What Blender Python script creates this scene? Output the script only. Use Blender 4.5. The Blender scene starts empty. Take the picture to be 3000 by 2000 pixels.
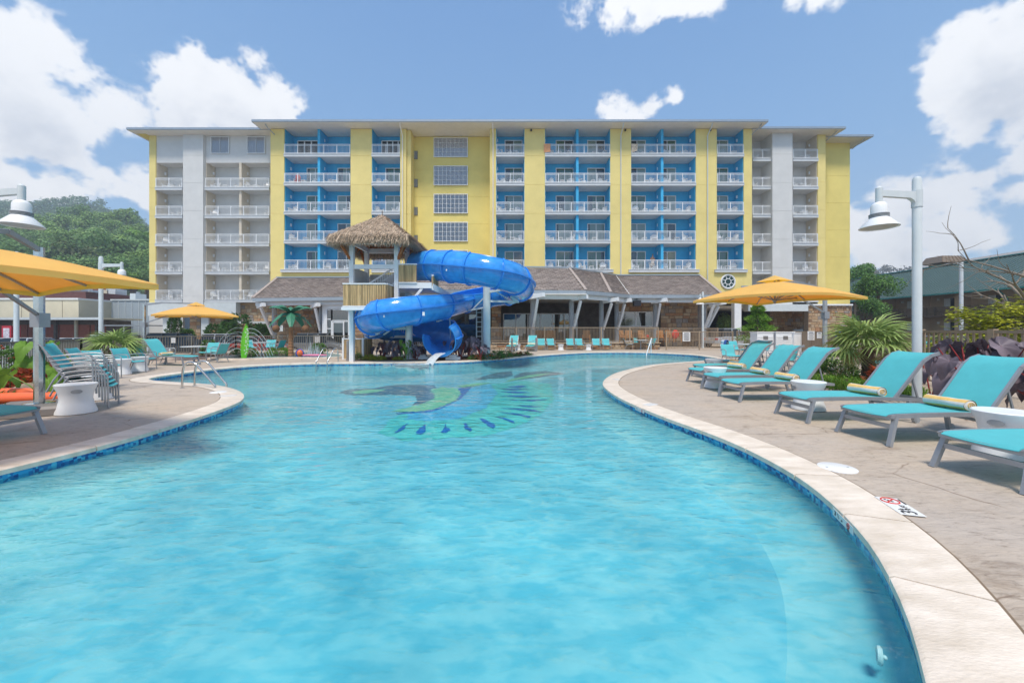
import bpy, math, random
from mathutils import Vector, Matrix, Euler
from mathutils.geometry import tessellate_polygon
R = random.Random(7)
V = Vector
F, H, HV = 1150.0, 1.45, 968.0            # focal length in pixels of a 3000 px wide frame, eye height, horizon row
sc = bpy.context.scene
COL = sc.collection
# ---------------------------------------------------------------- camera, sky, sun, exposure
cd = bpy.data.cameras.new('camera'); cam = bpy.data.objects.new('camera', cd); COL.objects.link(cam)
cam.location = (0, 0, H); cam.rotation_euler = (math.radians(90), 0, 0)
cd.sensor_width = 36; cd.lens = F/3000*36; cd.shift_y = -32/3000; cd.clip_start = .05; cd.clip_end = 4000
sc.camera = cam
SUN_EL, SUN_AZ = 64, -176                 # azimuth measured from +Y towards +X
world = bpy.data.worlds.new('World'); sc.world = world; world.use_nodes = True
PUFFS = [(5,120,.09),(60,200,.09),(90,290,.10),(20,330,.10),(165,365,.075),(225,395,.05),(300,322,.035),(350,325,.022),(10,420,.08),(120,430,.055),(220,235,.022),
         (60,535,.07),(150,545,.055),(225,565,.04),(400,575,.045),(435,545,.035),(290,505,.02),(325,525,.015),
         (500,215,.025),(560,300,.045),(600,240,.055),(660,280,.075),(730,290,.07),(790,300,.055),(830,325,.035),(560,335,.04),(640,335,.065),(740,340,.065),(575,180,.018),(735,175,.014),
         (1790,352,.036),(1850,350,.030),(1905,318,.022),(1975,292,.016),(1720,12,.035),(1790,15,.045),(1880,5,.05),(1980,-8,.05),(2100,-12,.045),(2330,-2,.026),(2400,-8,.026),
         (2790,190,.052),(2860,130,.065),(2940,150,.075),(2990,220,.095),(2860,240,.075),(2800,270,.042),(2930,320,.068),(2960,385,.045),(2620,385,.013),
         (2995,470,.06),(2900,515,.055),(2820,535,.045),(2740,545,.035),(2650,565,.04),(2990,560,.05),(2590,640,.035),(2510,720,.04),(2840,680,.042),(2770,690,.032),(2900,705,.028),(2630,735,.03),(2490,650,.035),
         (-250,500,.12),(-400,250,.15),(3300,500,.11),(3350,200,.13),(3250,650,.08)]
def cloud_image():
    """cloud cover computed once for the upper half of the sky: red = cover, green = self shade"""
    import numpy as np
    W, Hh = 3072, 768; f4 = np.float32
    el = (np.arange(Hh, dtype=f4)+.5)/Hh*np.pi/2; lon = (np.arange(W, dtype=f4)+.5)/W*2*np.pi-np.pi
    EL, LON = np.meshgrid(el, lon, indexing='ij')
    X = np.cos(LON)*np.cos(EL); Y = -np.sin(LON)*np.cos(EL); Z = np.sin(EL)
    rs = np.random.RandomState(11); T = rs.rand(64, 64, 64).astype(f4)
    def vn(x, y, z):
        xi, yi, zi = np.floor(x), np.floor(y), np.floor(z); fx, fy, fz = x-xi, y-yi, z-zi
        fx, fy, fz = (q*q*(3-2*q) for q in (fx, fy, fz)); xi, yi, zi = (q.astype(np.int32) & 63 for q in (xi, yi, zi)); x1, y1, z1 = (xi+1) & 63, (yi+1) & 63, (zi+1) & 63
        a = T[xi,yi,zi]*(1-fx)+T[x1,yi,zi]*fx; b = T[xi,y1,zi]*(1-fx)+T[x1,y1,zi]*fx; c = T[xi,yi,z1]*(1-fx)+T[x1,yi,z1]*fx; d = T[xi,y1,z1]*(1-fx)+T[x1,y1,z1]*fx
        return (a*(1-fy)+b*fy)*(1-fz)+(c*(1-fy)+d*fy)*fz
    fb = np.zeros_like(X); bl = np.zeros_like(X); am = .5; k = 7.0
    for o in range(7):
        v = vn(X*k+o*7.1, Y*k+o*3.3, Z*k*1.15+o*5.7); fb += am*(v-.5)
        if o < 6: bl += am*(1-np.abs(2*v-1)-.5)
        am *= .62; k *= 2.05
    acc = np.full_like(X, -3)
    for (u, v, r) in PUFFS:
        x, z = (u-1500)/F, (HV-v)/F; l = math.sqrt(x*x+1+z*z); x, y, z = x/l, 1/l, z/l
        d2 = (X-x)**2+(Y-y)**2+((Z-z)*1.25)**2
        pk = min(.9, .25+r*12); q = pk*(1-np.sqrt(d2)/(r*(1.05 if r < .05 else .72))); m = np.maximum(acc, q); acc = m+.05*np.exp(-np.abs(acc-q)*6)
    low = vn(X*2.6+9, Y*2.6, Z*2.6+4)*.65+vn(X*5.4+2, Y*5.4, Z*5.4)*.35
    back = np.minimum((low-.5)*7-np.maximum(Y+.15, 0)*14, 1.1)
    acc = np.maximum(np.maximum(acc, -3), back)
    fld = acc-.26+fb*3.1+bl*1.2
    ss = lambda a, b, x: (lambda t: t*t*(3-2*t))(np.clip((x-a)/(b-a), 0, 1))
    cover = ss(.04, .55, fld)*.98
    dens = np.clip(fld, 0, 1.6); sh = np.zeros_like(dens); acc_ = 0
    for st, w in ((5,1.0),(12,.9),(22,.8),(36,.6),(54,.4)):
        q = np.zeros_like(dens); q[:-st] = dens[st:]; q = np.roll(q, st//3, 1); sh += q*w; acc_ += w
    shade = ss(.55, 1.5, sh/acc_)*.8+np.clip(.30-bl*2.0, 0, 1)*.30
    img = bpy.data.images.new('cloud_cover', W, Hh*2, float_buffer=True, is_data=True)
    px = np.zeros((Hh*2, W, 4), f4); px[Hh:,:,0] = cover*ss(.0, .05, EL); px[Hh:,:,1] = np.clip(shade, 0, 1); px[...,3] = 1
    img.pixels.foreach_set(px.ravel()); img.update(); img.pack(); return img
def make_world():
    nt = world.node_tree; N, L = nt.nodes, nt.links; N.clear()
    out = N.new('ShaderNodeOutputWorld')
    sky = N.new('ShaderNodeTexSky'); sky.sky_type = 'NISHITA'; sky.sun_disc = False
    sky.sun_elevation = math.radians(SUN_EL); sky.sun_rotation = math.radians(SUN_AZ); sky.air_density = 1.0; sky.dust_density = .3; sky.ozone_density = 1.6
    tc = N.new('ShaderNodeTexCoord'); sp = N.new('ShaderNodeSeparateXYZ'); L.new(tc.outputs['Generated'], sp.inputs[0])
    rp = N.new('ShaderNodeValToRGB'); L.new(sp.outputs[2], rp.inputs[0]); e = rp.color_ramp.elements
    for i, (p, c) in enumerate([(0,(.50,.68,.84)),(.12,(.36,.57,.81)),(.35,(.20,.43,.75)),(.7,(.12,.30,.64)),(1,(.10,.24,.55))]):
        if i >= 2: e.new(p)
        e[i].position = p; e[i].color = c+(1,)
    b0 = N.new('ShaderNodeBackground'); b0.inputs[1].default_value = SKYB; L.new(rp.outputs[0], b0.inputs[0])
    b1 = N.new('ShaderNodeBackground'); b1.inputs[1].default_value = .12; L.new(sky.outputs[0], b1.inputs[0])
    m0 = N.new('ShaderNodeMixShader'); m0.inputs[0].default_value = .8; L.new(b1.outputs[0], m0.inputs[1]); L.new(b0.outputs[0], m0.inputs[2])
    en = N.new('ShaderNodeTexEnvironment'); en.image = cloud_image(); en.interpolation = 'Linear'
    L.new(tc.outputs['Generated'], en.inputs[0])
    sc_ = N.new('ShaderNodeSeparateColor'); L.new(en.outputs[0], sc_.inputs[0])
    mx = N.new('ShaderNodeMix'); mx.data_type = 'RGBA'; L.new(sc_.outputs[1], mx.inputs[0])
    mx.inputs['A'].default_value = (1.0, 1.0, 1.0, 1); mx.inputs['B'].default_value = (.56, .60, .67, 1)
    b2 = N.new('ShaderNodeBackground'); L.new(mx.outputs['Result'], b2.inputs[0]); b2.inputs[1].default_value = CLOUD
    ms = N.new('ShaderNodeMixShader'); L.new(sc_.outputs[0], ms.inputs[0]); L.new(m0.outputs[0], ms.inputs[1]); L.new(b2.outputs[0], ms.inputs[2])
    L.new(ms.outputs[0], out.inputs[0])
CLOUD, SKYB = .58, .52
make_world()
sd = bpy.data.lights.new('sun', 'SUN'); sd.energy = 2.0; sd.angle = math.radians(12); sd.color = (1, .94, .84)
sun = bpy.data.objects.new('sun', sd); COL.objects.link(sun)
az, el = math.radians(SUN_AZ), math.radians(SUN_EL)
sun.rotation_euler = (-V((math.sin(az)*math.cos(el), math.cos(az)*math.cos(el), math.sin(el)))).to_track_quat('-Z', 'Y').to_euler()
vs = sc.view_settings; vs.view_transform = 'Standard'; vs.look = 'None'; vs.gamma = 1; vs.exposure = 1.02; vs.use_curve_mapping = False
sc.render.engine = 'CYCLES'
sc.cycles.max_bounces = 8; sc.cycles.transparent_max_bounces = 16; sc.cycles.caustics_reflective = False; sc.cycles.caustics_refractive = False

# ---------------------------------------------------------------- helpers
def G(u, v, z=0.0):
    d = F*(H-z)/(v-HV); return V(((u-1500)/F*d, d, z))
def A(u, v, Y): return V(((u-1500)/F*Y, Y, H+(HV-v)/F*Y))
def UX(u, Y): return (u-1500)/F*Y
def VZ(v, Y): return H+(HV-v)/F*Y
def lerp(a, b, t): return a+(b-a)*t
class MB:
    def __init__(s): s.v = []; s.f = []; s.m = []; s.k = 0
    def add(s, vs, fs):
        b = len(s.v); s.v += [tuple(p) for p in vs]; s.f += [tuple(i+b for i in f) for f in fs]; s.m += [s.k]*len(fs); return s
    def box(s, x0, x1, y0, y1, z0, z1):
        return s.add([(x0,y0,z0),(x1,y0,z0),(x1,y1,z0),(x0,y1,z0),(x0,y0,z1),(x1,y0,z1),(x1,y1,z1),(x0,y1,z1)],
                     [(0,3,2,1),(4,5,6,7),(0,1,5,4),(1,2,6,5),(2,3,7,6),(3,0,4,7)])
    def bar(s, a, b, w, h=None, up=(0,0,1)):
        a, b = V(a), V(b); h = h or w; d = (b-a).normalized(); up = V(up)
        if abs(d.dot(up)) > .98: up = V((0,1,0))
        sx = d.cross(up).normalized()*w/2; sz = sx.cross(d).normalized()*h/2
        vs = [p+i*sx+j*sz for p in (a, b) for (i, j) in ((-1,-1),(1,-1),(1,1),(-1,1))]
        return s.add(vs, [(0,1,2,3),(7,6,5,4),(0,4,5,1),(1,5,6,2),(2,6,7,3),(3,7,4,0)])
    def tube(s, pts, r, n=8, cap=True, closed=False):
        pts = [V(p) for p in pts]; m = len(pts); rs = r if isinstance(r, (list, tuple)) else [r]*m
        vs, fs = [], []; prev = None
        for i, p in enumerate(pts):
            if closed: t = (pts[(i+1) % m]-pts[i-1])
            else: t = (pts[min(i+1, m-1)]-pts[max(i-1, 0)])
            t = t.normalized() if t.length > 1e-9 else V((0,0,1))
            if prev is None:
                ref = V((0,0,1)) if abs(t.z) < .9 else V((1,0,0)); x = t.cross(ref).normalized()
            else: x = (prev-t*prev.dot(t)).normalized()
            prev = x; y = t.cross(x)
            for k in range(n):
                a = 2*math.pi*k/n; vs.append(p+(x*math.cos(a)+y*math.sin(a))*rs[i])
        for i in range(m if closed else m-1):
            for k in range(n):
                a, b = i*n+k, i*n+(k+1) % n; c, d = ((i+1) % m)*n+(k+1) % n, ((i+1) % m)*n+k
                fs.append((a, b, c, d))
        if cap and not closed: fs += [tuple(range(n-1, -1, -1)), tuple(range((m-1)*n, m*n))]
        return s.add(vs, fs)
    def lathe(s, prof, c=(0,0,0), n=20, cap=True, M=None):
        vs, fs = [], []; m = len(prof)
        for (r, z) in prof:
            for k in range(n):
                a = 2*math.pi*k/n; p = V((r*math.cos(a), r*math.sin(a), z))
                if M: p = M @ p
                vs.append(p+V(c))
        for i in range(m-1):
            for k in range(n): fs.append((i*n+k, i*n+(k+1) % n, (i+1)*n+(k+1) % n, (i+1)*n+k))
        if cap: fs += [tuple(range(n-1, -1, -1)), tuple(range((m-1)*n, m*n))]
        return s.add(vs, fs)
    def prism(s, poly, z0, z1):
        n = len(poly); vs = [(p[0], p[1], z0) for p in poly]+[(p[0], p[1], z1) for p in poly]
        return s.add(vs, [tuple(range(n-1, -1, -1)), tuple(range(n, 2*n))]+[(i, (i+1) % n, (i+1) % n+n, i+n) for i in range(n)])
    def slab(s, pts, t):                      # planar polygon given thickness vector t
        n = len(pts); t = V(t); vs = [V(p) for p in pts]+[V(p)+t for p in pts]
        return s.add(vs, [tuple(range(n-1, -1, -1)), tuple(range(n, 2*n))]+[(i, (i+1) % n, (i+1) % n+n, i+n) for i in range(n)])
    def quad(s, *p): return s.add(p, [tuple(range(len(p)))])
    def ball(s, c, r, n=12, m=8):
        r = r if isinstance(r, (tuple, list)) else (r, r, r); vs, fs = [], []
        for i in range(m+1):
            t = math.pi*i/m
            for k in range(n):
                a = 2*math.pi*k/n; vs.append((c[0]+r[0]*math.sin(t)*math.cos(a), c[1]+r[1]*math.sin(t)*math.sin(a), c[2]+r[2]*math.cos(t)))
        for i in range(m):
            for k in range(n): fs.append((i*n+k, (i+1)*n+k, (i+1)*n+(k+1) % n, i*n+(k+1) % n))
        return s.add(vs, fs)
    def build(s, name, mat, par=None, org=(0,0,0), smooth=False, angle=38, kind=None):
        me = bpy.data.meshes.new(name)
        o3 = V(org); vs = s.v if o3.length == 0 else [(a-o3.x, b-o3.y, c-o3.z) for a, b, c in s.v]
        me.from_pydata(vs, [], s.f)
        mats = mat if isinstance(mat, (list, tuple)) else [mat]
        for m in mats: me.materials.append(m)
        if len(mats) > 1: me.polygons.foreach_set('material_index', s.m)
        if smooth:
            me.polygons.foreach_set('use_smooth', [True]*len(me.polygons))
            me.set_sharp_from_angle(angle=math.radians(angle))
        me.update()
        o = bpy.data.objects.new(name, me); COL.objects.link(o)
        if par is not None: o.parent = par
        elif o3.length: o.location = o3
        if kind: o['kind'] = kind
        return o
def tag(o, label=None, cat=None, group=None, kind=None):
    if label: o['label'] = label
    if cat: o['category'] = cat
    if group: o['group'] = group
    if kind: o['kind'] = kind
    return o
def thing(name, label, cat, loc=(0,0,0), rz=0, group=None):
    o = bpy.data.objects.new(name, None); COL.objects.link(o); o.location = loc; o.rotation_euler = (0, 0, rz)
    o.empty_display_size = .2
    return tag(o, label, cat, group)
def copy_tree(o, par=None):
    c = o.copy(); COL.objects.link(c)
    if par is not None: c.parent = par
    for ch in o.children: copy_tree(ch, c)
    return c
class Proto:
    def __init__(s, root): s.root = root; s.used = False
    def put(s, loc, rz=0, label=None, group=None, scale=1):
        o = copy_tree(s.root) if s.used else s.root
        s.used = True
        o.location = loc; o.rotation_euler = (0, 0, rz)
        if scale != 1: o.scale = (scale,)*3 if not isinstance(scale, tuple) else scale
        if label: o['label'] = label
        if group: o['group'] = group
        return o
def share(name, src, par, loc, rot=(0,0,0), scale=(1,1,1)):     # a part sharing mesh data
    o = bpy.data.objects.new(name, src); COL.objects.link(o); o.parent = par; o.location = loc; o.rotation_euler = rot; o.scale = scale
    return o
# ---------------------------------------------------------------- materials
def mat(name, col, rough=.6, var=.12, scale=4, bump=0, bscale=40, metal=0, spec=.4, island=0, coat=0, detail=4, stretch=(1,1,1), col2=None, trans=0, tcol=None):
    m = bpy.data.materials.new(name); m.use_nodes = True; nt = m.node_tree; N, L = nt.nodes, nt.links
    b = N['Principled BSDF']; b.inputs['Roughness'].default_value = rough; b.inputs['Metallic'].default_value = metal
    b.inputs['Specular IOR Level'].default_value = spec; b.inputs['Coat Weight'].default_value = coat
    tc = N.new('ShaderNodeTexCoord'); mp = N.new('ShaderNodeMapping'); L.new(tc.outputs['Object'], mp.inputs[0]); mp.inputs['Scale'].default_value = stretch
    nz = N.new('ShaderNodeTexNoise'); nz.inputs['Scale'].default_value = scale; nz.inputs['Detail'].default_value = detail; nz.inputs['Roughness'].default_value = .6; L.new(mp.outputs[0], nz.inputs['Vector'])
    lo = tuple(max(0, c*(1-var)) for c in col)+(1,); hi = tuple(min(1, c*(1+var)) for c in (col2 or col))+(1,)
    mx = N.new('ShaderNodeMix'); mx.data_type = 'RGBA'; mx.inputs['A'].default_value = lo; mx.inputs['B'].default_value = hi
    mr = N.new('ShaderNodeMapRange'); mr.inputs[1].default_value = .3; mr.inputs[2].default_value = .7; L.new(nz.outputs[0], mr.inputs[0]); L.new(mr.outputs[0], mx.inputs[0])
    res = mx.outputs['Result']
    if island:
        g = N.new('ShaderNodeNewGeometry'); m2 = N.new('ShaderNodeMapRange'); L.new(g.outputs['Random Per Island'], m2.inputs[0]); m2.inputs[3].default_value = 1-island; m2.inputs[4].default_value = 1+island
        hs = N.new('ShaderNodeHueSaturation'); L.new(m2.outputs[0], hs.inputs['Value']); L.new(res, hs.inputs['Color']); res = hs.outputs[0]
    L.new(res, b.inputs['Base Color'])
    if bump:
        n2 = N.new('ShaderNodeTexNoise'); n2.inputs['Scale'].default_value = bscale; n2.inputs['Detail'].default_value = 5; L.new(mp.outputs[0], n2.inputs['Vector'])
        bp = N.new('ShaderNodeBump'); bp.inputs['Strength'].default_value = bump; bp.inputs['Distance'].default_value = .02; L.new(n2.outputs[0], bp.inputs['Height']); L.new(bp.outputs[0], b.inputs['Normal'])
    if trans:
        t = N.new('ShaderNodeBsdfTranslucent')
        if tcol: t.inputs[0].default_value = tcol+(1,)
        else: L.new(res, t.inputs[0])
        ms = N.new('ShaderNodeMixShader'); ms.inputs[0].default_value = trans
        L.new(b.outputs[0], ms.inputs[1]); L.new(t.outputs[0], ms.inputs[2]); L.new(ms.outputs[0], N['Material Output'].inputs[0])
    return m
def glass(name, tint=(.75,.85,.85), gloss=1.0, ior=1.5, rough=.02):
    m = bpy.data.materials.new(name); m.use_nodes = True; nt = m.node_tree; N, L = nt.nodes, nt.links; N.remove(N['Principled BSDF'])
    t = N.new('ShaderNodeBsdfTransparent'); t.inputs[0].default_value = tint+(1,)
    g = N.new('ShaderNodeBsdfGlossy'); g.inputs['Roughness'].default_value = rough; g.inputs[0].default_value = (.9,.95,1,1)
    f = N.new('ShaderNodeFresnel'); f.inputs[0].default_value = ior
    k = N.new('ShaderNodeMath'); k.operation = 'MULTIPLY_ADD'; L.new(f.outputs[0], k.inputs[0]); k.inputs[1].default_value = 1; k.inputs[2].default_value = gloss
    ms = N.new('ShaderNodeMixShader'); L.new(k.outputs[0], ms.inputs[0]); L.new(t.outputs[0], ms.inputs[1]); L.new(g.outputs[0], ms.inputs[2]); L.new(ms.outputs[0], N['Material Output'].inputs[0])
    return m
YEL = mat('yellow_stucco', (.80,.65,.25), .8, .07, .5, bump=.15, bscale=60)
YEL2 = mat('yellow_stucco_ochre', (.78,.635,.205), .8, .07, .5, bump=.15, bscale=60)
BLU = mat('blue_paint', (.05,.42,.72), .55, .08, 1.5)
GRY = mat('light_grey_stucco', (.655,.645,.63), .8, .05, 1, bump=.12, bscale=60)
BEI = mat('greige_siding', (.64,.56,.45), .7, .06, 2)
WHT = mat('white_paint', (.78,.79,.80), .45, .04, 3)
WHR = mat('white_railing', (.83,.84,.85), .4, .02, 3)
PLW = mat('white_plastic', (.80,.80,.80), .35, .02, 3)
SOF = mat('white_soffit', (.86,.80,.72), .7, .04, 2)
SLB = mat('pale_grey_slab', (.62,.64,.66), .6, .05, 2)
GUT = mat('grey_gutter_metal', (.42,.45,.48), .35, .06, 3, metal=.6)
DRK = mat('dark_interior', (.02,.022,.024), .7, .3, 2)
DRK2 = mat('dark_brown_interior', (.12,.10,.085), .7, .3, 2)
STEEL = mat('brushed_steel', (.62,.62,.60), .22, .1, 8, metal=1)
ALU = mat('silver_frame', (.36,.37,.39), .48, .06, 6, metal=.5)
GRYP = mat('grey_post_paint', (.36,.38,.40), .5, .06, 3)
LGT = mat('pale_grey_paint', (.60,.64,.65), .42, .05, 3)
TEAL = mat('turquoise_sling', (.12,.58,.62), .6, .05, 5, bump=.15, bscale=180, trans=.25)
YCAN = mat('yellow_canvas', (.98,.70,.22), .75, .06, 2, trans=.48, tcol=(1,.56,.03), bump=.25, bscale=4)
SLD = mat('blue_fibreglass', (.03,.25,.68), .17, .10, 2.2, col2=(.05,.32,.76), coat=.4)
SLD2 = mat('blue_flange', (.03,.25,.72), .3, .08, 3)
FENB = mat('tan_fence_paint', (.36,.27,.185), .6, .08, 4)
FENG = mat('grey_green_fence_paint', (.22,.20,.16), .6, .1, 4)
BRNF = mat('brown_board', (.30,.20,.13), .7, .15, 3, stretch=(6,6,.6))
WOODO = mat('orange_teak', (.42,.20,.075), .6, .2, 5, stretch=(3,3,.8))
TILE = mat('brown_grey_roof_tile', (.37,.31,.28), .75, .14, 5, island=.22, bump=.3, bscale=30)
BAM = mat('bamboo_cane', (.50,.33,.16), .6, .2, 3, island=.35, stretch=(8,8,.6), col2=(.60,.43,.22))
THA = mat('dry_thatch', (.54,.42,.31), .9, .25, 6, island=.5, trans=.1)
CEDAR = mat('red_cedar', (.42,.13,.03), .6, .2, 4, island=.15)
MUL = mat('mulch', (.12,.075,.05), .95, .4, 14, bump=1, bscale=60)
PEB = mat('pebble_gravel', (.42,.34,.26), .9, .4, 30, bump=1, bscale=70)
TRK = mat('bark', (.16,.11,.075), .9, .3, 8, bump=.8, bscale=30)
def stones(name, c): return mat(name, c, .9, .18, 5, bump=.6, bscale=25, island=.2)
ST = [stones('stone_tan', (.42,.28,.165)), stones('stone_buff', (.48,.36,.24)), stones('stone_brown', (.27,.165,.10)), stones('stone_grey', (.30,.26,.23)), stones('stone_rust', (.40,.22,.12))]
MORT = mat('mortar', (.22,.18,.14), .95, .15, 10)
GLS = glass('window_glass', (.74,.82,.79), .08)
GLW = glass('stair_glass', (.90,.90,.92), .05)
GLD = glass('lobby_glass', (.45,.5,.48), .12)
CUR = mat('pale_green_curtain', (.52,.60,.54), .9, .12, 3, stretch=(14,1,.4))
CURD = mat('deep_green_curtain', (.10,.24,.11), .9, .3, 3, stretch=(14,1,.4))
CURW = mat('white_sheer_curtain', (.84,.81,.80), .9, .18, 3, stretch=(12,1,.4))
def leafm(name, c, c2, tr=.35, isl=.35): return mat(name, c, .5, .15, 1.5, island=isl, col2=c2, trans=tr, spec=.3)
LF_D = leafm('leaf_deep_green', (.05,.115,.03), (.07,.16,.04))
LF_M = leafm('leaf_mid_green', (.08,.17,.035), (.12,.24,.05))
LF_B = leafm('leaf_bright_green', (.14,.28,.035), (.2,.36,.05))
LF_Y = leafm('leaf_yellow_green', (.30,.36,.03), (.38,.40,.05))
LF_P = leafm('leaf_dark_purple', (.095,.075,.095), (.23,.18,.21), .12, .4)
LF_R = leafm('leaf_red', (.28,.035,.02), (.42,.10,.03), .3, .4)
LF_O = leafm('flower_orange', (.7,.18,.03), (.8,.3,.05), .3, .3)
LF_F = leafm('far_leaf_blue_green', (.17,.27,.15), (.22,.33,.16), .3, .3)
PALM = leafm('palm_frond', (.25,.35,.10), (.36,.47,.16), .3, .3)
PALMY = leafm('palm_frond_dry', (.42,.36,.14), (.5,.42,.18), .3, .3)
# ---------------------------------------------------------------- ground, pool, deck
def smoothc(pts, closed=True, k=6):
    out = []; n = len(pts)
    for i in range(n if closed else n-1):
        g = lambda j: pts[j % n] if closed else pts[max(0, min(n-1, j))]
        a, b, c, d = g(i-1), g(i), g(i+1), g(i+2)
        for t in range(k):
            t /= k
            out.append(.5*((2*b)+(c-a)*t+(2*a-5*b+4*c-d)*t*t+(3*b-a-3*c+d)*t**3))
    if not closed: out.append(pts[-1])
    return out
def resample(pts, step):
    P = pts+[pts[0]]; L = [0]
    for a, b in zip(P, P[1:]): L.append(L[-1]+(b-a).length)
    n = max(8, int(L[-1]/step)); out = []; j = 0
    for i in range(n):
        s = L[-1]*i/n
        while L[j+1] < s: j += 1
        out.append(P[j].lerp(P[j+1], (s-L[j])/max(1e-9, L[j+1]-L[j])))
    return out
def offset(P, w):
    n = len(P); out = []
    for i in range(n):
        t = (P[(i+1) % n]-P[i-1]).normalized(); out.append(P[i]+V((t.y, -t.x, 0))*w)
    return out
pp = [(2706,2000),(2693,1892),(2676,1822),(2623,1722),(2588,1651),(2547,1578),(2494,1527),(2449,1483),(2389,1429),(2345,1399),(2300,1372),(2180,1310),(2057,1260),(1974,1232),(1878,1194),(1815,1165),(1776,1139),(1765,1123.5),(1775,1107.6),(1802,1093),(1846,1080.5),(1910,1068),(2006,1060),(2070,1055.5),(2104,1050),(2070,1044),(2022,1038),(1910,1032.5),(1815,1031),(1719,1032),(1623,1037.4),(1559,1042.5),(1496,1048.6),(1400,1055.5),(1350,1058.7),(1206,1061),(1053,1062.5),(980,1063),(839,1066),(737,1071),(635,1080),(533,1092.5),(456,1103.5),(432,1109.6),(456,1115),(533,1119.8),(622,1125.7),(673,1135),(706.5,1146.6),(716.7,1160.6),(704,1176),(660.6,1193.8),(584,1220.6),(482,1252),(380,1283),(245,1318),(76,1359),(0,1377)]
pool = [G(u, v) for u, v in pp]
pool += [V(p+(0,)) for p in ((-5.45,3.3),(-5.4,2.3),(-4.9,1.4),(-3.6,.75),(-1.8,.5),(0,.55),(.9,.85),(1.4,1.25))]
pool = resample(smoothc(pool), .22)
for _ in range(3): pool = [(pool[i-1]+pool[i]*2+pool[(i+1) % len(pool)])/4 for i in range(len(pool))]
pool = resample(pool, .22)
ar = sum(a.x*b.y-b.x*a.y for a, b in zip(pool, pool[1:]+pool[:1]))
if ar < 0: pool = pool[::-1]                                          # counter-clockwise: outward = right of travel
CW = .42
outer = offset(pool, CW)
def holed(name, outerloop, holes, z, m, kind='structure'):
    loops = [[V((p[0], p[1], 0)) for p in outerloop]]+[[V((p[0], p[1], 0)) for p in h] for h in holes]
    tris = tessellate_polygon(loops); vs = [(p.x, p.y, z) for l in loops for p in l]
    b = MB()
    fs = []
    for t in tris:
        a, c, d = (V(vs[i]) for i in t)
        fs.append(t if (c-a).cross(d-a).z > 0 else (t[0], t[2], t[1]))
    b.add(vs, fs); return b.build(name, m, kind=kind)
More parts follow.
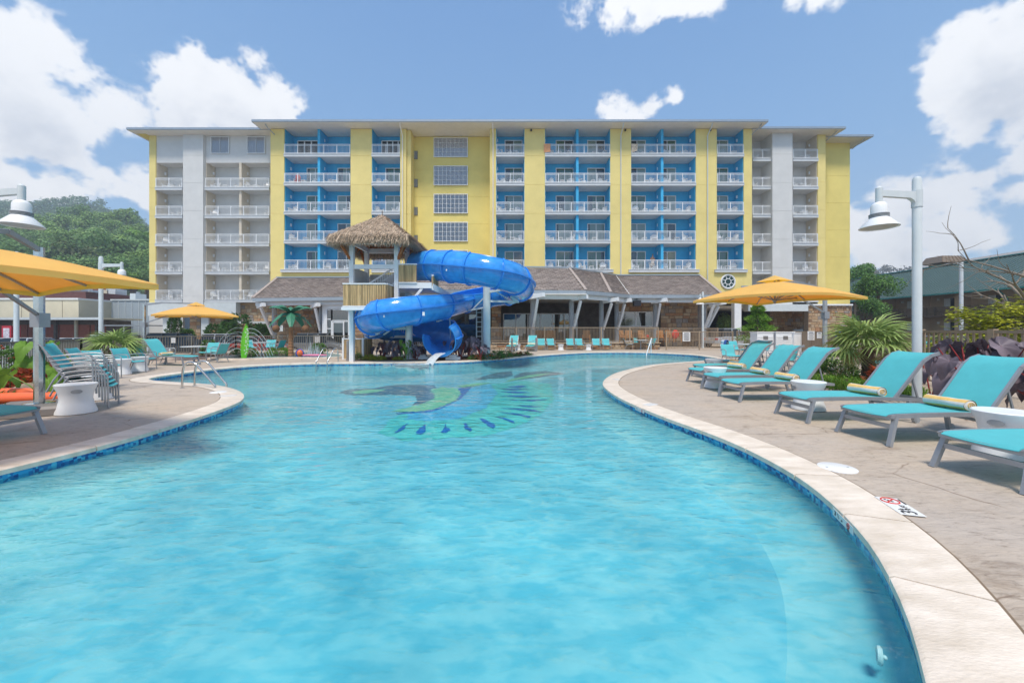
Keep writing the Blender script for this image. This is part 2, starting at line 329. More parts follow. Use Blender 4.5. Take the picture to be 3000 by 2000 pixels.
# deck material: stamped, stained concrete
def deck_mat():
    m = bpy.data.materials.new('stamped_concrete'); m.use_nodes = True; N, L = m.node_tree.nodes, m.node_tree.links; b = N['Principled BSDF']
    tc = N.new('ShaderNodeTexCoord')
    def noise(scale, detail=6, rough=.6, st=(1,1,1), rot=0, dist=0):
        mp = N.new('ShaderNodeMapping'); mp.inputs['Scale'].default_value = st; mp.inputs['Rotation'].default_value = (0,0,rot); L.new(tc.outputs['Object'], mp.inputs[0])
        n = N.new('ShaderNodeTexNoise'); n.inputs['Scale'].default_value = scale; n.inputs['Detail'].default_value = detail; n.inputs['Roughness'].default_value = rough; n.inputs['Distortion'].default_value = dist
        L.new(mp.outputs[0], n.inputs['Vector']); return n.outputs[0]
    def ramp(x, stops):
        r = N.new('ShaderNodeValToRGB'); L.new(x, r.inputs[0]); e = r.color_ramp.elements
        for i, (p, c) in enumerate(stops):
            if i >= 2: e.new(p)
            e[i].position = p; e[i].color = c+(1,)
        return r.outputs[0]
    big = ramp(noise(.55, 5), [(.35, (.53,.43,.335)), (.65, (.49,.42,.36))])
    st = ramp(noise(1.3, 7, .7, (1,2.2,1), .3, .6), [(.30, (.55,.50,.46)), (.42, (.92,.92,.92)), (.60, (1,1,1)), (.75, (1.0,.96,.90))])
    fine = ramp(noise(9, 8, .75, (.7,2.4,1), .15, 1.2), [(.33, (.42,.37,.33)), (.46, (.93,.92,.91)), (.62, (1.05,1.04,1.02))])
    def mul(a, c, f=1.0):
        x = N.new('ShaderNodeMix'); x.data_type = 'RGBA'; x.blend_type = 'MULTIPLY'; x.inputs[0].default_value = f; L.new(a, x.inputs['A']); L.new(c, x.inputs['B']); return x.outputs['Result']
    col = mul(mul(big, st, .8), fine, .75)
    # saw-cut joints and slate-like stamp seams
    vo = N.new('ShaderNodeTexVoronoi'); vo.feature = 'DISTANCE_TO_EDGE'; vo.inputs['Scale'].default_value = .42; vo.inputs['Randomness'].default_value = .75
    mp = N.new('ShaderNodeMapping'); L.new(tc.outputs['Object'], mp.inputs[0]); mp.inputs['Scale'].default_value = (1,1.6,1)
    ad = N.new('ShaderNodeMix'); ad.data_type = 'RGBA'; ad.blend_type = 'LINEAR_LIGHT'; ad.inputs[0].default_value = .06
    nn = N.new('ShaderNodeTexNoise'); nn.inputs['Scale'].default_value = 3; nn.inputs['Detail'].default_value = 6; L.new(tc.outputs['Object'], nn.inputs['Vector'])
    L.new(mp.outputs[0], ad.inputs['A']); L.new(nn.outputs['Color'], ad.inputs['B']); L.new(ad.outputs['Result'], vo.inputs['Vector'])
    gm = noise(.9, 2)
    seam = ramp(vo.outputs['Distance'], [(.0, (.45,.38,.33)), (.006, (1,1,1))])
    gate = N.new('ShaderNodeMapRange'); L.new(gm, gate.inputs[0]); gate.inputs[1].default_value = .46; gate.inputs[2].default_value = .56
    sx = N.new('ShaderNodeMix'); sx.data_type = 'RGBA'; L.new(gate.outputs[0], sx.inputs[0]); sx.inputs['A'].default_value = (1,1,1,1); L.new(seam, sx.inputs['B'])
    col = mul(col, sx.outputs['Result'])
    L.new(col, b.inputs['Base Color']); b.inputs['Roughness'].default_value = .62; b.inputs['Specular IOR Level'].default_value = .35
    h = noise(5, 9, .72, (.6,2.0,1), .15, 1.0)
    bp = N.new('ShaderNodeBump'); bp.inputs['Strength'].default_value = .55; bp.inputs['Distance'].default_value = .03; L.new(h, bp.inputs['Height']); L.new(bp.outputs[0], b.inputs['Normal'])
    return m
DECK = deck_mat()
COP = mat('travertine_coping', (.68,.57,.45), .45, .10, 2.5, bump=.25, bscale=30, col2=(.78,.68,.58), stretch=(1,2.5,1), detail=8)
# splash pool behind on the left
sp = [G(u, v) for u, v in [(628,1051),(690,1044),(735,1037.5),(840,1033),(930,1033),(985,1039),(1000,1046),(950,1050),(840,1049.5),(700,1053.5)]]
splash = resample(smoothc(sp), .35)
if sum(a.x*b.y-b.x*a.y for a, b in zip(splash, splash[1:]+splash[:1])) < 0: splash = splash[::-1]
sout = offset(splash, .3)
deck_out = [(-30,-8),(24,-8),(24,8),(12.3,9.5),(19,21),(19,28),(24,33),(40,34),(40,48),(-44,48),(-42,27),(-24,26),(-21.6,22.6),(-17.8,16.2),(-15.2,11.4),(-15.2,6),(-30,0)]
holed('pool_deck', deck_out, [outer, sout], 0, DECK)
g = MB(); S = 900; GZ = -.45
hole = [(-44,-10),(40,-10),(40,48),(-44,48)]
g.add([(-S,-60,GZ),(S,-60,GZ),(S,S,GZ),(-S,S,GZ)]+[(x,y,GZ) for x,y in hole], [(0,1,5,4),(1,2,6,5),(2,3,7,6),(3,0,4,7)])
g.build('ground', mat('asphalt_and_verge', (.075,.075,.075), .9, .2, .5, col2=(.09,.09,.085)), kind='structure')
# planting ground around the deck
holed('parking_lot', hole, [deck_out], GZ+.004, mat('parking_asphalt', (.10,.10,.10), .9, .2, 2, bump=.3, bscale=40))
b = MB(); m_ = len(deck_out); b.add([(x,y,0) for x, y in deck_out]+[(x,y,GZ-.05) for x, y in deck_out], [(i,(i+1) % m_,(i+1) % m_+m_,i+m_) for i in range(m_)]); b.build('deck_edge', mat('deck_concrete', (.30,.28,.26), .85), kind='structure')
# coping: one stone after another
WL = -.10
cop = bpy.data.objects.new('pool_coping', None); COL.objects.link(cop); tag(cop, 'cream stone coping curving round the pool edge', None, None, 'structure')
n = len(pool); i = 0; st = 0
while i < n:
    j = min(i+4, n); b = MB(); gap = .004
    top, bot = [], []
    for k in range(i, j+1):
        p, q = pool[k % n], outer[k % n]
        if k == i: p, q = p.lerp(pool[(k+1) % n], .035), q.lerp(outer[(k+1) % n], .035)
        if k == j: p, q = p.lerp(pool[(k-1) % n], .035), q.lerp(outer[(k-1) % n], .035)
        top.append((p, q))
    vs = []
    for p, q in top:
        m = p.lerp(q, .05)
        vs += [(p.x,p.y,-.055), (p.x,p.y,-.005), (m.x,m.y,.008), (q.x,q.y,.008), (q.x,q.y,-.05)]
    fs = []
    for k in range(len(top)-1):
        a = k*5; c = a+5
        fs += [(a, a+1, c+1, c), (a+1, a+2, c+2, c+1), (a+2, a+3, c+3, c+2), (a+3, a+4, c+4, c+3)]
    fs += [(4,3,2,1,0), tuple(range(len(vs)-5, len(vs)))]
    b.add(vs, fs); b.build('coping_stone', COP, cop, smooth=True, angle=50); i = j
b = MB(); j1, j2 = offset(pool, CW-.002), offset(pool, CW+.016)
b.add([(p.x,p.y,.005) for p in j1]+[(p.x,p.y,.005) for p in j2], [(i,(i+1) % n,(i+1) % n+n,i+n) for i in range(n)]); b.build('sealant_joint', mat('brown_sealant', (.20,.14,.09), .8), kind='structure')
b = MB(); ns = len(splash)
for k in range(ns):
    p, q, r_, s_ = splash[k], sout[k], sout[(k+1) % ns], splash[(k+1) % ns]
    b.add([(p.x,p.y,.07),(q.x,q.y,.07),(r_.x,r_.y,.07),(s_.x,s_.y,.07),(q.x,q.y,-.02),(r_.x,r_.y,-.02),(p.x,p.y,-.1),(s_.x,s_.y,-.1)], [(0,1,2,3),(1,4,5,2),(0,3,7,6)])
b.build('splash_pool_rim', COP, kind='structure')
# basin
def mosaic_mat():
    m = bpy.data.materials.new('blue_mosaic_band'); m.use_nodes = True; N, L = m.node_tree.nodes, m.node_tree.links; b = N['Principled BSDF']
    tc = N.new('ShaderNodeTexCoord'); vo = N.new('ShaderNodeTexVoronoi'); vo.inputs['Scale'].default_value = 26; vo.inputs['Randomness'].default_value = .35; L.new(tc.outputs['Object'], vo.inputs['Vector'])
    sp_ = N.new('ShaderNodeSeparateColor'); L.new(vo.outputs['Color'], sp_.inputs[0])
    r = N.new('ShaderNodeValToRGB'); r.color_ramp.interpolation = 'CONSTANT'; L.new(sp_.outputs[0], r.inputs[0]); e = r.color_ramp.elements
    for i, (p, c) in enumerate([(0,(.01,.07,.26)),(.25,(.015,.16,.42)),(.5,(.03,.32,.60)),(.75,(.08,.45,.66))]):
        if i >= 2: e.new(p)
        e[i].position = p; e[i].color = c+(1,)
    L.new(r.outputs[0], b.inputs['Base Color']); b.inputs['Roughness'].default_value = .15
    return m
MOS = mosaic_mat()
PLAS = mat('aqua_pool_plaster', (.16,.50,.62), .8, .12, .5, col2=(.30,.64,.71), detail=11, bump=.1, bscale=6)
PLAS_LIFTED = mat('shade_lifted_pool_plaster', (.31,.63,.69), .8, .08, .8, detail=8)  # paler copy of the floor plaster, lightened to offset shade on the walls
FZ = -.46
ins = offset(pool, .012); ins1 = offset(pool, -.45)
b = MB(); vs = [(p.x,p.y,-.05) for p in ins]+[(p.x,p.y,-.145) for p in ins]
b.add(vs, [(i, n+i, n+(i+1) % n, (i+1) % n) for i in range(n)]); b.build('pool_tile_band', MOS, kind='structure')
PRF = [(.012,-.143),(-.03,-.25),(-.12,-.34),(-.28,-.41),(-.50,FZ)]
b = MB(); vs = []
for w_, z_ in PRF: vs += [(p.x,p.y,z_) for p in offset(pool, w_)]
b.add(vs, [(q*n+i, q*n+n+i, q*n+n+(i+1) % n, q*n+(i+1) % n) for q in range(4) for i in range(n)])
b.build('pool_wall', PLAS_LIFTED, kind='structure', smooth=True, angle=80)
holed('pool_floor', [tuple(p) for p in offset(pool, -.47)], [], FZ, PLAS)
holed('splash_pool_floor', [tuple(p) for p in sout], [], -.10, mat('pale_blue_plaster', (.42,.66,.72), .7, .08, 1))
def water(name, tint, s1, s2, strength):
    m = bpy.data.materials.new(name); m.use_nodes = True; N, L = m.node_tree.nodes, m.node_tree.links; N.remove(N['Principled BSDF'])
    tc = N.new('ShaderNodeTexCoord')
    def noise(scale, st, rot, detail, dist=0):
        mp = N.new('ShaderNodeMapping'); mp.inputs['Scale'].default_value = st; mp.inputs['Rotation'].default_value = (0,0,rot); L.new(tc.outputs['Object'], mp.inputs[0])
        x = N.new('ShaderNodeTexNoise'); x.inputs['Scale'].default_value = scale; x.inputs['Detail'].default_value = detail; x.inputs['Distortion'].default_value = dist; x.inputs['Roughness'].default_value = .5
        L.new(mp.outputs[0], x.inputs['Vector']); return x.outputs[0]
    a1 = noise(s1, (1,2.1,1), .35, 2, .4); a2 = noise(s2, (1,1.9,1), -.25, 2, .3); a3 = noise(.8, (1,1.4,1), .2, 2)
    def mth(op, a, b_):
        x = N.new('ShaderNodeMath'); x.operation = op
        for i, q in enumerate((a, b_)):
            if isinstance(q, float): x.inputs[i].default_value = q
            else: L.new(q, x.inputs[i])
        return x.outputs[0]
    h = mth('ADD', mth('ADD', mth('MULTIPLY', a1, 1.0), mth('MULTIPLY', a2, .26)), mth('MULTIPLY', a3, 1.5))
    bp = N.new('ShaderNodeBump'); bp.inputs['Strength'].default_value = strength; bp.inputs['Distance'].default_value = .06; L.new(h, bp.inputs['Height'])
    t = N.new('ShaderNodeBsdfTransparent'); t.inputs[0].default_value = tint+(1,)
    rp = N.new('ShaderNodeMapRange'); rp.interpolation_type = 'SMOOTHSTEP'; L.new(mth('ADD', mth('MULTIPLY', a1, .62), mth('MULTIPLY', a2, .38)), rp.inputs[0]); rp.inputs[1].default_value = .40; rp.inputs[2].default_value = .58
    tx = N.new('ShaderNodeMix'); tx.data_type = 'RGBA'; L.new(rp.outputs[0], tx.inputs[0]); tx.inputs['A'].default_value = (tint[0]*.76, tint[1]*.92, tint[2]*.965, 1); tx.inputs['B'].default_value = (min(1,tint[0]*1.18), 1, 1, 1); L.new(tx.outputs['Result'], t.inputs[0])
    rf = N.new('ShaderNodeBsdfRefraction')
    g_ = N.new('ShaderNodeBsdfGlossy'); g_.inputs['Roughness'].default_value = .015; L.new(bp.outputs[0], g_.inputs['Normal'])
    f = N.new('ShaderNodeFresnel'); f.inputs[0].default_value = 1.33; L.new(bp.outputs[0], f.inputs['Normal'])
    N.remove(rf)
    ms = N.new('ShaderNodeMixShader'); L.new(f.outputs[0], ms.inputs[0]); L.new(t.outputs[0], ms.inputs[1]); L.new(g_.outputs[0], ms.inputs[2]); L.new(ms.outputs[0], N['Material Output'].inputs[0])
    return m
WAT = water('pool_water', (.74,.97,.985), 3.1, 9.0, .5)
holed('pool_water', [tuple(p) for p in offset(pool, .008)], [], WL, WAT)
holed('splash_pool_water', [tuple(p) for p in offset(splash, .0)], [], .03, water('splash_water', (.85,.96,.97), 4, 12, .4))
# bird mosaic laid in the pool floor
FY_ = lambda u, v, dz=.006: (lambda d: V(((u-1500)/F*d, d, FZ+dz)))(F*(H-FZ)/(v-HV))
bird = thing('floor_mosaic', 'long-billed bird mosaic with a fanned tail set in the pool floor', 'mosaic', tuple(FY_(1500,1200)))
def patch(name, pts, m, dz, jag=.0):
    P = [FY_(u, v, dz) for u, v in pts]; P2 = []
    for a, c in zip(P, P[1:]+P[:1]):
        k = max(2, int((c-a).length/.08))
        for t in range(k):
            q = a.lerp(c, t/k); q.x += R.uniform(-1,1)*jag; q.y += R.uniform(-1,1)*jag*1.6; P2.append(q)
    tr = tessellate_polygon([[V((p.x,p.y,0)) for p in P2]]); b = MB()
    fs = []
    for t in tr:
        a, c, d = (P2[i] for i in t); fs.append(t if (c-a).cross(d-a).z > 0 else (t[0], t[2], t[1]))
    b.add(P2, fs); return b.build(name, m, bird, org=bird.location)
MG = mat('grey_mosaic', (.10,.19,.26), .6, .35, 14, island=.2); MGR = mat('lime_mosaic', (.30,.62,.36), .6, .2, 14); MB_ = mat('cobalt_mosaic', (.02,.17,.50), .6, .3, 14); MTL = mat('sea_green_mosaic', (.15,.62,.58), .8, .12, 2); MSK = mat('sky_blue_mosaic', (.14,.50,.72), .8, .08, 2)
z5 = lambda x, y: (960+x*.3189, 1020+y*.3189)
Z5 = lambda l: [z5(x, y) for x, y in l]
patch('tail_ground', Z5([(700,600),(1100,540),(1300,440),(1500,330),(1800,300),(2050,330),(2080,470),(1950,620),(1750,720),(1450,800),(1100,830),(700,850),(480,780),(560,660)]), MTL, .004, .04)
patch('belly', Z5([(740,590),(1000,560),(1200,480),(1300,360),(1500,330),(1560,420),(1440,560),(1200,650),(900,670),(720,650)]), MSK, .008, .04)
patch('body', Z5([(105,408),(200,375),(420,370),(540,345),(700,335),(980,340),(1010,380),(1000,450),(870,510),(780,522),(830,480),(800,440),(600,425),(430,432),(200,430)]), MG, .008, .03)
patch('throat', Z5([(220,405),(320,385),(545,378),(470,402),(330,418),(240,418)]), MGR, .012, .02)
patch('breast', Z5([(585,582),(740,545),(870,512),(1000,455),(940,385),(1050,358),(1200,375),(1220,420),(1180,480),(1090,520),(980,560),(880,580),(740,590)]), MGR, .012, .05)
patch('breast_edge', Z5([(610,600),(700,590),(880,582),(1000,560),(1100,522),(1190,480),(1225,420),(1200,372),(1330,350),(1290,400),(1230,460),(1120,520),(1010,568),(900,596),(740,600),(640,612)]), MB_, .010, .04)
patch('wing', Z5([(1350,290),(1420,260),(1560,225),(1690,212),(1700,250),(1620,272),(1480,280),(1400,292)]), MG, .012, .03)
patch('wing', Z5([(1700,262),(1800,222),(2000,210),(2190,234),(2100,245),(1930,270),(1750,290)]), MG, .012, .03)
patch('wing_stripe', Z5([(1690,285),(1850,250),(2060,228),(2000,245),(1800,282),(1620,315)]), MGR, .016, .02)
patch('wing_stripe', Z5([(1180,352),(1350,325),(1500,318),(1380,345),(1250,362)]), MGR, .016, .02)
for q in [[(620,775),(650,745),(740,690),(700,745),(655,775)], [(810,770),(850,730),(900,700),(905,765),(860,795),(815,790)], [(1045,785),(1065,735),(1090,690),(1095,730),(1128,755),(1090,778)], [(1245,690),(1285,690),(1290,730),(1330,745),(1300,770),(1262,745)], [(1395,645),(1460,660),(1540,705),(1530,742),(1480,725)], [(1520,625),(1630,645),(1700,665),(1715,692),(1640,665)], [(1570,588),(1700,600),(1870,625),(1860,640),(1740,618)], [(1560,548),(1700,555),(1880,565),(1990,592),(1860,580)], [(1700,525),(1850,532),(1985,540),(1850,545)], [(1600,478),(1800,478),(2020,472),(1900,488)], [(1580,402),(1700,398),(1900,408),(1740,415)], [(1650,355),(1760,345),(1840,352),(1740,368)], [(1590,440),(1750,436),(1960,445),(1800,455)], [(1560,375),(1700,372),(1860,380),(1700,388)]]:
    patch('tail_feather', Z5(q), MB_, .012, .02)
# deck fittings
b = MB(); b.lathe([(.17,0),(.17,.009),(.165,.012)], (0,0,0), 32); o = b.build('skimmer_lid', PLW, smooth=True); o.location = G(2453,1371); tag(o, 'round white skimmer lid in the deck beside the right coping', 'lid')
b = MB()
b.lathe([(.012,.012),(.012,.0135)], (.11,.0,0), 8); b.build('screw', GUT, o)
b = MB(); b.lathe([(.012,.012),(.012,.0135)], (-.11,.0,0), 8); b.build('screw', GUT, o)
b = MB(); b.lathe([(.17,0),(.17,.009),(.165,.012)], (0,0,0), 32); o = b.build('skimmer_lid', PLW, smooth=True); o.location = G(640,1149); tag(o, 'round white skimmer lid on the left deck tip near the ladder', 'lid')
def text_mesh(body, size, m, par, loc, rot, ext=.0015, align='CENTER'):
    c = bpy.data.curves.new('lettering', 'FONT'); c.body = body; c.size = size; c.extrude = ext; c.align_x = align; c.align_y = 'CENTER'
    t = bpy.data.objects.new('tmp', c); COL.objects.link(t); dg = bpy.context.evaluated_depsgraph_get(); me = bpy.data.meshes.new_from_object(t.evaluated_get(dg)); bpy.data.objects.remove(t)
    me.materials.clear(); me.materials.append(m); me.name = 'lettering'
    o = bpy.data.objects.new('lettering', me); COL.objects.link(o); o.parent = par; o.location = loc; o.rotation_euler = rot; return o
BLK = mat('black_print', (.02,.02,.025), .5); RED = mat('red_print', (.6,.03,.02), .5, .05); WTL = mat('white_glazed_tile', (.75,.74,.72), .25, .03)
def marker(loc, rot, w, h, label, txt=True):
    t = thing('depth_marker', label, 'depth marker', loc); t.rotation_euler = rot
    b = MB(); b.box(-w/2,w/2,-h/2,h/2,0,.004); b.build('tile', WTL, t)
    s = h
    text_mesh('3', s*.85, BLK, t, (-w*.36,0,.006), (0,0,0)); text_mesh('1', s*.3, BLK, t, (-w*.24,h*.18,.006), (0,0,0)); text_mesh('2', s*.3, BLK, t, (-w*.17,-h*.16,.006), (0,0,0)); text_mesh('/', s*.45, BLK, t, (-w*.205,0,.006), (0,0,0))
    text_mesh('FT', s*.3, BLK, t, (-w*.02,-h*.15,.006), (0,0,0))
    text_mesh('NO DIVING', s*.12, BLK, t, (w*.28,-h*.44,.006), (0,0,0))
    b = MB(); b.tube([(w*.28+h*.36*math.cos(a), h*.06+h*.36*math.sin(a), .006) for a in [k*math.pi/12 for k in range(24)]], h*.03, 6, closed=True); b.bar((w*.28-h*.25,h*.31,.007),(w*.28+h*.25,-h*.19,.007),h*.06,.002); b.build('prohibition_ring', RED, t)
    b = MB(); b.bar((w*.28-h*.12,-h*.02,.0065),(w*.28+h*.1,h*.14,.0065),h*.08,.002); b.lathe([(h*.05,.0055),(h*.05,.0075)],(w*.28+h*.16,h*.2,0),10); b.build('diver_symbol', BLK, t)
    return t
a0, a1 = G(2562,1463), G(2645,1517)
c0 = (G(2562,1463)+G(2706,1517))/2
marker((3.175,3.22,.0095), (0,0,math.radians(74)), .34, .165, 'white depth tile reading 3 1/2 FT with red no-diving ring on the right deck')
# nearest pool edge points for the two band markers
def edge_at(u, v):
    p = G(u, v); i = min(range(n), key=lambda k: (pool[k]-p).length); t = (pool[(i+1) % n]-pool[i-1]).normalized(); return pool[i], t
for (u, v, lab) in ((2478,1512,'white depth tile with red ring set in the blue band below the near right coping'), (1868,1190,'small white depth tile in the blue band at the middle of the right pool edge')):
    p, t = edge_at(u, v); inw = V((-t.y, t.x, 0)); ang = math.atan2(-t.y, -t.x)
    xa = V((0,0,1)).cross(-inw)*-1; xa = V((0,0,1)).cross(inw); M = Matrix((xa, V((0,0,1)), inw)).transposed()
    q = p+inw*.004; marker((q.x, q.y, -.052), M.to_euler(), .36, .058, lab)
for (u, v, lab) in ((1905,1186,'white flush depth tile on deck by the middle of the right pool edge'), (1808,1112,'white flush tile at the tip of the right deck'), (668,1160,'white flush tile at the tip of the left deck')):
    b = MB(); b.box(-.15,.15,-.09,.09,0,.004); o = b.build('deck_tile', WTL); o.location = G(u, v)+V((0,0,.009)); o.rotation_euler = (0,0,R.uniform(0,3)); tag(o, lab, 'tile')
# return inlet in the wall, lower right
p, t = edge_at(2676,1830); inw = V((-t.y, t.x, 0)); q = p+inw*.09
b = MB(); b.tube([q+inw*.02+V((math.cos(a)*t.x*.035, math.cos(a)*t.y*.035, -.22+math.sin(a)*.035)) for a in [k*math.pi/8 for k in range(16)]], .012, 6, closed=True); b.ball(q-V((0,0,.22)), .012, 8, 6)
o = b.build('wall_inlet', PLW, org=q, smooth=True); tag(o, 'small white ring inlet under water on the near right wall', 'inlet')
# ---------------------------------------------------------------- hotel
YP, YL, YR_ = 40.8, 42.1, 41.9
hotel = thing('hotel', 'seven-storey yellow and grey hotel with bright blue balconies', 'hotel', (0, YP, 0))
HO = hotel.location
def hb_(name, m, x0, x1, y0, y1, z0, z1):
    b = MB(); b.box(x0,x1,y0,y1,z0,z1); return b.build(name, m, hotel, HO)
def xu(u, Y): return UX(u, Y)
TOP = 22.4
# core walls behind everything
hb_('core_wall', GRY, xu(437,YL)+.1, xu(2400,YR_), YP+2.7, YP+16, 4.3, TOP)
# pilasters, each cast in storey-high panels with open joints
def panels(m, x0, x1, yf, yb, zs):
    for a, c in zip(zs, zs[1:]):
        hb_('wall_panel', m, x0, x1, yf, yb, a+.012, c-.012)
    hb_('wall_backing', m, x0+.02, x1-.02, yf+.02, yb-.02, zs[0]+.02, zs[-1]-.02)
mainz = [4.3, 7.47, 10.47, 13.47, 16.47, 19.47, TOP]
jz = [6.9, 10.9, 13.9, 16.9, 19.9, TOP]
for (u0, u1) in ((792.5,832.6),(1027,1089),(1172.5,1190),(1435,1453.5),(1536.5,1596.6),(1788,1849),(2039,2100),(2179,2203)):
    x0, x1 = xu(u0,YP), xu(u1,YP)
    back = YP+3.2 if u0 in (792.5, 2179) else YP+1.75
    panels(YEL, x0, x1, YP, back, [4.3, 7.47, 10.6, 13.6, 16.6, 19.6, TOP])
panels(YEL, xu(1190,YP)+.004, xu(1202,YP), YP+.25, YP+2.6, [4.3, 7.47, 10.6, 13.6, 16.6, 19.6, TOP])
# recessed centre wall with stair windows
cx0, cx1, cy = xu(1202,YP)+.004, xu(1435,YP)-.004, 42.45
panels(YEL2, cx0, cx1, cy, cy+1.0, [4.3, 7.0, 10.0, 12.95, 15.9, 18.85, TOP])
# lower storey wall below the balconies
hb_('lower_wall', YEL, xu(792.5,YP)+.03, xu(2203,YP)-.03, YP+.02, YP+1.7, 4.3, 7.46)
# wings
def grey(u0, u1, Y, zs, m=GRY, d=1.7): panels(m, xu(u0,Y), xu(u1,Y), Y, Y+d, zs)
grey(437,456,YL,[3.9,4.7,7.7,10.7,13.7,16.7,19.6,TOP],YEL,4)
grey(536,595,YL-.25,[3.6,5.1,8.2,11.2,14.2,17.2,20.1,TOP],GRY,2.4)
grey(2263,2322,YR_-.35,[3.6,5.1,8.1,11.1,14.1,17.1,20.1,TOP],GRY,2.6)
grey(2396,2419,YR_,[4.1,5.3,8.3,11.3,14.3,17.3,20.3,TOP],YEL,2)
grey(2419.5,2490,43.6,[4.35,6.6,9.6,12.6,15.6,18.6,TOP],YEL2,8)
def window(x0, x1, y, z0, z1, cols, rows, cur=CURW, name='window', dark_left=False, gl=None):
    b = MB(); t = .07; b.box(x0-t,x1+t,y-.05,y+.02,z0-t,z0); b.box(x0-t,x1+t,y-.05,y+.02,z1,z1+t); b.box(x0-t,x0,y-.05,y+.02,z0,z1); b.box(x1,x1+t,y-.05,y+.02,z0,z1)
    w = bpy.data.objects.get(''); w = b.build(name, WHT, hotel, HO)
    m = MB(); 
    for i in range(1, cols): x = lerp(x0,x1,i/cols); m.box(x-.022,x+.022,y-.035,y+.0,z0,z1)
    for i in range(1, rows): z = lerp(z0,z1,i/rows); m.box(x0,x1,y-.03,y+.0,z-.015,z+.015)
    m.build('muntins', WHT, w, HO)
    m = MB(); m.quad((x0,y,z0),(x1,y,z0),(x1,y,z1),(x0,y,z1)); m.build('pane', gl or GLS, w, HO)
    m = MB(); m.quad((x0,y+.06,z0),(x1,y+.06,z0),(x1,y+.06,z1),(x0,y+.06,z1)); m.build('curtain', cur, w, HO)
    return w
# stair windows: the wall panel is cut by recessing the pane in front of a dark reveal
for k in range(5):
    z1 = VZ(407+82*k, cy); z0 = VZ(460+82*k, cy); yy = cy-.08
    if k == 4: z0 = z1-1.9
    window(xu(1273,cy), xu(1369,cy), yy, z0, z1, 8, 4, CURW, 'stair_window', gl=GLW)
for k in range(5):
    z1 = VZ(444+82*k, cy); z0 = z1-.82; x0, x1 = xu(1206,cy), xu(1223,cy)
    b = MB(); b.box(x0-.03,x1+.03,cy-.06,cy-.02,z0-.03,z1+.03); v_ = b.build('air_vent', mat_vent if k else (mat_vent := mat('brown_vent', (.12,.09,.07), .5)), hotel, HO)
    b = MB()
    for j in range(8): z = lerp(z0,z1,(j+.5)/8); b.bar((x0,cy-.07,z),(x1,cy-.07,z),.02,.05)
    b.bar(((x0+x1)/2,cy-.075,z0),((x0+x1)/2,cy-.075,z1),.04,.03); b.build('louvre', GUT, v_, HO)
# balconies
def railing(x0, x1, y, z, nposts):
    b = MB(); h = 1.0
    b.box(x0,x1,y-.03,y+.03,z+h-.05,z+h); b.box(x0,x1,y-.02,y+.02,z+.08,z+.12); b.box(x0,x1,y-.018,y+.018,z+h-.16,z+h-.13)
    for i in range(nposts): x = lerp(x0+.03,x1-.03,i/(nposts-1)); b.box(x-.03,x+.03,y-.034,y+.034,z,z+h)
    k = int((x1-x0)/.13)
    for i in range(1, k): x = lerp(x0,x1,i/k); b.box(x-.009,x+.009,y-.009,y+.009,z+.12,z+h-.14)
    return b.build('railing', WHR, hotel, HO)
def slider(x0, x1, y, z, kind):
    z1 = z+2.15; b = MB(); t = .08
    for q in ((x0-t,x0,z,z1+t),(x1,x1+t,z,z1+t),(x0,x1,z1,z1+t),((x0+x1)/2-.04,(x0+x1)/2+.04,z,z1)): b.box(q[0],q[1],y-.07,y,q[2],q[3])
    w = b.build('sliding_door', WHT, hotel, HO)
    m = MB(); m.quad((x0,y-.02,z),(x1,y-.02,z),(x1,y-.02,z1),(x0,y-.02,z1)); m.build('pane', GLS, w, HO)
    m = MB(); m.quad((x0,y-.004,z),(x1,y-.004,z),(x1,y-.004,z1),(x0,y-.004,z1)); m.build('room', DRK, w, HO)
    c = {0:CUR, 1:CURD, 2:CURW}[kind]
    s = R.choice(((.0,.5),(.5,1),(.28,1),(0,.8),(.12,1)))
    m = MB(); xa, xb = lerp(x0,x1,s[0]), lerp(x0,x1,s[1]); nn = 12
    vs = []
    for i in range(nn+1): x = lerp(xa,xb,i/nn); vs += [(x,y-.010-(i % 2)*.004,z),(x,y-.010-(i % 2)*.004,z1)]
    m.add(vs, [(2*i,2*i+2,2*i+3,2*i+1) for i in range(nn)]); m.build('curtain', c, w, HO)
def make_chair_w():
    b = MB()
    b.slab([(-.28,-.28,.36),(.28,-.28,.36),(.28,.25,.27),(-.28,.25,.27)], (0,0,.03))
    for i in range(5): x = -.22+i*.11; b.slab([(x-.047,.2,.28),(x+.047,.2,.28),(x+.05,.46,.98-abs(i-2)*.05),(x-.05,.46,.98-abs(i-2)*.05)], (0,.02,.0))
    for s in (-1,1):
        b.box(s*.33-.05,s*.33+.05,-.34,.34,.53,.56); b.box(s*.31-.02,s*.31+.02,-.30,-.22,0,.53); b.bar((s*.31,.34,.0),(s*.31,.26,.55),.04,.08)
        b.bar((s*.29,-.3,.33),(s*.29,.44,.03),.03,.09)
    return tag(b.build('balcony_chair', PLW), None, 'chair')
def make_table_w():
    b = MB(); b.box(-.22,.22,-.2,.2,.42,.45)
    for x in (-.19,.19):
        for y in (-.17,.17): b.box(x-.022,x+.022,y-.022,y+.022,0,.42)
    return tag(b.build('balcony_table', PLW), None, 'table')
PC, PT = Proto(make_chair_w()), Proto(make_table_w())
FLN = {4.78:'second', 7.78:'third', 10.78:'fourth', 13.78:'fifth', 16.78:'sixth', 19.78:'seventh'}
lampm = mat('lamp_glow_white', (.85,.86,.88), .5, .0)
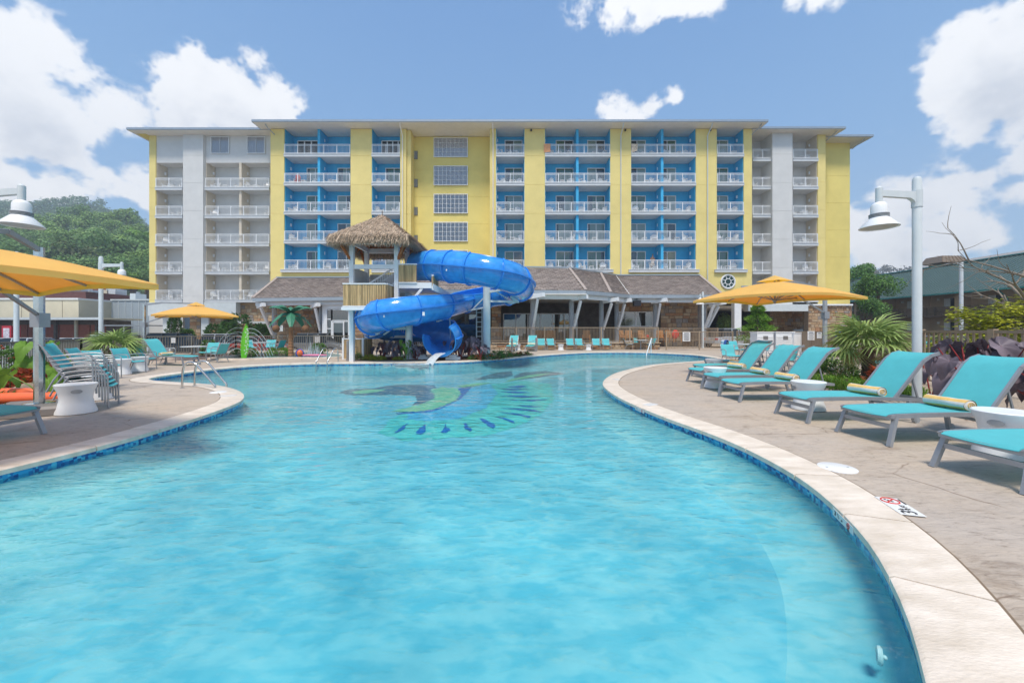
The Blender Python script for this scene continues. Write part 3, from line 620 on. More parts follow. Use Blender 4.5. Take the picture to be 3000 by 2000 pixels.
def bay(nm, u0, u1, Y, wallm, levels, divs, ledge=None, depth=1.7, soffit_top=TOP, shade='b', posts=None, door=(.45,1.75), flip=False, top_doors=False):
    x0, x1 = xu(u0,Y), xu(u1,Y)
    zlo, zhi = min(levels), soffit_top
    hb_('back_wall', wallm, x0, x1, Y+depth, Y+depth+.3, zlo-.3, zhi)
    for z0_, z1_ in ((x0,x0+.05),(x1-.05,x1)): hb_('side_wall', wallm, z0_, z1_, Y+.12, Y+depth, zlo-.3, zhi)
    segs = [x0]+[xu(d,Y) for d in divs]+[x1]
    for i, z in enumerate(sorted(levels)):
        zc = z+2.69 if z+3 < soffit_top else soffit_top
        pad = .28 if (ledge and i == 0) else -.003
        b = MB(); b.box(x0-pad if pad > 0 else x0+.003, x1+pad if pad > 0 else x1-.003, Y-.10-(.12 if pad > 0 else 0), Y+depth, z-.31, z)
        b.box(x0-max(pad,0)+.003, x1+max(pad,0)-.003, Y-.14-(.12 if pad > 0 else 0), Y-.1-(.12 if pad > 0 else 0), z-.07, z-.003); b.build('balcony_slab', SLB, hotel, HO)
        for d in divs:
            xd = xu(d,Y); hb_('divider_wall', wallm if wallm is BLU else BEI, xd-.13, xd+.13, Y+.08, Y+depth, z, zc)
        railing(x0+.03, x1-.03, Y-.02, z, posts or max(3, int((x1-x0)/1.25)+1))
        for j, (xa, xb) in enumerate(zip(segs, segs[1:])):
            w = xb-xa; fl = flip
            dw = min(1.75, w-.5)
            dx0 = (xb-dw-.25) if not fl else (xa+.25)
            kind = (1 if z < 9 else R.choice((0,0,1))) if wallm is BLU else (1 if z < 11 else R.choice((0,1)))
            if top_doors and z > 19 and j == 0:
                q = MB(); q.box(xa+.5,xb-.1,Y+depth-.06,Y+depth,z+2.1,z+2.2)
                for k in range(5): xx = lerp(xa+.5,xb-.1,k/4); q.box(xx-.06,xx+.06,Y+depth-.07,Y+depth,z,z+2.1)
                fr = q.build('french_door', WHT, hotel, HO); q = MB(); q.quad((xa+.5,Y+depth-.02,z),(xb-.1,Y+depth-.02,z),(xb-.1,Y+depth-.02,z+2.1),(xa+.5,Y+depth-.02,z+2.1)); q.build('pane', DRK, fr, HO)
            elif not (top_doors and z > 19): slider(dx0, dx0+dw, Y+depth, z, kind)
            lx = (xa+.06 if j else xa+.06) if not fl else xb-.06
            if not(top_doors and z > 19 and j == 0):
                b = MB(); s_ = 1 if not fl else -1; b.box(min(lx, lx+.1*s_), max(lx, lx+.1*s_), Y+1.0, Y+1.14, z+1.75, z+2.05); b.build('wall_lamp', lampm, hotel, HO)
            if z > 19 and top_doors: continue
            side = '' if len(segs) == 2 else (' left half of' if j == 0 else ' right half of')
            flo = FLN[round(z,2)]
            fix = R.random()
            spots = [('left', xa+.55), ('right', xb-.62)]
            if w < 2.2: spots = spots[1:] if R.random() < .5 else spots[:1]
            for (sn, cxp) in spots:
                if R.random() < .1: continue
                PC.put((cxp, Y+.62+R.uniform(0,.3), z), R.uniform(-.8,.8)+(.25 if sn == 'left' else -.25), f'white chair, {sn} side,{side} {flo}-floor balcony, {nm}', 'white chairs on the hotel balconies')
            if w > 2.2 and R.random() < .8:
                PT.put(((xa+xb)/2+R.uniform(-.2,.2), Y+.55, z), 0, f'white table,{side} {flo}-floor balcony, {nm}', 'white tables on the hotel balconies')
M5 = [7.78,10.78,13.78,16.78,19.78]
bay('leftmost blue bay', 832.6, 1027, YP, BLU, M5, [933], True, top_doors=True)
bay('narrow second blue bay', 1089, 1172.5, YP, BLU, M5, [], False, top_doors=True)
bay('narrow third blue bay', 1453.5, 1536.5, YP, BLU, M5, [])
bay('fourth blue bay', 1596.6, 1788, YP, BLU, M5, [1692], True, flip=False)
bay('fifth blue bay', 1849, 2038.6, YP, BLU, M5, [1941], True, flip=True)
bay('rightmost blue bay', 2100, 2179, YP, BLU, M5, [], True, flip=True)
W5 = [4.78,7.78,10.78,13.78,16.78]
bay('far left grey bay', 456, 536, YL, BEI, W5, [], soffit_top=19.46)
bay('wide left-wing grey bay', 601, 790, YL, BEI, W5, [702.5], soffit_top=19.46)
W6 = W5+[19.78]
bay('right wing, left bay', 2203.5, 2263, YR_, BEI, W6, [], flip=True)
bay('right wing, right bay', 2322, 2396, YR_, BEI, W6, [], flip=True)
hb_('wall_strip', GRY, xu(595,YL)+.004, xu(601,YL), YL-.02, YL+1.7, 4.4, TOP)
for (a, c) in ((456,536),(601,792)):
    hb_('upper_wall', GRY, xu(a,YL)+.003, xu(c,YL)-.003, YL+.1, YL+1.7, 19.46, TOP)
for (a, c) in ((617.5,671),(723.5,776)): window(xu(a,YL)+.07, xu(c,YL)-.07, YL+.03, VZ(450,YL)+.07, VZ(402,YL), 2, 1, CURW, gl=GLW)
# roofs and soffits
def roof(x0, x1, y0, z, over=1.0):
    b = MB(); b.box(x0,x1,y0,YP+17,z,z+.10); r = b.build('soffit', SOF, hotel, HO)
    b = MB(); b.box(x0-.06,x1+.06,y0-.10,y0-.001,z+.04,z+.26); b.box(x0-.10,x0-.001,y0,YP+17,z+.04,z+.26); b.box(x1+.001,x1+.10,y0,YP+17,z+.04,z+.26); b.build('gutter', GUT, hotel, HO)
    b = MB(); zz = z+.27; ym = (y0+YP+17)/2; rise = 1.1
    b.add([(x0,y0,zz),(x1,y0,zz),(x1,YP+17,zz),(x0,YP+17,zz),(x0+6,ym,zz+rise),(x1-6,ym,zz+rise)], [(0,1,5,4),(1,2,5),(2,3,4,5),(3,0,4)])
    b.add([(x0,y0,z+.11),(x1,y0,z+.11),(x1,y0,zz),(x0,y0,zz)], [(0,1,2,3)]); b.build('roof', WHT, hotel, HO)
roof(xu(740,39.6), xu(2248,39.6), 39.6, TOP+.02)
roof(xu(374,41.0), xu(800,41.0), 41.0, TOP-.06)
roof(xu(2205,40.8), xu(2475,40.8), 40.8, TOP-.06)
roof(xu(2400,42.3), xu(2556,42.3), 42.3, TOP-.14)
hb_('end_soffit_trim', YEL2, xu(374,41)+.3, xu(437,YL)-.01, YL-.4, YL+2, TOP-.09, TOP-.065)
# downspouts
for (u, y) in ((1179,YP-.1),(1444.6,YP-.1),(1819,YP-.1),(2073,YP-.1)):
    x = xu(u,y); b = MB(); b.tube([(x,y-1.0,TOP+.0),(x,y-.9,TOP-.18),(x,y,TOP-.75),(x,y,5.2 if u != 2073 else 4.6)], .055, 8); b.build('downspout', LGT if u > 1500 else SOF, hotel, HO, smooth=True)
for (u, Y, s) in ((776,39.8,1),(2232,39.8,-1),(2455,41,-1),(2540,42.4,-1)):
    x = xu(u,Y); b = MB(); b.tube([(x,Y,TOP),(x+.1*s,Y+.3,TOP-.25),(x+.5*s,Y+1.3,TOP-.75)], .05, 6); b.build('downspout', GUT, hotel, HO)
for u in (1556,1811+20,2080):
    b = MB(); x = xu(u,YP); b.box(x-.08,x+.08,YP-.18,YP-.02,TOP-.28,TOP-.12); b.build('camera_box', BLK, hotel, HO)
# round window
rw = thing('tmp', None, None); bpy.data.objects.remove(rw)
c = A(2133,825,YP-.03); b = MB(); Mx = Matrix.Rotation(math.radians(90), 4, 'X')
b.tube([c+V((math.cos(a)*.70,0,math.sin(a)*.70)) for a in [k*math.pi/16 for k in range(32)]], .09, 8, closed=True); b.tube([c+V((math.cos(a)*.30,0,math.sin(a)*.30)) for a in [k*math.pi/12 for k in range(24)]], .045, 6, closed=True)
for k in range(8): a = (k+.5)*math.pi/4; b.bar(c+V((math.cos(a)*.3,0,math.sin(a)*.3)), c+V((math.cos(a)*.7,0,math.sin(a)*.7)), .055)
rw = b.build('round_window', WHT, hotel, HO, smooth=True)
b = MB(); b.lathe([(.68,0),(.68,.02)], c, 32, M=Mx); b.build('pane', mat('dark_round_glass', (.02,.05,.045), .05), rw, HO)
b = MB(); p = A(2182,846,YP-.03); b.box(p.x-.35,p.x+.35,YP-.06,YP-.002,p.z-.32,p.z+.32); b.build('louvre', GUT, hotel, HO)
# things hung over the top railings
b = MB(); x = xu(1603,YP)
b.add([(x-.35,YP-.07,20.8),(x+.35,YP-.07,20.8),(x+.33,YP-.09,19.95),(x-.33,YP-.08,19.9),(x-.35,YP+.05,20.6),(x+.35,YP+.05,20.6),(x-.35,YP,20.84),(x+.35,YP,20.84)], [(3,2,1,0),(0,1,7,6),(6,7,5,4)])
tag(b.build('towel', mat('orange_towel', (.75,.36,.18), .9), org=(x,YP,20)), 'orange towel over the railing of the seventh-floor balcony, fourth blue bay', 'towel')
b = MB(); x = xu(1858,YP)
b.add([(x-.35,YP-.07,20.8),(x+.35,YP-.07,20.8),(x+.3,YP-.09,20.1),(x-.25,YP-.08,19.9),(x-.35,YP+.05,20.6),(x+.35,YP+.05,20.6),(x-.35,YP,20.84),(x+.35,YP,20.84)], [(3,2,1,0),(0,1,7,6),(6,7,5,4)])
tag(b.build('towel', mat('patterned_towel', (.62,.50,.38), .9, .5, 9), org=(x,YP,20)), 'patterned towel over the railing of the seventh-floor balcony, fifth blue bay', 'towel')
b = MB(); x = xu(873,YP+.5)
b.ball((x,YP+.5,17.5), (.28,.2,.35), 10, 8); b.box(x-.25,x+.25,YP+.3,YP+.7,16.78,17.2); tag(b.build('garment', mat('red_fabric', (.45,.04,.05), .9), org=(x,YP+.5,16.78), smooth=True), 'red bundle of clothing on a chair, sixth-floor balcony of the first blue bay', 'clothing')
# ---- ground level of the wings
def ashlar(x0, x1, z0, z1, Y, par, org, depth=.25, cap=300, sh=.32, sw=.48, nrm=-1, direct=None, budget=[0], mortar=True):
    """coursed rubble: one part per stone up to cap, the rest joined"""
    if mortar: 
        b = MB(); 
        if nrm < 0: b.box(x0,x1,Y,Y+depth,z0,z1)
        b.build('wall_core', MORT, par, org)
    rest = [MB() for _ in ST]; cnt = 0; z = z0
    while z < z1-.05:
        h = min(R.uniform(.6,1.35)*sh, z1-z); 
        if z1-(z+h) < .1: h = z1-z
        x = x0
        while x < x1-.02:
            w = min(R.uniform(.5,1.6)*sw, x1-x)
            if x1-(x+w) < .12: w = x1-x
            d = R.uniform(.02,.07); k = R.choices(range(5), (5,4,2,2,2))[0]; g_ = .012
            q = MB(); vs = [(x+g_,Y,z+g_),(x+w-g_,Y,z+g_),(x+w-g_,Y,z+h-g_),(x+g_,Y,z+h-g_)]
            j = lambda: R.uniform(0,.02)
            vs += [(x+g_+.02+j(),Y-d,z+g_+.02+j()),(x+w-g_-.02-j(),Y-d,z+g_+.02+j()),(x+w-g_-.02-j(),Y-d,z+h-g_-.02-j()),(x+g_+.02+j(),Y-d,z+h-g_-.02-j())]
            fs = [(4,5,6,7),(0,1,5,4),(1,2,6,5),(2,3,7,6),(3,0,4,7)]
            if cnt < cap: q.add(vs, fs); q.build('stone', ST[k], par, org)
            else: rest[k].add(vs, fs)
            cnt += 1; x += w
        z += h
    for k, r in enumerate(rest):
        if r.v: r.build('stonework', ST[k], par, org, kind='stuff')
b = MB(); hb_('ground_beam', LGT, xu(437,YL), xu(694,YL)-.01, YL-.15, YL+1.2, VZ(925,YL), 4.44)
hb_('ceiling', SOF, xu(437,YL), xu(800,YL), YL+1.2, YL+8, 4.0, 4.3)
for (u0,u1,z1) in ((556,588,3.1),(614.7,656.8,3.1),(694,798,4.44)): ashlar(xu(u0,YL+.6), xu(u1,YL+.6), 0, z1, YL+.6, hotel, HO, depth=.6, cap=110 if u0 > 690 else 60, sh=.36, sw=.5)
for (u0,u1) in ((477,496),(589,611)): hb_('column', LGT, xu(u0,YL+.3), xu(u1,YL+.3), YL+.3, YL+1.0, 0, 4.0)
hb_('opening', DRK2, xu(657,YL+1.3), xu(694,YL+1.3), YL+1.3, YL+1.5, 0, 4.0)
hb_('rear_wall', GRY, xu(437,48), xu(560,48)-1, 48, 48.3, 0, 4.3)
b = MB(); x0, x1 = xu(690,YL-1.6), xu(785,YL-1.6); b.box(x0,x1,YL-1.8,YL+.5,VZ(948,YL-1.6),VZ(941,YL-1.6)); b.build('canopy', LGT, hotel, HO)
# right wing: beam over a dark driveway, stone walls in its shade
hb_('ground_beam', LGT, xu(2190,YR_-.5), xu(2366,YR_-.5), YR_-.6, YR_+.2, VZ(912,YR_), 4.2)
hb_('driveway_ceiling', GRY, xu(2060,YR_), xu(2500,YR_), YR_+.2, YR_+10, 3.9, 4.1)
for (u0, u1, Y) in ((2152,2172,39.8),):
    hb_('column', WHT, xu(u0,Y), xu(u1,Y), Y, Y+.6, 0, 4.3)
ashlar(xu(2368,YR_+.2), xu(2495,YR_+.2), 0, 4.1, YR_+.2, hotel, HO, depth=.6, cap=120, sh=.32, sw=.42)
hb_('stone_cap', WHT, xu(2366,YR_), xu(2498,YR_), YR_-.05, YR_+.8, 4.11, 4.28)
ashlar(xu(2255,47), xu(2372,47), 0, 3.9, 47, hotel, HO, depth=.4, cap=20, sh=.36, sw=.45)
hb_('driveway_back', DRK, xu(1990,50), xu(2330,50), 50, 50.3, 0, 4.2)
hb_('core_wall', YEL2, xu(2400,43.6)+.05, xu(2490,43.6)-.02, 43.7, YP+16, 4.3, TOP-.2)
hb_('service_hatch', GUT, xu(2330,YR_+4.5), xu(2358,YR_+4.5), YR_+4.8, YR_+5, .9, 1.6)
# ---------------------------------------------------------------- porch and lobby in front of the hotel
porch = thing('lobby_pavilion', 'long low lobby porch with brown tiled roof and slanted white struts', 'pavilion', (0, 34, 0)); PO = porch.location
RG = [(-24.4,40.75,6.85),(-13.0,40.75,6.9),(-7.5,35,7.1),(5.24,35.9,7.1),(8.79,38.9,7.1),(10.8,40.75,7.1),(19.5,40.75,7.1)]
EV = [(-21.8,33,4.15),(-11.5,33,4.3),(-8.5,28.7,4.45),(5.6,29.7,4.45),(7.9,31.4,4.45),(9.9,33.1,4.45),(17.8,33.2,4.45)]
for (r0,r1,e0,e1) in zip(RG, RG[1:], EV, EV[1:]):
    r0,r1,e0,e1 = map(V, (r0,r1,e0,e1)); b = MB(); nr = ((r1-r0).cross(e0-r0)); nr = nr.normalized(); nr = nr if nr.z > 0 else -nr
    dn = nr*-.12
    b.slab([e0,e1,r1,r0] , dn); b.build('roof_deck', MORT, porch, PO)
    t = MB(); L_ = ((e0+e1)/2-(r0+r1)/2).length; rows = max(6, int(L_/.36)); W_ = max((e1-e0).length, (r1-r0).length); colsn = max(2, int(W_/.42))
    for i in range(rows):
        for j in range(colsn):
            off = .5*(i % 2)/colsn
            a0, a1 = max(0, j/colsn-off+.0), min(1, (j+1)/colsn-off-.004/W_*10)
            if a1 <= a0: continue
            v0, v1 = (i)/rows, (i+1.08)/rows
            v1 = min(v1, 1.0)
            P = lambda a, v: (e0.lerp(e1,a)).lerp(r0.lerp(r1,a), v)
            p0, p1, p2, p3 = P(a0,v0), P(a1,v0), P(a1,v1), P(a0,v1); hgt = nr*(.075+R.uniform(0,.015)); lo = nr*.012
            t.add([p0+lo*0, p1+lo*0, p1+hgt, p0+hgt, p2+lo, p3+lo], [(0,1,2,3),(3,2,4,5)])
    t.build('roof_tiles', TILE, porch, PO, kind='stuff')
for (a, c, r) in ((RG[3],EV[3],.06),(RG[4],EV[4],.05),(RG[2],EV[2],.06),(RG[6],EV[6],.05),(RG[0],EV[0],.05)):
    b = MB(); b.bar(V(a)+V((0,0,.08)), V(c)+V((0,0,.08)), .22, .08); b.build('hip_cap', TILE, porch, PO)
b = MB(); b.bar(V(RG[5])+V((0,0,.05)), V(EV[5])+V((0,0,.05)), .05, .04); b.build('valley_flashing', WHT, porch, PO)
for r0, r1 in zip(RG, RG[1:]):
    b = MB(); b.bar(V(r0)+V((0,-.05,.1)), V(r1)+V((0,-.05,.1)), .2, .12); b.build('ridge_cap', GUT, porch, PO)
b = MB(); b.slab([RG[2],RG[3],RG[4],RG[5],(10.8,40.76,7.05),(-13,40.76,7.05)], (0,0,-.05)); b.build('roof_deck', MORT, porch, PO)
for e0, e1 in zip(EV, EV[1:]):
    e0, e1 = V(e0), V(e1); b = MB(); b.bar(e0-V((0,-.02,.13)), e1-V((0,-.02,.13)), .06, .28); b.build('fascia', GUT, porch, PO)
    b = MB(); q = V((0,.45,-.40)); b.bar(e0+q, e1+q, .2, .42); b.build('eave_beam', WHT, porch, PO)
for (x0,x1,y0,y1,z) in ((-21.6,-11.4,33.4,40.7,3.9),(-11.4,-8.4,31,40.7,4.0),(-8.4,5.6,29.4,40.7,4.15),(5.6,9.9,33.2,40.7,4.15),(9.9,17.8,33.6,40.7,4.15)):
    b = MB(); b.box(x0+.002,x1-.002,y0,y1,z,z+.05); b.build('porch_ceiling', SOF, porch, PO)
# columns and slanted struts with white end blocks
PY = 31.0
colx = [(1561,PY,.5),(1674,31.3,.5),(1761.5,33.0,.5),(1806.5,34.3,.5),(1920,34.6,.5),(2061,34.6,0),(804,35,0),(941,34.2,0)]
for (u, Y, z) in colx:
    b = MB(); b.tube([(xu(u,Y),Y,0),(xu(u,Y),Y,4.15)], .2 if u < 2000 else .22, 14); b.build('column', GRYP, porch, PO, smooth=True)
for (ut,vt,ub,vb,Yt,Yb) in ((1575,876,1561,964,29.3,30.8),(1701,881,1681,961,30.0,31.1),(1792,888,1767,964,31.6,32.8),(1830,890,1810,964,33.2,34.1),(1934,889,1923,955,33.4,34.4),(2092,891,2066,961,33.4,34.4),(2105,897,2073,958,33.6,34.6),(765,903,798,979,33.3,34.8),(924,903,938,968,33.3,34.0)):
    a, c = A(ut,vt,Yt), A(ub,vb,Yb); b = MB(); b.bar(a, c, .17, .2); b.build('strut', WHT, porch, PO)
    b = MB(); b.bar(a+V((-.55,.5,.16)), a+V((.45,-.35,.30)), .3, .3); b.build('beam_end', WHT, porch, PO)
# black speaker under the eave
p = A(1867,889,33.2); b = MB(); b.box(p.x-.3,p.x+.3,33.1,33.5,p.z-.2,p.z+.25); b.bar((p.x,33.3,p.z+.25),(p.x,33.3,p.z+.6),.05); tag(b.build('loudspeaker', BLK, org=p), 'black loudspeaker hanging under the white eave beam', 'speaker')
# lobby front: glass wall, door, stone piers
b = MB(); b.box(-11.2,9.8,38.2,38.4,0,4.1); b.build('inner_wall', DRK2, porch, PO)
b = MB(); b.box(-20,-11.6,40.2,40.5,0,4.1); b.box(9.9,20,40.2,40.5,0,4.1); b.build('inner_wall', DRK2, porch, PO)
def glazing(u0, u1, v0, v1, Y, cols, rows, name='window_wall', glm=None, frame=WHT):
    x0,x1,z1,z0 = xu(u0,Y),xu(u1,Y),VZ(v0,Y),VZ(v1,Y); b = MB(); t = .05
    for i in range(cols+1): x = lerp(x0,x1,i/cols); b.box(x-t,x+t,Y-.05,Y+.05,z0,z1)
    for i in range(rows+1): z = lerp(z0,z1,i/rows); b.box(x0,x1,Y-.04,Y+.04,z-t*.8,z+t*.8)
    w = b.build(name, frame, porch, PO); m = MB(); m.quad((x0,Y,z0),(x1,Y,z0),(x1,Y,z1),(x0,Y,z1)); m.build('pane', glm or GLD, w, PO); return w
glazing(1475,1690,919,998,36.5,6,1)
glazing(1812,1912,914,956,36.2,2,1)
ashlar(xu(1440,34), xu(1468,34), 0, 4.1, 34, porch, PO, cap=30, sh=.34, sw=.5)
ashlar(xu(1936,36.0), xu(2044,36.0), 0, 4.1, 36.0, porch, PO, cap=140, sh=.34, sw=.48)
ashlar(xu(1811,36.3), xu(1915,36.3), VZ(912,36.3), 4.1, 36.3, porch, PO, cap=20, sh=.34, sw=.48)
ashlar(xu(1811,36.3), xu(1915,36.3), 0, VZ(956,36.3), 36.3, porch, PO, cap=20, sh=.34, sw=.48)
# door wall left of the tower
dY = 33.6
def dbox(name, m, u0, u1, v0, v1, ya, yb): 
    b = MB(); b.box(xu(u0,dY),xu(u1,dY),ya,yb,VZ(v1,dY),VZ(v0,dY)); return b.build(name, m, porch, PO)
dbox('door_wall', WHT, 944, 958, 900, 1000, dY, dY+.3); dbox('door_wall', WHT, 1022, 1033, 900, 1018, dY-.05, dY+.3); dbox('door_wall', WHT, 944, 1033, 893, 905, dY-.02, dY+.25)
glazing(958,972,907,990,dY+.1,1,3); glazing(972,1022,907,939,dY+.1,1,1); glazing(1008,1022,941,1018,dY+.1,1,1)
dr = glazing(976,1007,944,1020,dY+.05,1,1,'glass_door')
b = MB(); b.bar((xu(979,dY),dY-.03,1.0),(xu(979,dY),dY-.03,1.3),.03); b.build('door_handle', BLK, dr, PO)
b = MB(); b.box(xu(972,dY),xu(1010,dY),dY+.1,dY+.2,VZ(1022,dY),VZ(941,dY)); b.build('door_frame', LGT, porch, PO)
b = MB(); b.box(-15.8,-12.5,36.5,36.7,0,4); b.build('inner_wall', mat('dim_green_interior', (.04,.055,.04), .7, .6, 3), porch, PO)
ashlar(xu(947,dY+.05), xu(972,dY+.05), -.02, VZ(996,dY), dY+.0, porch, PO, cap=30, depth=.2)
ashlar(xu(1033,dY), xu(1064,dY), 0, 4.1, dY-.02, porch, PO, cap=80, depth=1, sh=.16, sw=.5)
ashlar(xu(800,38), xu(930,38), 0, 3.9, 38, porch, PO, cap=90, depth=.3)
b = MB(); b.box(-10.9,-3.0,33.5,33.7,0,4.1); b.build('lobby_wall', GLD, porch, PO)
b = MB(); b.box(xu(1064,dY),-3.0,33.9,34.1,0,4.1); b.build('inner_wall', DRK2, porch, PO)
# terrace and low retaining wall
b = MB(); b.box(-1.9,11.3,30.2,38.3,.0,.50); b.build('terrace', mat('terrace_concrete', (.35,.31,.27), .8), kind='structure')
lw = thing('retaining_wall', 'low tan stone wall carrying the terrace railing behind the pool chairs', 'wall', (4.7,30,0))
ashlar(-1.9, 11.3, 0, .47, 30.0, lw, lw.location, depth=.2, cap=120, sh=.22, sw=.55)
b = MB(); b.box(-1.95,11.35,29.9,30.3,.47,.53); b.build('wall_cap', ST[1], lw, lw.location)
# ---------------------------------------------------------------- water slide
slide = thing('water_slide', 'blue open flume water slide curling from the thatched tower into the pool', 'water slide', (-3, 19.5, 0)); SO = slide.location
CP = [(1222,780,19.9),(1290,779,19.1),(1360,785,18.4),(1440,796,18.1),(1500,814,18.8),(1524,836,20.4),(1500,852,22.0),(1435,862,22.4),(1360,876,21.3),(1285,893,19.4),(1200,906,18.0),(1130,919,17.7),(1094,932,18.4),(1095,946,20.0),(1140,958,21.0),(1205,962,21.3),(1260,965,21.0),(1298,974,20.3),(1304,984,19.5),(1286,996,18.7)]
#      right-hand wall angle, left-hand wall angle (degrees above horizontal), radius
WA = [(90,90),(90,90),(72,30),(52,0),(50,0),(50,0),(48,0),(42,5),(30,15),(5,40),(0,50),(0,52),(0,52),(0,50),(0,50),(-30,52),(-38,55),(-28,58),(0,52),(18,45)]
RR = [.70]*17+[.74,.78,.82]
cps = [A(u, v, Y) for u, v, Y in CP]
KS = 8
path = smoothc(cps, False, KS)
def interp(arr, i):
    k = min(int(i/KS), len(arr)-1); t = i/KS-k; n_ = min(k+1, len(arr)-1)
    a, b = arr[k], arr[n_]
    return tuple(lerp(x, y, t) for x, y in zip(a, b)) if isinstance(a, tuple) else lerp(a, b, t)
def frame(i):
    t = (path[min(i+1, len(path)-1)]-path[max(i-1, 0)]).normalized(); r = t.cross(V((0,0,1))).normalized(); u = r.cross(t); return t, r, u
NA = 22
def ring(i, dr=0.0, full=False):
    t, r, u = frame(i); ra, la = interp(WA, i) if not full else (90, 90); rad = interp(RR, i)+dr
    a0, a1 = -90-(90+la), -90+(90+ra)                  # degrees, 0 = right, -90 = bottom
    return [path[i]+(r*math.cos(math.radians(lerp(a0,a1,k/NA)))+u*math.sin(math.radians(lerp(a0,a1,k/NA))))*rad for k in range(NA+1)]
def shell(i0, i1, r0=0.0, r1=.04):
    b = MB(); vs = []
    for i in range(i0, i1+1): vs += ring(i, r0)+ring(i, r1)
    W = NA+1; st_ = 2*W; fs = []
    for i in range(i1-i0):
        for k in range(NA):
            a = i*st_+k; fs.append((a, a+1, a+st_+1, a+st_)); a += W; fs.append((a, a+st_, a+st_+1, a+1))
        for k in (0, NA): a = i*st_+k; f = (a, a+st_, a+st_+W, a+W); fs.append(f if k == 0 else f[::-1])
    for i in (0, i1-i0):
        for k in range(NA): a = i*st_+k; f = (a, a+W, a+W+1, a+1); fs.append(f if i == 0 else f[::-1])
    return b.add(vs, fs)
last = len(path)-1; cuts = [0,6,12,18,26,34,42,50,57,64,71,79,88,97,105,113,121,129,137,145,last]
for k, (i0, i1) in enumerate(zip(cuts, cuts[1:])):
    full = i0 < 14
    s = shell(i0, i1).build('flume_section', SLD, slide, SO, smooth=True, angle=50)
    if i1 < last:
        b = MB(); W = NA+1; vs = []
        for dd in (-.035, .035):
            t, r, u = frame(i1)
            vs += [p+t*dd for p in ring(i1, .03)]+[p+t*dd for p in ring(i1, .10)]
        fs = []
        for q in range(NA):
            fs += [(q, q+1, W+q+1, W+q), (2*W+q, 3*W+q, 3*W+q+1, 2*W+q+1), (W+q, W+q+1, 3*W+q+1, 3*W+q)]
        fs += [(0, W, 3*W, 2*W), (NA, 2*W+NA, 3*W+NA, W+NA)]
        b.add(vs, fs); b.build('joint_flange', SLD2, slide, SO)
    # rolled rims and the seam halfway up the outer wall
    for side in (0, NA):
        b = MB(); b.tube([ring(i, .02)[side] for i in range(i0, i1+1)], .045, 6); b.build('rim', SLD2, s, SO, smooth=True)
    def seam(sgn):
        pts = []
        for i in range(i0, i1+1):
            t, r, u = frame(i); pts.append((path[i], r*sgn, u, interp(RR, i)))
        b = MB(); vs = []
        for p, r, u, rad in pts: vs += [p+r*(rad+.03)+u*.03, p+r*(rad+.13)+u*.03, p+r*(rad+.13)-u*.03, p+r*(rad+.03)-u*.03]
        fs = []
        for i in range(len(pts)-1):
            for q in range(4): fs.append((i*4+q, i*4+(q+1) % 4, i*4+4+(q+1) % 4, i*4+4+q))
        b.add(vs, fs); b.build('seam_flange', SLD2, s, SO)
    if interp(WA, (i0+i1)//2)[0] > 20: seam(1)
    if interp(WA, (i0+i1)//2)[1] > 20: seam(-1)
# small square patches on the flume
for (u, v, Y, w) in ((1241,919,17.28,.10),(1125,926,16.95,.06),(1308,791,17.9,.05)):
    p = A(u, v, Y); b = MB(); b.box(p.x-w/2,p.x+w/2,p.y-.01,p.y+.01,p.z-w*.8,p.z+w*.8); b.build('sticker', PLW, slide, SO)
# steel posts and arms
def postx(u, Y, vt, r, name='support_post'):
    x = UX(u, Y); b = MB(); b.tube([(x,Y,-.02),(x,Y,VZ(vt,Y))], r, 16); b.build(name, LGT, slide, SO, smooth=True)
    b = MB(); b.lathe([(r*1.8,0),(r*1.8,.05),(r*1.5,.06)], (x,Y,0), 12); b.build('base_plate', LGT, slide, SO)
    return x
px = postx(1426, 20.0, 824, .19); postx(1198, 19.6, 948, .18)
def arm(a, c, w=.1): b = MB(); b.bar(a, c, w, w); b.build('support_arm', LGT, slide, SO)
P20 = lambda u, v, Y=20.0: A(u, v, Y)
arm(P20(1430,855), A(1500,843,19.4), .13); arm(P20(1430,882), A(1520,884,20.5), .10); arm(A(1455,855,19.8), A(1487,875,19.7), .06); arm(A(1440,830,20), A(1475,842,19.8), .06)
arm(A(1500,843,19.4), A(1503,829,19.3), .1); arm(A(1500,843,19.4), A(1482,846,19.3), .1); arm(A(1517,884,20.4), A(1496,869,20.2), .1)
arm(P20(1422,868), A(1385,906,20.4), .05); arm(P20(1424,900), A(1360,912,21), .07)
arm(A(1150,963,19.3), A(1198,962,19.6), .12); arm(A(1150,963,18.9), A(1124,980,18.9), .07); arm(A(1148,955,18.6), A(1146,948,18.5), .1); arm(A(1165,955,18.6), A(1172,950,18.6), .1)
arm(A(1078,986,20.6), A(1190,986,20.6), .13); arm(A(1110,975,18.3), A(1085,985,19), .09)
arm(A(1280,940,19.7), A(1318,928,20.4), .12); arm(A(1318,926,20.4), A(1320,990,20.8), .06)
b = MB()
for u in (1396, 1412): x = UX(u, 23); b.tube([(x,23,0),(x,23,VZ(895,23))], .035, 6)
for k in range(8): v = 915+k*14; b.bar(A(1396,v,23), A(1412,v,23), .05)
tag(b.build('steel_ladder', LGT, org=(UX(1404,23),23,0)), 'pale steel rung ladder standing behind the slide post', 'ladder')
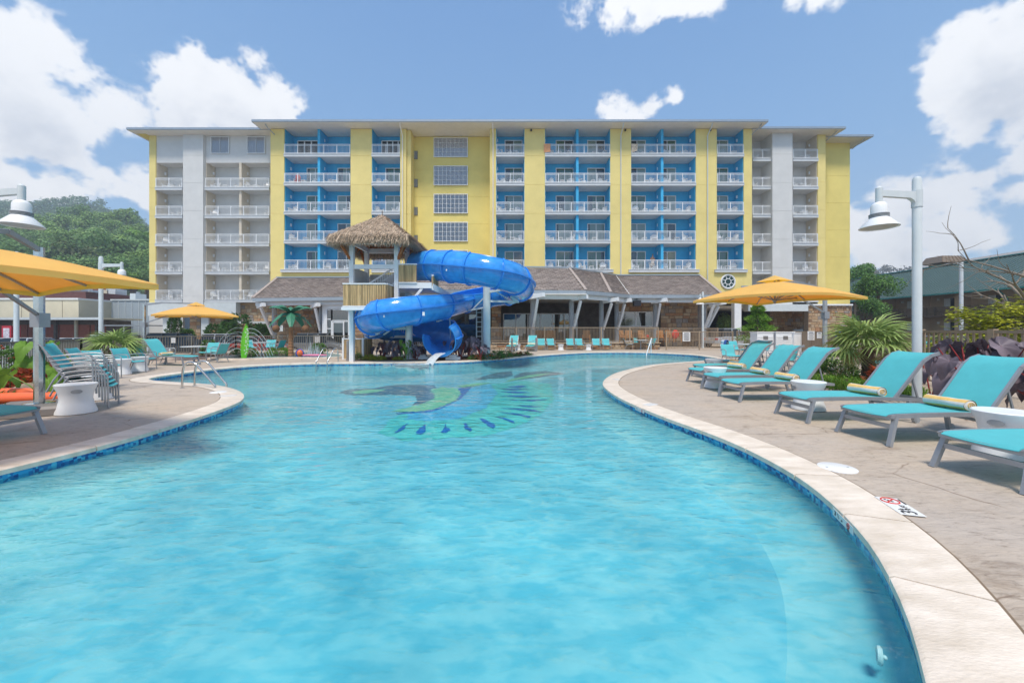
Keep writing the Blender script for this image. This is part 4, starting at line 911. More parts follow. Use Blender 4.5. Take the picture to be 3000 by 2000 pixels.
# running water out of the chute
b = MB(); m_ = ring(last, -.06); c0 = min(m_, key=lambda q: q.z)+V((0,.05,.05)); vs = []
for j, t in enumerate([0,.25,.5,.75,1]):
    cx, cy_, cz = c0.x-.42*t, c0.y-.95*t, c0.z+.03-(c0.z+.03-WL+.03)*t*t
    for q in range(7): a = q/6-.5; vs.append((cx+a*.42, cy_+R.uniform(-.05,.05), cz+.06*math.cos(a*3)+R.uniform(-.02,.02)))
b.add(vs, [(j*7+q, j*7+q+1, j*7+q+8, j*7+q+7) for j in range(4) for q in range(6)])
FOAM = mat('white_water', (.75,.80,.83), .3, .12, 9, trans=.4)
o = b.build('falling_water', FOAM, org=c0, smooth=True, angle=180); tag(o, 'white water pouring from the mouth of the blue slide', 'water', None, 'stuff')
b = MB()
for k in range(90):
    t = R.random(); x = c0.x-.5-2.1*t+R.gauss(0,.2); y = c0.y-.9-.15*t+R.gauss(0,.10*(1-t*.6)); s = R.uniform(.03,.11)*(1-t*.5)
    b.ball((x,y,WL+.004), (s*2.2,s*.7,.008+.03*(1-t)*R.random()), 7, 4)
tag(b.build('pool_foam', FOAM, org=(c0.x,c0.y-1,WL), smooth=True), 'streak of foam on the water below the slide mouth', 'foam', None, 'stuff')
# ---------------------------------------------------------------- thatched tower
tower = thing('slide_tower', 'white timber slide tower with a shaggy thatched hut roof and cane panels', 'tower', (-6.45, 19.5, 0)); TO = tower.location
def tb(name, m, *a): b = MB(); b.box(*a); return b.build(name, m, tower, TO)
for (x, y) in ((-7.5,18.4),(-5.4,18.4),(-7.62,20.6),(-5.5,20.6)):
    tb('post', WHT, x-.10,x+.10,y-.10,y+.10,0 if x < -7 else 2.0,5.75)
for (x0,x1,y0,y1,z0,z1) in ((-7.4,-5.5,18.33,18.47,4.33,4.53),(-7.5,-5.4,18.3,18.5,5.5,5.72),(-7.6,-5.5,20.5,20.7,5.5,5.72),(-5.47,-5.37,18.5,20.5,5.52,5.74),(-7.6,-7.5,18.5,20.5,5.52,5.74)):
    tb('beam', WHT, x0,x1,y0,y1,z0,z1)
tb('platform', WHT, -5.28,-3.75,18.3,20.9,3.42,3.68); tb('platform', LGT, -7.6,-5.3,18.9,20.9,3.42,3.68)
b = MB(); b.bar((-5.45,18.45,2.0),(-5.45,20.65,2.0),.16,.2); b.build('beam', WHT, tower, TO); b = MB(); b.bar((-5.45,19.6,1.95),(UX(1198,19.6),19.6,1.95),.16,.2); b.build('beam', WHT, tower, TO)
b = MB(); b.bar((-5.0,18.4,2.45),(-4.2,18.4,3.42),.16,.12); b.build('brace', WHT, tower, TO)
b = MB(); b.bar((-3.75,18.4,3.5),(-3.2,19.8,3.2),.1,.3); b.build('brace', WHT, tower, TO)
# cane panels
def cane(x0, x1, y, z0, z1, along='x', x_=0):
    b = MB(); n_ = int(abs((x1-x0))/.028)
    for i in range(n_):
        a = lerp(x0,x1,(i+.5)/n_); rr = .0135+R.uniform(-.002,.002); dz = R.uniform(-.01,.01); jy = R.uniform(-.006,.006)
        p = (a, y+jy) if along == 'x' else (y+jy, a)
        b.tube([(p[0],p[1],z0+dz),(p[0]+R.uniform(-.008,.008),p[1],z1+dz)], rr, 5)
    b.build('cane_screen', BAM, tower, TO, kind='stuff')
    k = MB(); 
    if along == 'x': k.box(x0,x1,y+.015,y+.06,z0+.03,z1-.03)
    else: k.box(y+.015,y+.06,x0,x1,z0+.03,z1-.03) if x_ else k.box(y-.06,y-.015,x0,x1,z0+.03,z1-.03)
    k.build('screen_board', BRNF, tower, TO)
    for z in (z0-.05, z1+.01):
        k = MB()
        if along == 'x': k.box(x0-.02,x1+.02,y-.03,y+.07,z,z+.05)
        else: k.box(y-.05,y+.05,x0,x1,z,z+.05)
        k.build('rail', WHT, tower, TO)
cane(-7.53,-5.62,17.5,2.55,3.50); cane(17.55,18.9,-5.60,2.55,3.50,'y')
tb('landing', WHT, -7.6,-5.55,17.45,19.0,2.36,2.49)
cane(-5.28,-4.45,18.28,3.70,4.50); cane(18.4,19.8,-3.72,3.4,4.0,'y')
# stair flights seen through the tower: stringers, treads and white railings
def flight(x0, x1, y, z0, z1, k):
    b = MB(); b.bar((x0,y,z0),(x1,y,z1),.06,.28); b.bar((x0,y+.9,z0),(x1,y+.9,z1),.06,.28)
    for i in range(k): t = (i+.5)/k; x, z = lerp(x0,x1,t), lerp(z0,z1,t); b.box(x-.13,x+.13,y,y+.9,z-.02,z+.03)
    b.build('stair_flight', LGT, tower, TO)
    for yy in (y, y+.9):
        b = MB(); b.bar((x0,yy,z0+.95),(x1,yy,z1+.95),.05,.07); b.bar((x0,yy,z0+.2),(x1,yy,z1+.2),.04,.05)
        for i in range(int(abs(x1-x0)/.11)): t = i/int(abs(x1-x0)/.11); x, z = lerp(x0,x1,t), lerp(z0,z1,t); b.box(x-.012,x+.012,yy-.012,yy+.012,z+.2,z+.95)
        b.build('stair_rail', WHR, tower, TO)
flight(-7.4,-5.7,19.0,2.45,3.55,6); flight(-5.2,-8.2,21.6,0.1,2.4,12); flight(-7.4,-5.6,21.0,2.5,3.5,5)
tb('stair_wall', LGT, -7.6,-7.5,18.7,20.4,3.68,4.45); tb('stair_wall', GRY, -7.5,-5.5,20.72,20.8,3.3,4.4)
# cane booth at the foot
booth = thing('cane_booth', 'bamboo-clad pump box with white posts and a small blue sign at the tower foot', 'booth', (-8.4, 19.6, 0)); BO = booth.location
bx0, bx1, by = UX(1008,19.6), UX(1062,19.6), 19.6
t_old, TO_old = tower, TO; tower, TO = booth, BO
cane(bx0,bx1,by,.03,1.0); cane(by+.05,by+1.2,bx1+.05,.03,1.0,'y')
for (x,y) in ((bx0-.04,by),(bx1+.03,by-.02),(bx0-.04,by+1.2)): b = MB(); b.box(x-.045,x+.045,y-.045,y+.045,0,1.08); b.build('post', WHT, booth, BO)
b = MB(); p = A(1033,994,19.5); b.box(p.x-.11,p.x+.11,19.5,19.53,p.z-.09,p.z+.09); sg = b.build('sign', WTL, booth, BO)
b = MB()
for k in range(4): b.box(p.x-.08,p.x+.08-.03*(k % 2),19.494,19.499,p.z+.05-.035*k,p.z+.062-.035*k)
b.build('sign_lines', mat('blue_print', (.03,.08,.35), .5), sg, BO)
tower, TO = t_old, TO_old
# roof: rafters, board and thatch
rc = V((-6.43, 19.45, 7.05)); cr = [V((-8.15,17.65,5.52)), V((-4.72,17.65,5.52)), V((-4.6,21.1,5.5)), V((-8.2,21.1,5.5))]
b = MB(); b.add([p+V((0,0,.12)) for p in cr]+[rc], [(0,1,4),(1,2,4),(2,3,4),(3,0,4)]); b.add([p+V((0,0,.10)) for p in cr]+[rc-V((0,0,.1))], [(1,0,4),(2,1,4),(3,2,4),(0,3,4)]); b.build('roof_board', CEDAR, tower, TO)
for k in range(4):
    a, c = cr[k], cr[(k+1) % 4]
    for j in range(1, 7):
        e = a.lerp(c, j/7); t = 1-abs(j/7-.5)*2; top = e.lerp(rc, .55+.4*t)
        b = MB(); b.bar(e+V((0,0,.04)), top-V((0,0,.05)), .05, .10); b.build('rafter', CEDAR, tower, TO)
    b = MB(); b.bar(a+V((0,0,.04)), rc, .08, .12); b.build('hip_rafter', CEDAR, tower, TO)
for (x,y,dx,dy) in ((-7.5,18.4,-.45,-.45),(-5.4,18.4,.5,-.4),(-5.5,20.6,.6,.3),(-7.62,20.6,-.4,.3),(-7.5,18.4,-.55,.0),(-5.4,18.4,.3,.5)):
    b = MB(); b.bar((x,y,4.65),(x+dx,y+dy,5.58),.09,.09); b.build('knee_brace', CEDAR, tower, TO)
b = MB(); RT = random.Random(3)
def blade(p, d, L_, w, n_):
    s = d.cross(n_).normalized()*w; q = p+d*L_; b.add([p-s, p+s, q+s*.4, q-s*.4], [(0,1,2,3)])
for k in range(4):
    a, c = cr[k]+V((0,0,.14)), cr[(k+1) % 4]+V((0,0,.14)); nn = (c-a).cross(rc-a).normalized(); nn = nn if nn.z > 0 else -nn
    out = V((nn.x,nn.y,0)).normalized()
    for i in range(5200):
        u_ = RT.random(); t = 1-math.sqrt(RT.random()); e = a.lerp(c, u_); mid = a.lerp(c, .5)
        p = e.lerp(rc, t)+nn*RT.uniform(.02,.16)
        down = (mid-rc).normalized(); d = (down*1.0+V((RT.gauss(0,.16),RT.gauss(0,.16),RT.uniform(-.25,.28)))).normalized()
        blade(p, d, RT.uniform(.18,.34), RT.uniform(.006,.014), nn)
    for i in range(3600):                                   # shaggy fringe
        e = a.lerp(c, RT.uniform(-.02,1.02)); p = e+nn*RT.uniform(.0,.14)-out*RT.uniform(0,.15)+V((0,0,RT.uniform(-.03,.05)))
        d = (V((0,0,-1))*RT.uniform(.8,1.3)+out*RT.uniform(-.1,.95)+V((RT.gauss(0,.12),RT.gauss(0,.12),0))).normalized()
        blade(p, d, RT.uniform(.15,.52), RT.uniform(.006,.013), out)
for k in range(4):
    a = cr[k]+V((0,0,.2))
    for i in range(300): p = a.lerp(rc+V((0,0,.1)), RT.random())+V((RT.gauss(0,.05),RT.gauss(0,.05),.03)); blade(p, V((RT.gauss(0,.5),RT.gauss(0,.5),-.35)).normalized(), .2, .012, V((0,0,1)))
b.build('thatch', THA, tower, TO, kind='stuff')
b = MB(); b.bar(rc-V((0,0,.1)), rc+V((0,0,.32)), .03); b.build('finial', TRK, tower, TO)
# ---------------------------------------------------------------- furniture
def make_lounger(towel=False, back=math.radians(52), name='sun_lounger'):
    t = thing(name, None, 'sun lounger')
    L1 = 1.42; zs = .37; ca, sa = math.cos(back), math.sin(back); bl = .92
    def curve(y):
        pts = [(0.02,y,zs-.015),(.10,y,zs),(.6,y,zs+.012),(1.1,y,zs+.01),(L1,y,zs)]
        return pts
    for s in (-1,1):
        b = MB(); y = s*.33; pts = smoothc([V(p) for p in curve(y)+[(1.7,y,zs-.01),(2.0,y,zs-.03)]], False, 3)
        for a, c in zip(pts, pts[1:]): b.bar(a, c, .028, .055)
        b.build('side_rail', ALU, t)
        b = MB(); pts = [V((L1,y*.93,zs+.01)), V((L1+ca*.45,y*.93,zs+sa*.45)), V((L1+ca*.75,y*.93,zs+sa*.75)), V((L1+ca*.85+.06,y*.93,zs+sa*.86)), V((L1+ca*.9+.16,y*.93,zs+sa*.9+.01))]
        for a, c in zip(pts, pts[1:]): b.bar(a, c, .028, .045)
        b.build('back_rail', ALU, t)
        b = MB(); b.bar((.10,y,zs-.01),(-.02,y*1.10,0),.042,.05,(0,1,0)); b.build('leg', ALU, t)
        b = MB(); b.bar((1.62,y,zs-.02),(1.70,y*1.05,.02),.042,.05,(0,1,0)); lg = b.build('leg', ALU, t)
        b = MB(); M_ = Matrix.Rotation(math.radians(90), 4, 'X'); b.lathe([(.05,-.02),(.05,.02)], (1.72,y*1.05,.05), 14, M=M_); b.build('wheel', GRYP, lg)
        b = MB(); b.bar((L1+ca*.5,y*.8,zs+sa*.5),(L1+.42,y*.8,zs-.01),.018,.025); b.build('prop_strut', ALU, t)
    for (xx,zz,hh) in ((.06,zs-.13,.05),(1.66,zs-.14,.04),(2.0,zs-.03,.05),(.03,zs-.02,.04)): b = MB(); b.bar((xx,-.34,zz),(xx,.34,zz),.03,hh); b.build('cross_bar', ALU, t)
    def sling(pts, name):
        b = MB(); n_ = len(pts); W = .305; vs = []
        for x, z in pts:
            for q in range(7): y = lerp(-W, W, q/6); vs.append((x, y, z-.012*(1-(y/W)**2)))
        b.add(vs, [(i*7+q, (i+1)*7+q, (i+1)*7+q+1, i*7+q+1) for i in range(n_-1) for q in range(6)])
        b.add([(v[0],v[1],v[2]-.006) for v in vs], [(i*7+q+1, (i+1)*7+q+1, (i+1)*7+q, i*7+q) for i in range(n_-1) for q in range(6)])
        b.build(name, TEAL, t, smooth=True)
    sling([(.0,zs-.0),(.04,zs+.022),(.1,zs+.03),(.4,zs+.038),(.8,zs+.04),(1.15,zs+.036),(L1-.02,zs+.03)], 'seat_sling')
    sling([(L1,zs+.02)]+[(L1+ca*q,zs+sa*q+.02) for q in (.2,.4,.6,.74)]+[(L1+ca*.84+.05,zs+sa*.86+.02),(L1+ca*.88+.14,zs+sa*.9+.02)], 'back_sling')
    return t
def make_towel():
    t = thing('rolled_towel', None, 'towel'); n_ = 9; L_ = .52
    YT = mat('towel_yellow', (.88,.58,.20), .95, .08, 20, bump=.8, bscale=150); WT = mat('towel_white', (.82,.79,.74), .95, .05, 20, bump=.8, bscale=150)
    m_ = 7; S_ = 7
    for k in range(m_):
        b = MB(); vs = []
        for i in range(7):
            y = lerp(-L_/2, L_/2, i/6)
            for q in range(4):
                a = 2*math.pi*(k+q/3)/m_+y*.5; r_ = .078*(1+.05*math.sin(3*a+y*9)+.03*math.sin(y*30+a)); vs.append((r_*1.15*math.cos(a), y, r_*.9*math.sin(a)+.066))
        b.add(vs, [(i*4+q, i*4+q+1, (i+1)*4+q+1, (i+1)*4+q) for i in range(6) for q in range(3)]); b.build('stripe', YT if k % 2 == 0 else WT, t, smooth=True, angle=60)
    b = MB()
    for e in (-1,1): b.ball((0,e*(L_/2-.01),.066), (.078,.012,.066), 12, 6)
    b.build('roll_core', WT, t, smooth=True)
    for e in (-1,1):
        b = MB(); pts = [V((.05*(1-j/30)*math.cos(j*.42), e*(L_/2+.003), .066+.045*(1-j/30)*math.sin(j*.42))) for j in range(28)]; b.tube(pts, .006, 5); b.build('rolled_end', YT, t)
    return t
def make_drum():
    b = MB(); b.lathe([(.24,0),(.265,.012),(.262,.05),(.225,.16),(.205,.26),(.225,.38),(.268,.49),(.272,.512),(.26,.522),(.20,.518)], (0,0,0), 36); t = b.build('drum_table', PLW, smooth=True); tag(t, None, 'side table')
    b = MB(); M_ = Matrix.Rotation(math.radians(90), 4, 'X'); vs = []
    for (s,) in ((1,),(-1,)):
        q = [(s*.0, 0, 0)]
        pts = [(.07*math.cos(a), s*-.243, .40+.035*math.sin(a)) for a in [k*math.pi/8 for k in range(16)]]; b.add([(p[0],p[1]*1.012,p[2]) for p in pts], [tuple(range(16)) if s > 0 else tuple(range(15,-1,-1))])
    b.build('hand_hole', mat('shaded_grip', (.36,.36,.36), .6), t)
    return t
def make_armchair():
    t = thing('armchair', None, 'armchair')
    prof = [(.27,.40),(.24,.425),(.12,.43),(0,.415),(-.15,.40),(-.22,.44),(-.27,.55),(-.33,.70),(-.37,.80),(-.42,.86)]
    b = MB(); W = .255; vs = []
    for x, z in prof:
        for q in range(5): y = lerp(-W,W,q/4); vs.append((x,y,z-.012*(1-(y/W)**2)))
    b.add(vs, [(i*5+q,(i+1)*5+q,(i+1)*5+q+1,i*5+q+1) for i in range(len(prof)-1) for q in range(4)]); b.add([(v[0]-.004,v[1],v[2]-.006) for v in vs], [(i*5+q+1,(i+1)*5+q+1,(i+1)*5+q,i*5+q) for i in range(len(prof)-1) for q in range(4)])
    b.build('sling', TEAL, t, smooth=True, angle=80)
    for s in (-1,1):
        y = s*.27
        b = MB(); b.tube(smoothc([V((x,y,z-.01)) for x, z in prof], False, 2), .015, 6); b.build('side_tube', ALU, t, smooth=True)
        b = MB(); b.tube(smoothc([V((.27,y*1.08,.0)),V((.26,y*1.08,.42)),V((.255,y*1.1,.60)),V((.20,y*1.12,.645)),V((.0,y*1.12,.655)),V((-.2,y*1.1,.635)),V((-.31,y*1.02,.62))], False, 3), .015, 6); b.build('arm', ALU, t, smooth=True)
        b = MB(); b.tube([(-.12,y,.41),(-.24,y*1.04,.2),(-.32,y*1.06,0)], .015, 6); b.build('leg', ALU, t)
    for xx, zz in ((.25,.38),(-.18,.36)): b = MB(); b.tube([(xx,-.275,zz),(xx,.275,zz)], .012, 6); b.build('cross_bar', ALU, t)
    return t
PL, PTW, PD, PA = Proto(make_lounger()), Proto(make_towel()), Proto(make_drum()), Proto(make_armchair())
GL = 'turquoise sun loungers in a row on the right deck'
lo = [((4.52,3.82),.05,'nearest turquoise lounger, cut by the right edge of the picture'),
      ((4.70,5.26),.07,'lounger second from the camera on the right, beside the white drum table'),
      ((4.62,6.48),.02,'turquoise lounger in front of the white drum table and purple leaves'),
      ((4.60,8.30),.05,'turquoise lounger on the right, third in the row behind the near drum table'),
      ((4.78,9.45),.08,'turquoise lounger fourth in the row, left of the grassy bed'),
      ((5.05,10.85),.12,'turquoise lounger fifth in the row, half hidden by a drum table'),
      ((5.75,12.1),.10,'turquoise lounger sixth in the row, near the tip of the deck'),
      ((6.9,13.7),.12,'farthest turquoise lounger in the right row, low behind a drum table')]
for (x, y), rz, lab in lo: PL.put((x,y,0), rz, lab, GL)
GT = 'rolled yellow striped towels on the loungers'
for (k, lab) in ((1,'yellow and white rolled towel on the second lounger from the camera'),(2,'striped rolled towel on the lounger before the purple leaves'),(3,'rolled towel on the third lounger back, left of the grass bed'),(4,'rolled towel on the fourth lounger of the right row'),(5,'rolled towel on the fifth lounger of the right row'),(6,'small far rolled towel on the sixth lounger of the right row')):
    (x, y), rz, _ = lo[k]; PTW.put((x+1.25*math.cos(rz), y+1.25*math.sin(rz), .408), rz+R.uniform(-.12,.12), lab, GT)
GD = 'white waisted drum tables'
for (x,y,lab) in ((5.72,4.55,'large near white drum table at the right edge between two loungers'),(5.45,7.22,'white drum table with a hand hole behind the third lounger'),(5.15,9.95,'white drum table between the fourth and fifth right loungers'),(6.65,12.9,'farthest white drum table in the right lounger row'),
                  (-7.66,6.9,'nearest white drum table beside the grey umbrella base'),(-8.75,8.25,'white drum table half behind the nearest stacked chairs'),(-12.8,12.85,'white drum table between armchairs on the left deck'),(-13.25,13.95,'white drum table left of the turquoise lounger on the left deck')):
    PD.put((x,y,0), R.uniform(0,3), lab, GD)
for (u, lab) in ((1643,'white drum table between the pairs of far armchairs'),(1724,'white drum table right of centre in the far row'),(1517,'white drum table between the two far loungers')):
    p = G(u, 1026); PD.put(tuple(p), 0, lab, GD, .85)
# left deck
for k in range(6): PA.put((-7.93-.03*k, 7.45-.025*k, .072*k), .55, f'{["bottom","second lowest","third lowest","third highest","second highest","top"][k]} armchair of the near nested stack on the left deck', 'stacked turquoise armchairs')
for k in range(4): PA.put((-10.4-.02*k, 9.85-.01*k, .055*k), .45, f'{["bottom","second lowest","second highest","top"][k]} armchair of the rear nested stack on the left deck', 'stacked turquoise armchairs')
for (x,y,rz,lab) in ((-12.2,11.7,-.1,'turquoise armchair just right of the rear chair stack'),(-12.95,13.3,-.05,'turquoise armchair between two white drum tables on the left'),(-13.75,14.6,-.2,'turquoise armchair beside the left lounger'),
                     (-15.5,17.5,.2,'armchair on the left side of the left patio table'),(-14.7,19.0,-1.5,'armchair behind the left patio table'),(-13.45,17.9,math.pi-.1,'armchair at the right of the left patio table, facing left'),
                     (-16.2,24.3,-.6,'armchair left of the far green surfboard fountain tables'),(-15.3,24.7,-1.4,'armchair behind the surfboard near the far railing'),(-14.4,24.1,3.0,'armchair facing left behind the splash pool')):
    PA.put((x,y,0), rz, lab, 'turquoise armchairs')
PL.put((-13.3,16.3,0), math.pi-.15, 'turquoise lounger on the left deck under the far yellow umbrella', 'turquoise sun loungers')
PTW.put((-14.5,16.45,.408), math.pi, 'rolled towel on the left deck lounger', GT)
PL.put((-6.62,5.15,0), math.pi-.1, 'lounger cut off at the left edge, only its foot leg showing', 'turquoise sun loungers')
def ptable(x, y, lab):
    t = thing('patio_table', lab, 'table', (x,y,0)); b = MB(); b.lathe([(.48,.70),(.50,.71),(.50,.73),(.48,.735)], (0,0,0), 28); b.build('table_top', LGT, t, smooth=True)
    b = MB(); b.lathe([(.24,0),(.24,.02),(.04,.05),(.035,.70)], (0,0,0), 14); b.build('pedestal', ALU, t, smooth=True)
ptable(-14.5,17.9,'round pale patio table with three armchairs on the left deck'); ptable(-15.3,24.0,'small round table behind the splash pool')
# far row along the terrace wall
for (u, lab) in ((1490,'left of the two far loungers facing the pool beside the rope posts'),(1545,'right of the two far loungers facing the pool beside the rope posts')):
    p = G(u, 1027); PL.put((p.x+.15,p.y-1.1,0), math.radians(82), lab, 'turquoise sun loungers'); PTW.put((p.x+.3,p.y+.15,.408), math.radians(82), 'rolled towel on '+lab.split(' facing')[0], GT)
for (u, lab) in ((1586,'first'),(1614,'second'),(1671,'third'),(1698,'fourth'),(1747,'fifth'),(1777,'sixth')):
    p = G(u, 1025.5); PA.put(tuple(p), -math.pi/2+R.uniform(-.1,.1), f'{lab} armchair from the left in the far row below the terrace wall', 'turquoise armchairs in the far row')
p = G(1877, 1024); ptable(p.x, p.y, 'round table at the right end of the far row by the handrail')
for (dx,dy,rz,lab) in ((-.85,.2,-.2,'armchair left of the far round table'),(.8,.3,3.3,'armchair right of the far round table'),(.1,.9,-1.6,'armchair behind the far round table')): PA.put((p.x+dx,p.y+dy,0), rz, lab, 'turquoise armchairs')
p = G(2212, 1050); ptable(p.x, p.y+.6, 'round table among armchairs behind the right loungers'); ptable(11.9,14.6,'round table half hidden behind the yellow umbrella mast')
for (x,y,rz,lab) in ((p.x-.95,p.y+.5,.1,'armchair with towels on its back behind the far loungers'),(p.x-.1,p.y+1.5,-1.5,'armchair behind the right-hand round table'),(p.x+.9,p.y+.9,3.2,'armchair on the right of the right-hand round table'),(9.6,13.9,-2.9,'dark-backed armchair behind the fourth lounger'),(10.3,15.2,-2.6,'armchair near the umbrella mast behind the loungers'),(11.3,16.0,-1.9,'armchair beyond the umbrella mast'),(9.2,16.5,-1.7,'armchair before the white towel cabinets')):
    PA.put((x,y,0), rz, lab, 'turquoise armchairs')
PL.put((12.2,13.2,0), .2, 'lounger seen from behind the umbrella mast on the right', 'turquoise sun loungers')
# towels over a chair
c = (p.x-1.32, p.y+.5)
for (dy, m_, lab) in ((-.16, mat('blue_towel',(.05,.12,.42),.95,.1,8), 'blue towel over the back of an armchair on the right deck'), (.1, mat('white_blue_towel',(.62,.68,.78),.95,.15,10), 'white and pale blue towel over the same armchair back')):
    b = MB(); vs = []
    for j, (x, z) in enumerate([(-.10,.35),(-.07,.7),(-.02,.93),(.05,.95),(.10,.7),(.13,.45)]):
        for q in range(4): vs.append((c[0]+x+R.uniform(-.015,.015), c[1]+dy-.12+q*.08, z))
    b.add(vs, [(i*4+q,(i+1)*4+q,(i+1)*4+q+1,i*4+q+1) for i in range(5) for q in range(3)]); tag(b.build('draped_towel', m_, org=(c[0],c[1],.3), smooth=True, angle=90), lab, 'towel')
# ---------------------------------------------------------------- umbrellas
def umbrella(lab, mast, mz, ctr, side, rot, rim, apex, base_rot=None, tall=True):
    t = thing('cantilever_umbrella', lab, 'umbrella', (mast[0],mast[1],0)); o_ = t.location
    C = V((ctr[0],ctr[1],0)); hs = side/2
    e1, e2 = V((math.cos(rot),math.sin(rot),0)), V((-math.sin(rot),math.cos(rot),0))
    rimp = []
    for (a, c_) in ((-1,-1),(1,-1),(1,1),(-1,1)):
        rimp.append(C+e1*a*hs+e2*c_*hs+V((0,0,rim)))
    K = 6; vs = []; loop = []
    for k in range(4):
        p, q = rimp[k], rimp[(k+1) % 4]
        for j in range(K):
            s = j/K; w = p.lerp(q, s); sagx = math.sin(math.pi*s); w = w+(C-V((w.x,w.y,0))).normalized()*.06*sagx+V((0,0,.06*sagx)); loop.append(w)
    ap = C+V((0,0,apex)); nL = len(loop); rings = 5
    def surf(off, flip):
        b = MB(); vs = []
        for r_ in range(rings+1):
            tt = r_/rings
            for w in loop: x = ap.lerp(w, max(tt,.10)); x = x+V((0,0,+.05*math.sin(math.pi*tt)+off)); vs.append(x)
        fs = [(r_*nL+k, r_*nL+(k+1) % nL, (r_+1)*nL+(k+1) % nL, (r_+1)*nL+k) for r_ in range(rings) for k in range(nL)]
        if flip: fs = [f[::-1] for f in fs]
        b.add(vs, fs); return b
    b = surf(0, False); b2 = surf(-.008, True); b.add(b2.v, b2.f)
    for k in range(nL): a, c_ = loop[k], loop[(k+1) % nL]; b.add([a, c_, c_-V((0,0,.075)), a-V((0,0,.075))], [(0,1,2,3)])
    cn = b.build('canopy', YCAN, t, o_, smooth=True, angle=25)
    b = MB(); vt = [ap.lerp(w, .22)+V((0,0,.10)) for w in loop]; b.add(vt+[ap+V((0,0,.17))], [(k,(k+1) % nL,nL) for k in range(nL)]); b.build('vent_cap', YCAN, cn, o_)
    hub = C+V((0,0,rim-.05+.0)); 
    for k in range(8):
        w = loop[k*3]; b = MB(); q = [ap+V((0,0,-.06)).lerp(V((0,0,0)),0)]
        pts = [ap.lerp(w, s)+V((0,0,+.05*math.sin(math.pi*s)-.03)) for s in (.04,.25,.5,.75,.99)]
        for a, c_ in zip(pts, pts[1:]): b.bar(a, c_, .02, .03)
        rb = b.build('rib', ALU, t, o_); b = MB(); b.bar(hub, pts[2], .018, .025); b.build('strut', ALU, rb, o_)
    b = MB(); b.tube([ap, hub-V((0,0,.1))], .03, 8); b.ball(hub, .06, 8, 6); b.build('hub', ALU, t, o_)
    M0 = V((mast[0],mast[1],0)); b = MB()
    b.lathe([(.07,.10),(.07,mz)], M0, 8); b.build('mast', STEEL if tall else GRYP, t, o_)
    dr = (C-M0).normalized(); b = MB(); b.bar(M0+V((0,0,mz-.05)), M0+dr*.35*(C-M0).length+V((0,0,mz+.05)), .06, .08); b.bar(M0+dr*.35*(C-M0).length+V((0,0,mz+.05)), ap+V((0,0,.08)), .05, .07); b.build('arm', ALU, t, o_)
    b = MB(); b.bar(M0+V((0,0,rim-.35)), M0.lerp(C,.55)+V((0,0,rim+.12)), .04, .05); b.bar(M0.lerp(C,.55)+V((0,0,rim+.12)), hub, .035, .04); b.box(mast[0]-.07,mast[0]+.10,mast[1]-.085,mast[1]+.085,rim-.55,rim-.3); b.build('lower_arm', ALU, t, o_)
    b = MB(); b.lathe([(.20,.16),(.20,.175),(.11,.19)], M0, 24); b.build('mast_plate', STEEL, t, o_, smooth=True)
    ba = base_rot if base_rot is not None else rot; f1, f2 = V((math.cos(ba),math.sin(ba),0)), V((-math.sin(ba),math.cos(ba),0))
    b = MB(); hs = .55; lo_ = [M0+f1*a*hs+f2*c_*hs for a, c_ in ((-1,-1),(1,-1),(1,1),(-1,1))]; up_ = [M0+f1*a*(hs-.05)+f2*c_*(hs-.05) for a, c_ in ((-1,-1),(1,-1),(1,1),(-1,1))]
    vs = [p+V((0,0,.01)) for p in lo_]+[p+V((0,0,.12)) for p in lo_]+[p+V((0,0,.165)) for p in up_]
    b.add(vs, [(3,2,1,0),(8,9,10,11)]+[(k,(k+1)%4,(k+1)%4+4,k+4) for k in range(4)]+[(k+4,(k+1)%4+4,(k+1)%4+8,k+8) for k in range(4)]); b.build('base_box', mat('bronze_grey_base', (.20,.18,.17), .45, .08, 5), t, o_)
    return t
umbrella('near yellow cantilever umbrella with steel mast and grey box base at the left edge', (-8.37,6.95), 2.92, (-6.6,4.3), 3.0, math.radians(-20), 2.06, 2.50, math.radians(33))
umbrella('yellow cantilever umbrella over the right loungers with a dark square mast', (11.2,14.05), 2.95, (8.1,12.1), 3.25, math.radians(25), 2.42, 2.98, None, False)
umbrella('far yellow umbrella on the left in front of the hotel wing', (-19.3,20.6), 2.85, (-16.25,20.2), 3.3, math.radians(40), 2.18, 2.75, None)
